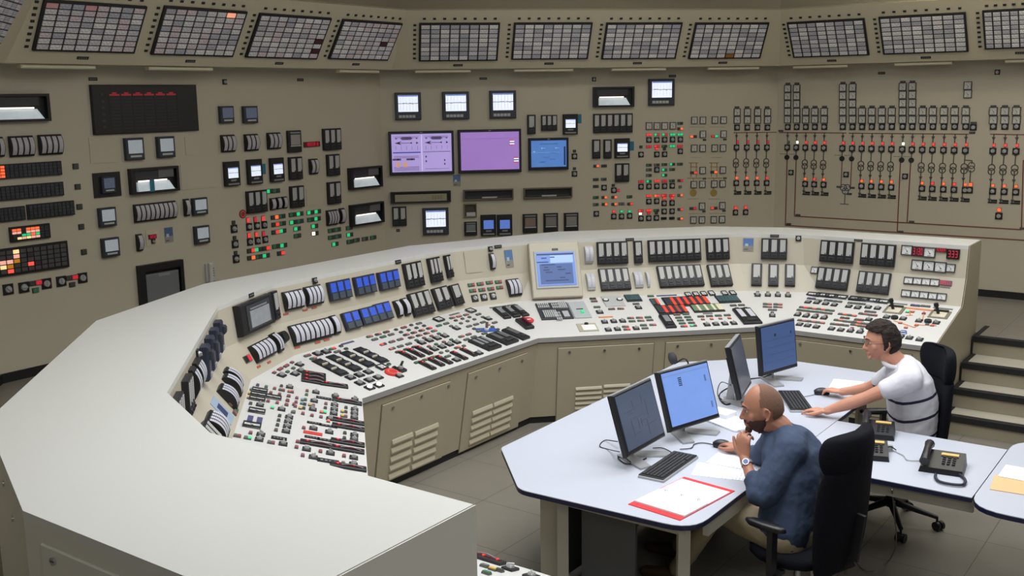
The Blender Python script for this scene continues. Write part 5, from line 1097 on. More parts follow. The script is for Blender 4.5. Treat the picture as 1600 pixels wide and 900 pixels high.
# narrow corner and right end bench
F = FB[8]; T7 = lambda x, y: (1160 + x / 8, 440 + y / 8); FC = Fr(G5.o, dv(95), G5.v - dv(95) * G5.v.dot(dv(95))); FC = FB[7]
items(FC, T7, 's,190,175;s,318,175;s,443,178;s,570,182;l,190,140,e;l,318,143,e;l,443,145,G;l,570,150,P;l,312,287,ep,.08;l,443,290,ep,.08;l,312,321,ep,.08;l,443,324,ep,.08;l,375,360,ee,.08;s,373,430;l,373,396,d')
items(F, T7, 'm,893,170,.12,.07;m,1005,178,.12,.07;m,1117,190,.12,.07;m,1228,203,.12,.07;m,1413,222,.11,.07;m,1515,232,.11,.07;s,820,260;s,930,268;s,1040,282;s,1148,297;l,862,220,bb,.08;l,955,243,ee;l,1075,243,bb,.08;l,1190,255,ee,.08;s,1330,315;s,1442,332;l,1372,275,ee,.08;l,1482,285,ee,.08;l,765,330,er,.08;l,872,342,es,.08;l,982,353,es,.08;l,1095,368,Ge,.08;l,735,365,Ge,.08;l,845,378,Ge,.08;l,957,388,Ge,.08;l,1068,402,ee,.08;s,690,420;s,795,435;s,905,448;s,1020,460;l,712,397,P;l,820,412,P;l,930,420,P;l,1040,435,P;s,715,540;s,815,555;s,925,572;l,745,493,ep,.08;l,862,505,ep,.08;l,972,520,ep,.08;'
      'l,1253,415,es,.08;l,1370,430,es,.08;l,1510,410,ep,.08;l,1280,462,nn,.08;l,1200,490,ep,.08;l,1315,507,ee,.08;l,1458,485,eP,.08;l,1430,515,es,.08;l,1410,547,es,.08;s,1113,595;s,1230,610;s,1350,622;s,1470,635;l,1155,540,eP,.08;l,1272,552,ne,.08;l,1370,590,P;l,1490,600,e')
T8 = lambda x, y: (1330 + x / 7.5, 440 + y / 7.5)
items(F, T8, 'm,52,207,.1,.07;m,150,218,.1,.07;m,262,230,.11,.07;m,365,242,.11,.07;s,78,307;s,200,305;s,308,318;l,225,360,ee,.1;l,140,385,ep,.08;l,250,400,eP,.08;s,205,450;l,95,455,ee,.08;l,165,500,ee,.08;l,130,530,eP,.08;l,70,485,es,.08;l,60,515,es,.08;s,415,420;s,608,440;s,795,465;s,998,487;l,750,287,bb,.08;l,870,295,ee,.08;l,660,362,g;l,718,360,s;l,850,380,P;l,575,490,s;l,640,545,s;l,765,515,s;l,950,520,s;l,890,508,t;s,580,650;s,682,665;s,800,685;p,548,262,.16,.022,g;p,1075,318,.16,.022,g')
a, b, w, h = F.box(*T8(628, 300), *T8(955, 350)); m = MB(); m.cbox(0, 0, w, h * .9, 0, .004, MATS['plate_orange']); ob('mimic_bus_bar', m, CS[8], F.M(a, b))
for q in (((690, 340, 690, 400), (855, 350, 840, 440), (640, 400, 720, 395)), ((500, 460, 740, 540), (740, 540, 790, 510), (790, 510, 1000, 520))):
    m = MB()
    for x0, y0, x1, y1 in q: p = F.hit(*T8(x0, y0)); r = F.hit(*T8(x1, y1)); m.bar((*p, .002), (*r, .002), .01, .004, MATS['plate_orange'])
    ob('mimic_line', m, CS[8], F.M(0, 0))
a, b = F.hit(*T8(610, 588)); m = MB(); m.ring(0, 0, .028, .007, 0, .004, MATS['tape_blue']); m.ring(.01, -.03, .028, .007, 0, .004, MATS['tape_blue']); ob('transformer_symbol', m, CS[8], F.M(a, b))
for x, y in ((508, 432), (900, 475)): a, b = F.hit(*T8(x, y)); m = MB(); m.cyl(0, 0, .03, 0, .02, black); ob('round_button', m, CS[8], F.M(a, b))
for x, y in ((505, 335), (1035, 390)):
    a, b = F.hit(*T8(x, y)); m = MB(); m.cbox(0, 0, .16, .16, 0, .008, mat('lever_plate', (120, 116, 98), .4), .003); m.cbox(0, -.01, .11, .11, .008, .01, MATS['label_cream']); r = ob('lever_switch', m, CS[8], F.M(a, b))
    m = MB(); m.cbox(0, .06, .12, .03, .01, .02, black); m.seg((-.01, 0, .01), (-.03, .02, .07), .012, .014, black); m.seg((-.03, .02, .07), (-.035, .02, .095), .022, .018, black); child('lever', m, r)

F = FB[0]; F.v = -F.v if F.v.z < 0 else F.v
F = Fr(PL['bf'][0], dv(DIRS[0]), (PL['brear'][0] - PL['bf'][0]) - dv(DIRS[0]) * (PL['brear'][0] - PL['bf'][0]).dot(dv(DIRS[0]))); F.owner = CS[0]
for x, y in ((762, 876),): a, b = F.hit(x, y); selector(F, a, b, .17, .05, 1, 0, 2)
for x, y in ((797, 890), (830, 902)): switch(F, *F.hit(x, y), .056)
for x, y, c in ((770, 891, 'y'), (757, 886, 'e'), (780, 893, 'd'), (760, 897, 'G')): lamps(F, *F.hit(x, y), c, .04, .024)
# ---------------------------------------------------------------- operator desks
ZD = .74
dtop = mat('desk_laminate', (180, 184, 197), .4, noise=.01, nscale=3); dedge = mat('desk_edge_blue', (26, 28, 62), .4); dleg = mat('desk_leg_grey', (176, 172, 160), .4, .2); dpan = mat('desk_panel_dark', (74, 76, 78), .6)
def rounded(pts, rs, n=6):
    out = []
    K = len(pts)
    for i, p in enumerate(pts):
        p = Vector(p[:2]); a = Vector(pts[i - 1][:2]); c = Vector(pts[(i + 1) % K][:2]); r = rs[i]
        if not r: out.append(p); continue
        d1 = (a - p).normalized(); d2 = (c - p).normalized(); p1 = p + d1 * r; p2 = p + d2 * r
        for k in range(n + 1): t = k / n; out.append(p1 * (1 - t) ** 2 + p * 2 * t * (1 - t) + p2 * t * t)
    return out
def ccw(P):
    A = sum(P[i - 1].x * P[i].y - P[i].x * P[i - 1].y for i in range(len(P))); return P if A > 0 else P[::-1]
def desk(name, pts, rs, label, org, cat='desk'):
    t = empty(name, (org[0], org[1], 0), label, cat, 'white operator desks'); P = ccw(rounded(pts, rs)); Q = [(p.x - org[0], p.y - org[1]) for p in P]
    m = MB(); m.prism(Q, ZD - .004, ZD, dtop); c = Vector((sum(q[0] for q in Q) / len(Q), sum(q[1] for q in Q) / len(Q)))
    child('tabletop', m, t)
    m = MB(); m.prism(Q, ZD - .028, ZD - .004, dedge); child('edge_band', m, t); return t
n35, o35 = 35.94, 0
D1 = [(.02, 5.26), (-.08, 5.93), (1.29, 7.88), (2.03, 7.98), (2.82, 7.41), (2.19, 6.56 + .02), (.92, 4.66)]
D1[6] = tuple(meet(35.94, -2.07, 125.94, nv(125.94).dot(Vector((.9, 4.67, 0))))[:2])
e = meet(35.94, -2.07, 125.94, nv(125.94).dot(Vector((2.82, 7.41, 0)))); D1[4] = (e.x, e.y)
D1.pop(5)
da = desk('operator_desk', D1, [.06, .03, .05, .05, .05, .16], 'large angular white desk carrying four monitors and the red folder', (.9, 6.2))
def loc(t, p): return Vector(p) - t.location
def leg(t, x, y, w=.05, m=None): q = MB(); q.cbox(x - t.location.x, y - t.location.y, w, w, 0, ZD - .028, m or dleg); child('leg', q, t)
pA = Vector((*D1[-1], 0)); uA = dv(35.94); vA = dv(-54.06)
for s, k in ((.14, .12), (.14, .84)): p = pA + uA * s + vA * k; leg(da, p.x, p.y, .06)
for p in ((2.55, 7.36), (1.45, 7.72), (1.9, 6.4)): leg(da, *p, .06)
q = MB(); a_, b_ = pA + uA * .13 + vA * .1, pA + uA * .13 + vA * .86; q.bar(loc(da, (a_.x, a_.y, ZD - .065)), loc(da, (b_.x, b_.y, ZD - .065)), .03, .07, dleg); child('front_rail', q, da)
q = MB(); a_, b_ = pA + uA * .18 + vA * .02, pA + uA * 2.3 + vA * .02; q.bar(loc(da, (a_.x, a_.y, ZD - .065)), loc(da, (b_.x, b_.y, ZD - .065)), .03, .07, dleg); child('side_rail', q, da)
for s0, s1, mm, nm in ((.42, .75, dpan, 'modesty_panel'), (.86, 1.02, dleg, 'end_panel')):
    q = MB(); a_, b_ = pA + uA * .2 + vA * s0, pA + uA * .2 + vA * s1; q.bar(loc(da, (a_.x, a_.y, .36)), loc(da, (b_.x, b_.y, .36)), .02, .66, mm); child(nm, q, da)
q = MB(); a_, b_ = pA + uA * .3 + vA * 1.05, pA + uA * 2.7 + vA * 1.05; q.bar(loc(da, (a_.x, a_.y, .36)), loc(da, (b_.x, b_.y, .36)), .02, .66, dpan); child('modesty_panel', q, da)
C1 = [meet(35.94, -2.066, 125.94, nv(125.94).dot(Vector((1.84, 5.42, 0)))), Vector((2.32, 5.03, 0)), Vector((2.86, 5.8, 0)), meet(35.94, -2.066, 125.94, nv(125.94).dot(Vector((2.34, 6.15, 0))))]
C1[1] = meet(35.94, -1.07, 125.94, nv(125.94).dot(Vector((1.84, 5.42, 0)))); C1[2] = meet(35.94, -1.07, 125.94, nv(125.94).dot(Vector((2.34, 6.15, 0))))
db = desk('return_desk', C1, [0, 0, 0, 0], 'narrow white return desk holding three black telephones', (2.2, 5.6))
for p in ((1.95, 6.05), (1.72, 5.62)): leg(db, *p, .05)
q = MB(); a_, b_ = C1[0] + uA * .06 + dv(125.94) * .1, C1[1] + uA * .06; q.bar(loc(db, (a_.x, a_.y, ZD - .065)), loc(db, (b_.x, b_.y, ZD - .065)), .03, .07, dleg); child('front_rail', q, db)
g0 = C1[1] + dv(125.94) * .005; D3 = [g0 - uA * .14, g0 + uA * 1.12, g0 + uA * 1.12 + dv(125.94) * 1.6, g0 - uA * .14 + dv(125.94) * 1.6]
dc = desk('side_desk', D3, [.2, .2, 0, 0], 'round-cornered white desk at the right edge of the view', (2.9, 5.0))
for k, s in ((.6, .3), (.6, .9), (1.4, .3), (1.4, .9)): p = g0 + dv(125.94) * k + uA * s; leg(dc, p.x, p.y, .05)

# ---------------------------------------------------------------- things on the desks
plastic = mat('monitor_black', (20, 21, 26), .4); silver = mat('stand_silver', (168, 170, 174), .35, .4)
def desk_monitor(c, a, w, h, tilt, label, scr, marks=None, zc=.99):
    u = dv(a); n = nv(a); up = Vector((0, 0, 1)) * math.cos(rad(tilt)) - n * math.sin(rad(tilt))
    F = Fr((c[0], c[1], zc), u, up); base = Vector((c[0], c[1], 0)) - n * .02
    Mb = Matrix((u, n * -1, Vector((0, 0, 1)))).transposed().to_4x4(); Mb.translation = (base.x, base.y, ZD)
    t = ob('desk_monitor', None, None, Mb, label, 'monitor', 'monitors on the operator desk')
    m = MB(); m.cbox(0, 0, w, h, -.035, 0, plastic, .008); m.cbox(0, 0, w * .5, h * .5, -.065, -.035, plastic); hs = ob('housing', m, t, F.M(0, 0))
    m = MB(); m.cbox(0, .006, w - .036, h - .044, .0, .003, scr); s = child('screen', m, hs)
    m = MB(); m.box(-w / 2, w / 2, h / 2 - .003, h / 2 + .002, -.034, -.006, silver); child('top_edge', m, hs)
    if marks: m = MB(); marks(m, w - .036, h - .044, .003); child('picture', m, hs)
    # stand: slanted silver arm on a two-pronged foot (local x along screen, -y towards viewer side)
    iM = Mb.inverted(); p = iM @ F.P(0, -.04, -.06)
    m = MB(); m.bar((0, .05, .01), (p.x, p.y, p.z), .05, .018, silver, (1, 0, 0)); ob('stand_arm', m, t, Mb)
    m = MB()
    for s_ in (-1, 1): m.prism(ccw([Vector((0, .09)), Vector((s_ * .05, .1)), Vector((s_ * .17, -.12)), Vector((s_ * .10, -.15)), Vector((0, -.0))]) , 0, .012, silver)
    ob('foot', m, t, Mb)
    m = MB(); m.cyl(0, 0, .012, 0, .02, grey); return t
def sc1(m, w, h, z):
    k = mat('scr_lineB', (66, 76, 98), .5, emit=.1)
    for i in range(7): m.cbox(w * random.uniform(-.3, .3), h * random.uniform(-.35, .35), w * random.uniform(.1, .4), h * .006, z, z + .001, k); m.cbox(w * random.uniform(-.3, .3), h * random.uniform(-.3, .3), w * .006, h * random.uniform(.1, .3), z, z + .001, k)
def sc2(m, w, h, z):
    k = mat('scr_ink', (34, 44, 70), .5)
    for i in range(5): m.cbox(-w * .15, h * (.37 - .035 * i), w * .07, h * .018, z, z + .001, k)
    for i in range(5): m.cbox(w * .39, h * (.3 - .025 * i), w * .035, h * .01, z, z + .001, k); m.cbox(w * .42, h * (-.22 - .025 * i), w * .035, h * .01, z, z + .001, k)
    m.cbox(0, h * .46, w * .98, h * .02, z, z + .001, mat('scr_bar', (120, 140, 190), .5, emit=.3))
def sc4(m, w, h, z):
    m.cbox(-w * .1, h * .3, w * .05, h * .06, z, z + .001, MATS['scr_ink']); m.cbox(w * .38, h * .28, w * .03, h * .06, z, z + .001, MATS['scr_ink'])
    for i in range(4): m.cbox(0, h * (.2 - .16 * i), w * .9, h * .005, z, z + .001, mat('scr_lineD', (70, 90, 130), .5, emit=.1))
desk_monitor((.72, 5.715), 36, .45, .355, 17, 'front-most desk monitor with a dark slate screen', mat('screen_slate', (72, 84, 104), .25, emit=.22, noise=.1, nscale=8), sc1)
desk_monitor((1.075, 6.125), 51, .45, .365, 18, 'desk monitor with a bright blue screen, facing the bald man', mat('screen_bluebright', (108, 138, 200), .25, emit=.5, noise=.05, nscale=12), sc2)
desk_monitor((1.535, 6.8), 22, .41, .36, 14, 'desk monitor seen almost edge-on, its screen turned right', mat('screen_edge', (70, 74, 82), .25, emit=.12), None)
desk_monitor((1.92, 7.315), 51, .42, .36, 7, 'rearmost desk monitor with a deep blue screen', mat('screen_deepblue', (66, 86, 128), .25, emit=.36, noise=.06, nscale=10), sc4)
keym = mat('key_black', (36, 37, 41), .5)
def keyboard(px, a, label, w=.455, d=.155):
    p = atz(*px, ZD); F = Fr((p.x, p.y, ZD), dv(a), dv(a - 90)); m = MB(); m.cbox(0, 0, w, d, 0, .014, silver, .003); m.cbox(0, .002, w - .008, d - .008, .014, .022, plastic, .004)
    r = ob('keyboard', m, None, F.M(0, 0), label, 'keyboard', 'desk keyboards')
    for j in range(6):
        x = -w / 2 + .016
        while x < w / 2 - .03:
            kw = .016 if not (j == 0 and -.12 < x < -.04) else .09
            if .065 < x + w / 2 - .25 < .075: x += .012; continue
            q = cached(('key', kw), lambda: MB().box(0, kw, 0, .016, .022, .028, keym, .002)); child('key', q, r, (x, -d / 2 + .014 + j * .0215, 0)); x += kw + .0035
    return r
keyboard((1045, 731), 34, 'black keyboard in front of the dark slate monitor')
keyboard((1243, 629), 4, 'black keyboard under the left hand of the man in the striped polo')
def mouse(p, a, label):
    m = MB(); m.tube([(0, -.05, .014), (0, -.02, .018), (0, .02, .018), (0, .05, .012)], lambda t: .017 + .013 * math.sin(math.pi * min(1, max(0, t))), plastic, 12, 5)
    r = ob('computer_mouse', m, None, Matrix.Translation((p.x, p.y, ZD)) @ Matrix.Rotation(-rad(a), 4, 'Z'), label, 'mouse', 'desk mice'); return r
M1 = atz(1128, 694, ZD + .02); M2 = atz(1284, 612, ZD + .02)
mouse(M1, -70, 'black mouse under the right hand of the bald man'); mouse(M2, -85, 'black mouse under the right hand of the man in the striped polo')
paper = stripes('printed_paper', (232, 234, 242), (196, 200, 212), 55, 'Y', .3, noise=30); blank = mat('blank_paper', (236, 238, 246), .6); redc = mat('folder_red', (214, 46, 50), .45)
def sheet(px, a, w, h, label, m=None, z=.0, name='paper_sheet', cat='paper', t=.002):
    p = atz(*px, ZD); F = Fr((p.x, p.y, ZD + z), dv(a), dv(a - 90)); q = MB(); q.cbox(0, 0, w, h, 0, t, m or paper); return ob(name, q, None, F.M(0, 0), label, cat, 'papers on the desks')
p = atz(1066, 778, ZD); F = Fr((p.x, p.y, ZD), dv(43), dv(-47)); q = MB(); q.cbox(0, 0, .51, .315, 0, .004, redc)
fo = ob('ring_binder', q, None, F.M(0, 0), 'open red folder with white pages at the desk corner', 'folder')
for s, m_ in ((-1, blank), (1, paper)): q = MB(); q.cbox(s * .107, -.004, .212, .3, .004, .013 if s < 0 else .009, m_); child('page_stack', q, fo)
for y in (-.1, .0, .1): q = MB(); q.ring(0, 0, .012, .002, -.002, .002, chrome, 12); r = child('ring', q, fo, (0, y, .012)); r.rotation_euler = (rad(90), 0, 0)
sheet((1127, 737), 20, .21, .297, 'printed sheet just behind the open red folder'); sheet((1152, 722), 32, .21, .297, 'printed sheet under the watch arm of the bald man', None, .003)
sheet((1143, 662), 60, .21, .297, 'printed sheets lying right of the bright blue monitor', None, 0, t=.012); sheet((1122, 650), 45, .12, .2, 'pale stack half hidden behind the bright blue monitor', blank, 0, t=.04)
sheet((1322, 604), 25, .297, .21, 'blank sheets beyond the mouse of the man in the striped polo', blank, 0, t=.008)
sheet((1604, 762), 30, .24, .33, 'tan folder at the right edge of the view', mat('folder_tan', (212, 178, 130), .6), 0, 'paper_folder', 'folder', .004); sheet((1612, 745), 36, .21, .297, 'white sheet lying on the tan folder', blank, .005)
# microphone
mp = atz(1082, 607, ZD); hp = ray(1051, 560); hp = CP + hp * ((mp - CP).length / hp.length * 1.0); tip = ray(1053.5, 568.5); tip = CP + tip * ((hp - CP).dot(_F) / tip.dot(_F))
m = MB(); m.cbox(0, 0, .1, .14, 0, .03, plastic, .006); r = ob('desk_microphone', m, None, Matrix.Translation((mp.x, mp.y, ZD)), 'black gooseneck microphone rising behind the bright blue monitor', 'microphone'); L_ = lambda v: Vector(v) - Vector((mp.x, mp.y, ZD))
m = MB(); m.tube([(0, 0, .03), L_(mp.lerp(tip, .5) + Vector((.02, 0, .12))), L_(tip)], .006, plastic); child('gooseneck', m, r)
m = MB(); dd = (hp - tip).normalized(); m.tube([L_(tip), L_(tip + dd * .03), L_(tip + dd * .06), L_(tip + dd * .085)], lambda t: .012 + .02 * math.sin(math.pi * min(.98, .15 + t * .75)), mat('mic_foam', (58, 58, 62), .8), 12); child('foam_head', m, r)
def cable(pts, r, mm, label, name='cable', zs=None):
    P = [atz(x, y, z) for x, y, z in pts]; o = P[0]; m = MB(); m.tube([p - o for p in P], r, mm, 6, 5); return ob(name, m, None, Matrix.Translation(o), label, 'cable', 'cables about the desks')
z0 = ZD + .006
cable([(968, 706, .8), (950, 702, z0), (937, 697, z0), (945, 688, z0), (965, 690, .78)], .003, rub, 'thin black cable looping left of the dark slate monitor')
cable([(985, 722, .8), (972, 712, z0), (966, 716, z0), (980, 725, z0), (1000, 720, z0), (1010, 716, z0)], .004, rub, 'black cable under the dark slate monitor')
cable([(1020, 700, z0), (1035, 700, z0), (1048, 706, z0), (1050, 709, z0)], .003, rub, 'thin black cable between the front keyboard and the monitor feet')
cable([(1062, 702, z0), (1080, 700, z0), (1085, 694, z0), (1098, 692, z0), (1117, 695, z0)], .003, rub, 'thin mouse cable right of the front keyboard')
cable([(1150, 600, .84), (1128, 612, z0), (1124, 622, z0), (1135, 632, z0), (1155, 624, z0), (1168, 620, z0)], .005, rub, 'thick black cable coiled behind the edge-on monitor')
cable([(1142, 602, .86), (1128, 597, .8), (1122, 606, z0), (1122, 618, z0), (1130, 626, z0)], .003, rub, 'thin black cable behind the edge-on monitor')
cable([(1170, 592, z0), (1190, 590, z0), (1205, 585, .8)], .005, rub, 'black cable running to the rearmost monitor')
cable([(1256, 620, z0), (1266, 618, z0), (1276, 616, z0)], .002, rub, 'thin mouse cable by the hands of the striped polo man')
# telephones
def phone(px, a, label, cordside=1, screen=True, hs=True, s=1):
    p = atz(*px, ZD); F = Fr((p.x, p.y, ZD), dv(a), dv(a - 90)); w, d = .2 * s, .2 * s; m = MB()
    m.add([(x, y, z) for x, y, z in ((-w / 2, -d / 2, 0), (w / 2, -d / 2, 0), (w / 2, d / 2, 0), (-w / 2, d / 2, 0), (-w / 2 + .008, -d / 2 + .008, .03), (w / 2 - .008, -d / 2 + .008, .03), (w / 2 - .008, d / 2 - .008, .065), (-w / 2 + .008, d / 2 - .008, .065))],
          [(3, 2, 1, 0), (4, 5, 6, 7), (0, 1, 5, 4), (1, 2, 6, 5), (2, 3, 7, 6), (3, 0, 4, 7)], plastic)
    r = ob('telephone', m, None, F.M(0, 0), label, 'telephone', 'black telephones on the return desk'); sl = .035 / (d - .016)
    zt = lambda y: .03 + (y + d / 2 - .008) * sl
    m = MB(); m.cbox(.03, .06, .09, .035, zt(.06), zt(.06) + .006, mat('phone_label', (214, 180, 110), .6)); child('paper_label', m, r)
    for i in range(3):
        for j in range(4): y = .025 - j * .024; q = MB(); q.cbox(.005 + i * .026, y, .016, .012, zt(y), zt(y) + .006, dark); child('key', q, r)
    if hs:
        m = MB(); x = -w / 2 + .03; m.tube([(x, -d / 2 + .0, .062), (x, -d / 4, .085), (x, d / 4, .098), (x, d / 2, .09)], lambda t: .02 + .008 * abs(2 * t - 1) ** 2, plastic, 10); child('handset', m, r)
    return r, F
r, F = phone((1473, 731), 118, 'black telephone with its coiled cord looped on the desk, nearest the side desk', s=1.15)
m = MB(); P = [F.M(0, 0).inverted() @ atz(x, y, ZD + .012) for x, y in ((1488, 738), (1500, 742), (1508, 750), (1505, 757), (1490, 757), (1470, 753), (1462, 747), (1462, 741))]; m.tube(P, .008, mat('cord_navy', (30, 32, 52), .5)); child('coiled_cord', m, r)
r, F = phone((1360, 711), 108, 'black telephone with amber label behind the tall chair, handset off its left side')
m = MB(); P = [F.M(0, 0).inverted() @ atz(x, y, ZD + .01) for x, y in ((1336, 700), (1340, 715), (1350, 722), (1357, 722), (1356, 716))]; m.tube(P, .007, MATS['cord_navy']); child('coiled_cord', m, r)
phone((1371, 679), 112, 'black telephone beside the lap of the man in the striped polo')
cable([(1380, 688, z0), (1386, 697, .76), (1400, 706, z0), (1412, 712, z0), (1418, 719, z0), (1437, 720, z0)], .0025, mat('cord_grey', (150, 150, 150), .5), 'thin grey telephone lead between the telephones')
cable([(1376, 705, z0), (1384, 700, .77), (1392, 698, .77), (1400, 703, z0)], .0035, rub, 'short black lead by the telephone socket')
p = atz(1388, 703, ZD); m = MB(); m.cbox(0, 0, .035, .05, 0, .04, lgrey, .006); ob('telephone_socket', m, None, Matrix.Translation((p.x, p.y, ZD)), 'small clear grey socket among the telephone leads', 'socket')
for pts, t in (([(1345, 752, .7), (1343, 770, .5), (1337, 830, .1), (1335, 870, .008), (1355, 892, .008), (1385, 880, .008), (1400, 850, .2), (1397, 800, .45), (1394, 765, .7)], 'grey cable hanging in a loop under the return desk'), ([(1318, 812, .5), (1322, 850, .2), (1325, 880, .008), (1320, 897, .008)], 'grey cable hanging beside the tall chair')):
    cable(pts, .004, mat('cable_grey', (110, 108, 98), .6), t)

# ---------------------------------------------------------------- chairs
fab = mat('chair_fabric', (20, 21, 28), .95, bump=.3, nscale=120, spec=.15); fab2 = mat('chair_fabric_blue', (34, 38, 58), .9, spec=.2)
def swivel_chair(x, y, a, label, hz=1.18, star=0):
    """faces direction a"""
    M = Matrix((dv(a + 90), dv(a), Vector((0, 0, 1)))).transposed().to_4x4(); M.translation = (x, y, 0)
    t = ob('swivel_chair', None, None, M, label, 'chair', 'black high-backed swivel chairs')
    def part(n, m, mods=()):
        o = ob(n, m, t, M)
        for k, v in mods:
            if k == 'sub': s = o.modifiers.new('s', 'SUBSURF'); s.levels = s.render_levels = v
        return o
    for k in range(5):
        an = star + k * 2 * math.pi / 5; c, s = math.cos(an), math.sin(an)
        m = MB(); m.seg((c * .03, s * .03, .15), (c * .29, s * .29, .085), .026, .014, plastic, 8); lg = part('base_leg', m)
        m = MB(); m.seg((c * .29, s * .29, .05), (c * .29, s * .29, .09), .008, .008, plastic, 8)
        ca, sa = math.cos(an + .9), math.sin(an + .9)
        for q in (-.018, .018): m.seg((c * .3 + ca * (q - .011), s * .3 + sa * (q - .011), .03), (c * .3 + ca * (q + .011), s * .3 + sa * (q + .011), .03), .03, .03, plastic, 16)
        o = child('castor', m, lg)
    m = MB(); m.seg((0, 0, .12), (0, 0, .28), .03, .03, plastic); m.seg((0, 0, .28), (0, 0, .42), .018, .018, steel); part('gas_column', m)
    def pad(n, rings, mm, sub=2):
        """rings: list of lists of points, closed skins"""
        b = MB(); K = len(rings[0]); vs = [p for r in rings for p in r]
        b.add(vs, [(j * K + i, j * K + (i + 1) % K, (j + 1) * K + (i + 1) % K, (j + 1) * K + i) for j in range(len(rings) - 1) for i in range(K)] + [tuple(range(K))[::-1], tuple((len(rings) - 1) * K + i for i in range(K))], mm, True)
        return part(n, b, (('sub', sub),))
    def slab(w, d, z0, z1, y0=0): return [[(sx * w / 2 * f, y0 + sy * d / 2 * f, z) for sx, sy in ((-1, -1), (1, -1), (1, 1), (-1, 1))] for z, f in ((z0, .7), (z0 + .01, .96), ((z0 + z1) / 2, 1.02), (z1 - .01, .98), (z1, .8))]
    pad('seat', slab(.5, .5, .42, .5, .02), fab)
    # back: rings up the height, each a curved lens section
    def backring(z, w, yb, th, wrap):
        pts = []
        for q in (-1, -.5, 0, .5, 1): pts.append((q * w / 2, yb + wrap * q * q, z))
        for q in (1, .5, 0, -.5, -1): pts.append((q * w / 2 * .97, yb - th + wrap * q * q * .9, z))
        return pts
    pad('backrest', [backring(*r) for r in ((.42, .36, -.215, .03, .02), (.44, .46, -.22, .05, .03), (.66, .52, -.245, .07, .06), (.9, .5, -.265, .065, .07), (.99, .46, -.28, .06, .06), (1.005, .42, -.282, .04, .05))], fab)
    pad('headrest', [backring(*r) for r in ((hz - .21, .36, -.275, .04, .04), (hz - .19, .45, -.27, .07, .06), (hz - .1, .5, -.275, .08, .09), (hz - .02, .46, -.29, .06, .09), (hz, .36, -.3, .03, .07))], fab)
    m = MB(); m.bar((0, -.15, .4), (0, -.29, .5), .08, .03, plastic, (1, 0, 0)); m.bar((0, -.29, .5), (0, -.32, .75), .08, .02, plastic, (1, 0, 0)); part('back_support', m)
    for s in (-1, 1):
        m = MB(); m.bar((s * .2, -.02, .42), (s * .29, -.02, .41), .05, .02, plastic); m.bar((s * .29, -.02, .4), (s * .29, -.02, .66), .05, .03, plastic, (0, 1, 0)); part('arm_post', m)
        pad('armrest', [[(s * .29 + q[0] * f, q[1] * 1.0 * f + .02, z) for q in ((-.04, -.13), (.04, -.13), (.04, .13), (-.04, .13))] for z, f in ((.655, .8), (.665, 1), (.685, 1), (.695, .85))], plastic, 1)
    return t
CH1 = swivel_chair(1.47, 5.08, -44, 'tall black swivel chair under the bald man in the navy shirt', 1.17, .3)
CH2 = swivel_chair(2.46, 6.46, -88, 'black swivel chair with wide headrest under the man in the striped polo', 1.19, .55)
# ---------------------------------------------------------------- people
def limb(b, pts, rs, m, n=14, sub=5, flat=None):
    """tapered round limb through joints with rounded ends; flat=(axis, factor) squeezes it along an axis"""
    P = [Vector(p) for p in pts]; E = [P[0] * 2 - P[1]] + P + [P[-1] * 2 - P[-2]]; Q = []; Rr = []
    for i in range(1, len(E) - 2):
        for k in range(sub):
            t = k / sub; a, c, d, e_ = E[i - 1], E[i], E[i + 1], E[i + 2]
            lin_ = c.lerp(d, t); cr = .5 * (2 * c + (d - a) * t + (2 * a - 5 * c + 4 * d - e_) * t * t + (3 * c - a - 3 * d + e_) * t ** 3)
            Q.append(lin_.lerp(cr, .6)); s = t * t * (3 - 2 * t); Rr.append(rs[i - 1] * (1 - s) + rs[i] * s)
    Q.append(P[-1]); Rr.append(rs[-1])
    d0 = (Q[1] - Q[0]).normalized(); d1 = (Q[-1] - Q[-2]).normalized()
    pre = [(Q[0] - d0 * Rr[0] * math.sin(a), Rr[0] * math.cos(a)) for a in (1.45, 1.0, .5)]
    post = [(Q[-1] + d1 * Rr[-1] * math.sin(a), Rr[-1] * math.cos(a)) for a in (.5, 1.0, 1.45)]
    L = pre + list(zip(Q, Rr)) + post; vs = []; a = None
    for i, (c, r) in enumerate(L):
        d = (L[min(i + 1, len(L) - 1)][0] - L[max(i - 1, 0)][0]).normalized()
        a = d.orthogonal().normalized() if a is None else (a - d * a.dot(d)).normalized(); e_ = d.cross(a)
        for k in range(n):
            o = (a * math.cos(2 * math.pi * k / n) + e_ * math.sin(2 * math.pi * k / n)) * r
            if flat: ax, f = flat; o = o - ax * o.dot(ax) * (1 - f)
            vs.append(c + o)
    K = len(L)
    b.add(vs, [(j * n + i, j * n + (i + 1) % n, (j + 1) * n + (i + 1) % n, (j + 1) * n + i) for j in range(K - 1) for i in range(n)] + [tuple(range(n - 1, -1, -1)), tuple((K - 1) * n + i for i in range(n))], m, True)
def blob(b, c, ax, r, m, n=12):
    """ellipsoid; ax = (x, y, z) axes, r = radii"""
    vs = []; c = Vector(c)
    for j in range(1, n): ph = math.pi * j / n; vs += [c + ax[0] * r[0] * math.sin(ph) * math.cos(2 * math.pi * k / n) + ax[1] * r[1] * math.sin(ph) * math.sin(2 * math.pi * k / n) + ax[2] * r[2] * math.cos(ph) for k in range(n)]
    t, o = len(vs), len(vs) + 1; vs += [c + ax[2] * r[2], c - ax[2] * r[2]]
    fs = [(j * n + i, (j + 1) * n + i, (j + 1) * n + (i + 1) % n, j * n + (i + 1) % n) for j in range(n - 2) for i in range(n)]
    fs += [(t, i, (i + 1) % n) for i in range(n)] + [(o, (n - 2) * n + (i + 1) % n, (n - 2) * n + i) for i in range(n)]
    b.add(vs, fs, m, True)
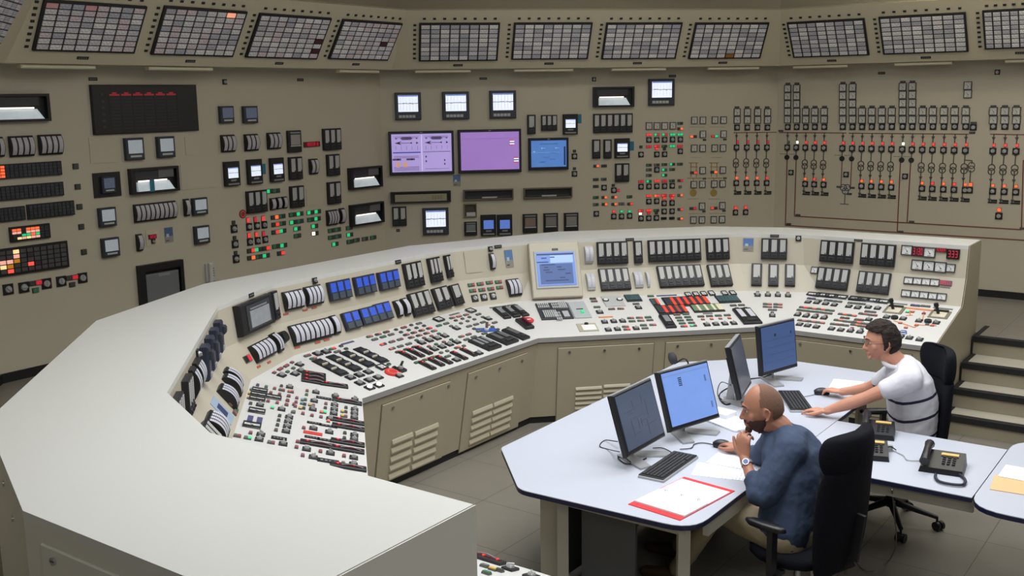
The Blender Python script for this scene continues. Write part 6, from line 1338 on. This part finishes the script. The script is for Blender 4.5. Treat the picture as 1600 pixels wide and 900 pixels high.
def loft(b, rings, m, n=20):
    """rings: (centre, right, forward, half-width, half-depth)"""
    vs = []
    for c, r, f, w, d in rings:
        for k in range(n):
            a = 2 * math.pi * k / n; x, y = math.cos(a), math.sin(a); q = (abs(x) ** 2.5 + abs(y) ** 2.5) ** (-1 / 2.5)
            vs.append(Vector(c) + r * x * q * w + f * y * q * d)
    K = len(rings)
    b.add(vs, [(j * n + i, j * n + (i + 1) % n, (j + 1) * n + (i + 1) % n, (j + 1) * n + i) for j in range(K - 1) for i in range(n)] + [tuple(range(n - 1, -1, -1)), tuple((K - 1) * n + i for i in range(n))], m, True)
def skin_obj(name, b, parent, voxel, smooth=3, disp=0, dscale=.1, label=None):
    o = ob(name, b, parent, Matrix.Identity(4), label); me = o.data
    bm = bmesh.new(); bm.from_mesh(me); bmesh.ops.recalc_face_normals(bm, faces=bm.faces); bm.to_mesh(me); bm.free()
    r = o.modifiers.new('remesh', 'REMESH'); r.mode = 'VOXEL'; r.voxel_size = voxel; r.use_smooth_shade = True
    s = o.modifiers.new('smooth', 'SMOOTH'); s.iterations = smooth; s.factor = .5
    if disp:
        tx = bpy.data.textures.new(name + '_folds', 'CLOUDS'); tx.noise_scale = dscale; tx.noise_depth = 2
        d = o.modifiers.new('folds', 'DISPLACE'); d.texture = tx; d.strength = disp; d.mid_level = .5; d.texture_coords = 'LOCAL'
    return o
def head_surface(c, X, Y, Z, s=1, off=0, n=40, mask=None, jaw=1):
    """skull and face surface; X right, Y forward, Z up"""
    vs, keep = [], []
    for j in range(n + 1):
        ph = math.pi * j / n
        for k in range(n):
            th = 2 * math.pi * k / n; x, y, z = math.sin(ph) * math.cos(th), math.sin(ph) * math.sin(th), math.cos(ph)
            low = max(0, -z); up = max(0, z)
            rx = .077 * (1 - .30 * low * jaw * (1 if y > -.2 else .6)) * (1 + .05 * (up if y < 0 else 0)); ry = .098 if y < 0 else .092
            px, py, pz = x * rx, y * ry, z * .118
            if y > 0: py += .012 * low * (1 - abs(x)) - .006 * (1 if .1 > z > -.15 else 0) * abs(x)          # chin forward, eye hollow
            if y > .3: py = min(py, .088)
            if y < 0 and z < -.2: py += .05 * (low - .2)                                                # nape
            r = Vector((px, py, pz)); r += r.normalized() * off
            vs.append(c + (X * r.x + Y * r.y + Z * r.z) * s); keep.append(mask(x, y, z) if mask else True)
    fs = []
    for j in range(n):
        for k in range(n):
            q = (j * n + k, (j + 1) * n + k, (j + 1) * n + (k + 1) % n, j * n + (k + 1) % n)
            if all(keep[i] for i in q): fs.append(q)
    return vs, fs
def face_parts(b, c, X, Y, Z, s, m):
    vs, fs = head_surface(c, X, Y, Z, s); b.add(vs, fs, m, True); P = lambda x, y, z: c + (X * x + Y * y + Z * z) * s
    limb(b, [P(0, .086, .012), P(0, .098, -.012), P(0, .106, -.03)], [.007 * s, .009 * s, .012 * s], m, 10); blob(b, P(.011, .094, -.034), (X, Y, Z), (.008 * s, .01 * s, .007 * s), m, 8); blob(b, P(-.011, .094, -.034), (X, Y, Z), (.008 * s, .01 * s, .007 * s), m, 8)
    limb(b, [P(-.042, .072, .024), P(-.015, .087, .028), P(.015, .087, .028), P(.042, .072, .024)], [.007 * s, .009 * s, .009 * s, .007 * s], m, 8)
    limb(b, [P(-.02, .086, -.058), P(0, .094, -.056), P(.02, .086, -.058)], [.004 * s, .0065 * s, .004 * s], m, 8); limb(b, [P(-.018, .085, -.068), P(0, .092, -.068), P(.018, .085, -.068)], [.004 * s, .007 * s, .004 * s], m, 8)
    blob(b, P(0, .08, -.092), (X, Y, Z), (.024 * s, .014 * s, .016 * s), m, 10)
    for q in (-1, 1): blob(b, P(q * .045, .056, -.02), (X, Y, Z), (.022 * s, .02 * s, .024 * s), m, 12)
    for q in (-1, 1):
        e = P(q * .08, -.008, -.008); Yt = (Y * .9 + X * q * -.35).normalized(); Xt = Z.cross(Yt).normalized()
        pts = [(0, .026), (.012, .022), (.018, .008), (.014, -.01), (.004, -.026), (-.006, -.028)]
        limb(b, [e + (-Yt * y_ + Z * z_ + X * q * .008) * s for y_, z_ in [(-.006, .016)] + pts], [.004 * s] + [.005 * s] * 5 + [.006 * s], m, 8)
        blob(b, e + X * q * .0, (Xt, Yt, Z), (.005 * s, .014 * s, .024 * s), m, 10)
def eyes(parent, c, X, Y, Z, s, iris=(60, 40, 30), brow=(50, 38, 32)):
    ew = mat('eye_white', (170, 160, 154), .4); ei = mat('eye_iris', iris, .2); bw = mat('brow_%d' % brow[0], brow, .8)
    P = lambda x, y, z: c + (X * x + Y * y + Z * z) * s
    for q in (-1, 1):
        b = MB(); blob(b, P(q * .031, .0745, .006), (X, Y, Z), (.0125 * s, .0115 * s, .0075 * s), ew, 12); e = ob('eye', b, parent, Matrix.Identity(4))
        b = MB(); blob(b, P(q * .031, .083, .006), (X, Y, Z), (.0065 * s, .0042 * s, .0062 * s), ei, 8); ob('iris', b, e, Matrix.Identity(4))
        b = MB(); limb(b, [P(q * .014, .096, .028), P(q * .032, .093, .035), P(q * .05, .078, .029)], [.003, .0045, .002], bw, 8); ob('eyebrow', b, parent, Matrix.Identity(4))
def hand(b, wrist, d, up, side, m, curl=.3, spread=1, s=1, thumb=None):
    """wrist position, pointing direction d, back-of-hand normal up, side=+1 thumb on the cross(d,up) side"""
    d = d.normalized(); up = (up - d * up.dot(d)).normalized(); t = d.cross(up).normalized() * side
    kn = [wrist + d * (.085 + .006 * (1 - abs(i - 1.2))) * s + t * (.032 - .021 * i) * s + up * .004 for i in range(4)]
    limb(b, [wrist - d * .02, wrist + d * .03 * s, wrist + d * .078 * s], [.027 * s, .036 * s, .04 * s], m, 14, 4, (up, .42))
    for i, L in enumerate((.072, .08, .075, .058)):
        L *= s; a0 = curl * (1 + .1 * i); dd = (d + t * (.14 - .1 * i) * spread).normalized(); p = [kn[i]]; ang = a0 * .5
        for k, f in enumerate((.42, .32, .26)):
            v = dd * math.cos(ang) - up * math.sin(ang); p.append(p[-1] + v * L * f); ang += a0
        limb(b, [wrist + d * .055 * s + t * (.024 - .016 * i) * s] + p, [.011 * s, .0098 * s, .009 * s, .008 * s, .0066 * s], m, 10, 3)
    tb = wrist + d * .022 * s + t * .026 * s; th = thumb or (d * .75 + t * .65 - up * .2)
    th = th.normalized(); limb(b, [tb, tb + th * .04 * s, tb + (th + d * .25).normalized() * .068 * s, tb + (th + d * .5).normalized() * .09 * s], [.015 * s, .013 * s, .0105 * s, .0085 * s], m, 10, 3)
ZV = Vector((0, 0, 1))
def axes(face_az, pitch=0, roll=0):
    Y = dv(face_az); X = nv(face_az); Y2 = Y * math.cos(rad(pitch)) + ZV * math.sin(rad(pitch)); Z2 = X.cross(Y2)
    return X, Y2, Z2
def J(x, y, z): return atz(x, y, z)
def Jd(x, y, dep): r = ray(x, y); return CP + r * (dep / r.dot(_F))
skin1 = mat('skin_tan', (172, 120, 96), .5, noise=.05, nscale=30); skin2 = mat('skin_fair', (196, 140, 116), .5, noise=.05, nscale=30)
navy = mat('shirt_navy', (52, 66, 92), .85, noise=.12, nscale=14, bump=.5); khaki = mat('trouser_khaki', (150, 138, 112), .85, noise=.08, nscale=16, bump=.4)
stub = mat('hair_cropped', (118, 88, 72), .9, noise=.15, nscale=120, bump=.3); beard = mat('beard_stubble', (78, 56, 48), .9, noise=.25, nscale=150, bump=.3)
hairb = mat('hair_brown', (36, 24, 19), .85, noise=.3, nscale=70, bump=.9); shoe_m = mat('shoe_brown', (70, 52, 38), .5)
# ---- man in navy, facing the front monitors, chin on his left hand
p1 = empty('person', (1.45, 5.15, 0), 'bald bearded man in a navy shirt resting his chin on his hand', 'person')
hc = Jd(1192, 638, 5.5); X, Y, Z = axes(-82, -10); S1 = 1.1
neck = Jd(1219, 668, 5.5); hip = Vector((1.42, 5.12, .58)); fwd = dv(-55); rt = nv(-55)
shm = neck + Vector((.06, -.03, -.07)); 
shL = Jd(1236, 704, 5.34); shR = Jd(1212, 682, 5.68)
wrL = Jd(1163, 716, 5.46); elL = J(1190, 777, .775); elR = J(1188, 712, .80); wrR = J(1156, 702, .78); 
b = MB(); face_parts(b, hc, X, Y, Z, S1, skin1)
limb(b, [hc - Z * .07 - Y * .02, neck, neck + Vector((.03, -.01, -.08))], [.066, .064, .07], skin1)
loft(b, [(neck.lerp(hip, t), rt, fwd, w_, d_) for t, w_, d_ in ((.16, .1, .05), (.4, .12, .06), (.8, .11, .07), (1, .12, .08))], skin1)
limb(b, [shL, elL, wrL], [.045, .04, .026], skin1); limb(b, [shR, elR, wrR], [.045, .038, .027], skin1)
limb(b, [hip, hip + fwd * .2], [.08, .07], skin1)
chin = hc + (Y * .085 - Z * .1) * S1
hd = (chin - wrL).normalized()
hand(b, wrL, (Jd(1161, 668, 5.47) - wrL).normalized(), (X * -.8 + Y * .6), -1, skin1, .75, .5, 1.05, None)
hand(b, wrR, (M1 + Vector((0, 0, .02)) - wrR).normalized(), ZV, -1, skin1, .35, 1, 1)
skin_obj('body', b, p1, .005, 2)
eyes(p1, hc, X, Y, Z, S1)
b = MB(); vs, fs = head_surface(hc, X, Y, Z, S1, .0022, 110, lambda x, y, z: z > -.02 - .9 * max(0, -y - .05) and y < .5 - .28 * abs(x) - .42 * z * z and not (z < .2 and y > -.05 - .3 * (z < .05))); b.add(vs, fs, stub, True); ob('cropped_hair', b, p1, Matrix.Identity(4))
b = MB(); vs, fs = head_surface(hc, X, Y, Z, S1, .0035, 90, lambda x, y, z: z < -.28 - .12 * max(0, y - .5) and y > -.12 and not (y > .8 and z > -.42)); b.add(vs, fs, beard, True)
limb(b, [hc + (X * q * .022 + Y * yy - Z * zz) * S1 for q, yy, zz in ((-1.2, .084, .056), (-.5, .095, .048), (.5, .095, .048), (1.2, .084, .056))], [.0035] * 4, beard, 8); blob(b, hc + (Y * .081 - Z * .094) * S1, (X, Y, Z), (.029, .019, .021), beard, 12); ob('beard', b, p1, Matrix.Identity(4))
b = MB(); mid = neck + Vector((.04, -.02, -.04))
loft(b, [(hip - ZV * .08, rt, fwd, .18, .13), (hip + ZV * .02, rt, fwd, .19, .14), (hip.lerp(mid, .35) - fwd * .02, rt, fwd, .19, .14), (hip.lerp(mid, .65) - fwd * .03, rt, fwd, .2, .145), (hip.lerp(mid, .88) - fwd * .02, rt, fwd, .21, .135), (mid + ZV * .0, rt, fwd, .16, .11), (mid + ZV * .04, rt, fwd, .095, .085)], navy)
limb(b, [mid - ZV * .03, (mid + shL) / 2, shL], [.09, .092, .088], navy); limb(b, [mid - ZV * .03, (mid + shR) / 2, shR], [.09, .09, .08], navy)
e1 = elL.lerp(wrL, .42); limb(b, [shL, shL.lerp(elL, .5), elL, e1], [.088, .084, .07, .054], navy); e2 = elR.lerp(wrR, .3); limb(b, [shR, shR.lerp(elR, .5), elR, e2], [.075, .062, .056, .048], navy)
skin_obj('shirt', b, p1, .009, 3, .016, .09)
b = MB(); dN = Z
for q, rr in ((0, .072), (.018, .069)): b.ring(0, 0, 1, .1, 0, 1, navy, 4) if False else None
pts = [neck + ZV * (-.018 + .012 * math.cos(a)) + (rt * math.cos(a) + fwd * math.sin(a)) * .082 for a in [math.pi * 2 * k / 16 + .3 for k in range(16)]]; b.tube(pts + [pts[0]], .014, navy, 8, 3); ob('collar', b, p1, Matrix.Identity(4))
b = MB(); c0 = e1; cd = (wrL - elL).normalized(); b.seg(c0 - cd * .02, c0 + cd * .014, .054, .052, navy, 18); ob('rolled_cuff', b, p1, Matrix.Identity(4)); b = MB(); cd = (wrR - elR).normalized(); b.seg(e2 - cd * .02, e2 + cd * .014, .05, .048, navy, 18); ob('rolled_cuff', b, p1, Matrix.Identity(4))
wd_ = (elL - wrL).normalized(); wc_ = wrL + wd_ * .035; b = MB(); b.seg(wc_ - wd_ * .009, wc_ + wd_ * .009, .0315, .0325, silver, 18); wt = ob('wrist_watch', b, p1, Matrix.Identity(4))
cv = (CP - wc_); cv = (cv - wd_ * cv.dot(wd_)).normalized(); cv = (cv + (-X) * .2).normalized(); b = MB(); b.seg(wc_ + cv * .026, wc_ + cv * .037, .018, .017, chrome, 18); b.seg(wc_ + cv * .037, wc_ + cv * .0385, .014, .014, mat('watch_dial', (90, 110, 170), .3), 18); ob('watch_face', b, wt, Matrix.Identity(4))
b = MB(); kn = {}
for q, k_, a_ in ((-1, Vector((1.10, 5.36, .56)), Vector((.93, 5.62, .1))), (1, Vector((1.25, 5.62, .55)), Vector((1.0, 5.95, .1)))):
    h_ = hip + rt * q * .09 - ZV * .03; limb(b, [h_, h_.lerp(k_, .5) + ZV * .01, k_, k_.lerp(a_, .5), a_], [.105, .09, .068, .058, .05], khaki); kn[q] = a_
loft(b, [(hip - ZV * .1, rt, fwd, .17, .13), (hip, rt, fwd, .185, .135), (hip + ZV * .05, rt, fwd, .17, .12)], khaki)
skin_obj('trousers', b, p1, .011, 3, .014, .12)
for q in (-1, 1):
    a_ = kn[q]; b = MB(); f_ = fwd; limb(b, [a_ - ZV * .04 - f_ * .03, a_ - ZV * .05 + f_ * .08, a_ - ZV * .062 + f_ * .2], [.042, .044, .034], shoe_m, 12); so = skin_obj('shoe', b, p1, .008, 2)
# ---- man in the striped polo, left hand on the keyboard, right on the mouse
p2 = empty('person', (2.5, 6.45, 0), 'dark-haired man with glasses and white striped polo typing at the far desk', 'person')
hc = Jd(1377, 533, 6.62); X, Y, Z = axes(-86, -8); S2 = 1.03
neck = Jd(1401, 565, 6.6); hip = Vector((2.56, 6.42, .56)); fwd = dv(-84); rt = nv(-84)
shL = Jd(1422, 594, 6.42); shR = Jd(1396, 584, 6.8); elL = Jd(1352, 622, 6.55); wrL = J(1292, 642, .785); elR = Jd(1358, 606, 6.98); wrR = J(1316, 612, .79)
b = MB(); face_parts(b, hc, X, Y, Z, S2, skin2); limb(b, [hc - Z * .07 - Y * .02, neck, neck + Vector((.03, 0, -.08))], [.062, .06, .066], skin2)
loft(b, [(neck.lerp(hip, t), rt, fwd, w_, d_) for t, w_, d_ in ((.16, .1, .05), (.4, .11, .06), (.8, .1, .06), (1, .11, .08))], skin2)
limb(b, [shL, shL.lerp(elL, .5), elL, elL.lerp(wrL, .35), wrL], [.05, .048, .04, .042, .027], skin2); limb(b, [shR, elR, wrR], [.05, .04, .027], skin2)
hand(b, wrL, (J(1262, 640, .765) - wrL).normalized(), ZV, -1, skin2, .22, 1.1, 1.04); hand(b, wrR, (M2 + Vector((0, 0, .02)) - wrR).normalized(), ZV, 1, skin2, .35, 1, 1.02)
skin_obj('body', b, p2, .005, 2); eyes(p2, hc, X, Y, Z, S2)
def hm(x, y, z): return (z > .42 + .25 * max(0, y) and y < .95) or (y < .12 and z > -.15) or (y < -.3 and z > -.75) or (abs(y - .12) < .12 and z > -.3 and abs(x) > .6 and z < .5)
b = MB(); vs, fs = head_surface(hc, X, Y, Z, S2, .004, 44, hm); b.add(vs, fs, hairb, True); hr = ob('hair', b, p2, Matrix.Identity(4)); so = hr.modifiers.new('solid', 'SOLIDIFY'); so.thickness = .018; so.offset = 1
sb = hr.modifiers.new('sub', 'SUBSURF'); sb.levels = sb.render_levels = 1
tx = bpy.data.textures.new('hair_locks', 'CLOUDS'); tx.noise_scale = .025; dm = hr.modifiers.new('d', 'DISPLACE'); dm.texture = tx; dm.strength = .016; dm.mid_level = .4
# glasses
b = MB(); P = lambda x, y, z: hc + (X * x + Y * y + Z * z) * S2; fr_ = mat('glasses_frame', (60, 44, 40), .3)
for q in (-1, 1):
    pts = [P(q * (.034 + .021 * math.cos(a)), .099 - .006 * abs(math.cos(a)) * 0, .004 + .014 * math.sin(a)) for a in [2 * math.pi * k / 12 for k in range(13)]]; b.tube(pts, .0013, fr_, 6, 2); b.tube([P(q * .055, .098, .008), P(q * .078, .05, .006), P(q * .083, 0, .002)], .0014, fr_, 6, 3)
b.tube([P(-.013, .1, .008), P(0, .104, .011), P(.013, .1, .008)], .0013, fr_, 6, 2); ob('glasses', b, p2, Matrix.Identity(4))
def banded(name, base, col, p0, axis, bands, hw):
    m = mat(name, base, .85, bump=.35, nscale=14); nt = m.node_tree; N, L = nt.nodes, nt.links; bs = N['Principled BSDF']
    tc = N.new('ShaderNodeTexCoord'); dt = N.new('ShaderNodeVectorMath'); dt.operation = 'DOT_PRODUCT'; dt.inputs[1].default_value = axis; L.new(tc.outputs['Object'], dt.inputs[0]); src = None; c0 = Vector(p0).dot(axis)
    for s_ in bands:
        cmp_ = N.new('ShaderNodeMath'); cmp_.operation = 'COMPARE'; cmp_.inputs[1].default_value = c0 + s_; cmp_.inputs[2].default_value = hw; L.new(dt.outputs['Value'], cmp_.inputs[0])
        if src is None: src = cmp_.outputs[0]
        else: mx = N.new('ShaderNodeMath'); mx.operation = 'MAXIMUM'; L.new(src, mx.inputs[0]); L.new(cmp_.outputs[0], mx.inputs[1]); src = mx.outputs[0]
    mx = N.new('ShaderNodeMix'); mx.data_type = 'RGBA'; mx.inputs[6].default_value = (*[lin(v) for v in base], 1); mx.inputs[7].default_value = (*[lin(v) for v in col], 1)
    L.new(src, mx.inputs[0]); L.new(mx.outputs[2], bs.inputs['Base Color']); return m
mid = neck + Vector((.06, -.01, -.035)); ax_ = ((mid - hip).normalized() + fwd * .16).normalized()
polo = banded('polo_striped', (214, 214, 222), (34, 34, 62), hip, ax_, (-.04, .09, .225, .35), .0095)
b = MB(); loft(b, [(hip - ZV * .07, rt, fwd, .175, .125), (hip + ZV * .03, rt, fwd, .18, .13), (hip.lerp(mid, .35) - fwd * .02, rt, fwd, .18, .145), (hip.lerp(mid, .65) - fwd * .02, rt, fwd, .19, .15), (hip.lerp(mid, .88) - fwd * .01, rt, fwd, .2, .135), (mid, rt, fwd, .15, .105), (mid + ZV * .04, rt, fwd, .09, .08)], polo)
limb(b, [mid, (mid + shL) / 2, shL], [.08, .08, .078], polo); limb(b, [mid, (mid + shR) / 2, shR], [.08, .08, .075], polo)
s1_ = shL.lerp(elL, .48); s2_ = shR.lerp(elR, .5); limb(b, [shL, shL.lerp(elL, .25), s1_], [.078, .074, .068], polo); limb(b, [shR, s2_], [.072, .064], polo)
skin_obj('polo_shirt', b, p2, .009, 3, .014, .09)
pts = [neck + ZV * (-.008 + .012 * math.cos(a)) + (rt * math.cos(a) + fwd * math.sin(a)) * .078 for a in [math.pi * 2 * k / 16 + .3 for k in range(16)]]
b = MB(); b.tube(pts + [pts[0]], .015, mat('polo_collar', (210, 208, 216), .85), 8, 3); cl = ob('collar', b, p2, Matrix.Identity(4)); b = MB(); pq = [pts[k] - ZV * .012 + (pts[k] - neck).normalized() * .006 for k in range(9, 14)]; b.tube(pq, .008, mat('collar_purple', (66, 40, 120), .8), 8, 3); ob('collar_band', b, cl, Matrix.Identity(4))
b = MB(); grt = mat('trouser_grey', (122, 116, 104), .85, noise=.1, nscale=16)
for q, k_, a_ in ((-1, Vector((2.12, 6.32, .55)), Vector((2.1, 6.35, .1))), (1, Vector((2.12, 6.6, .55)), Vector((2.08, 6.65, .1)))):
    h_ = hip + rt * q * .09 - ZV * .03; limb(b, [h_, h_.lerp(k_, .5) + ZV * .01, k_, k_.lerp(a_, .5), a_], [.1, .088, .066, .056, .048], grt)
loft(b, [(hip - ZV * .08, rt, fwd, .165, .125), (hip, rt, fwd, .175, .13), (hip + ZV * .03, rt, fwd, .165, .12)], grt); skin_obj('trousers', b, p2, .011, 3, .012, .12)
for a_ in (Vector((2.1, 6.35, .1)), Vector((2.08, 6.65, .1))):
    b = MB(); limb(b, [a_ - ZV * .04 - fwd * .03, a_ - ZV * .05 + fwd * .08, a_ - ZV * .062 + fwd * .19], [.042, .044, .034], shoe_m, 12); skin_obj('shoe', b, p2, .008, 2)
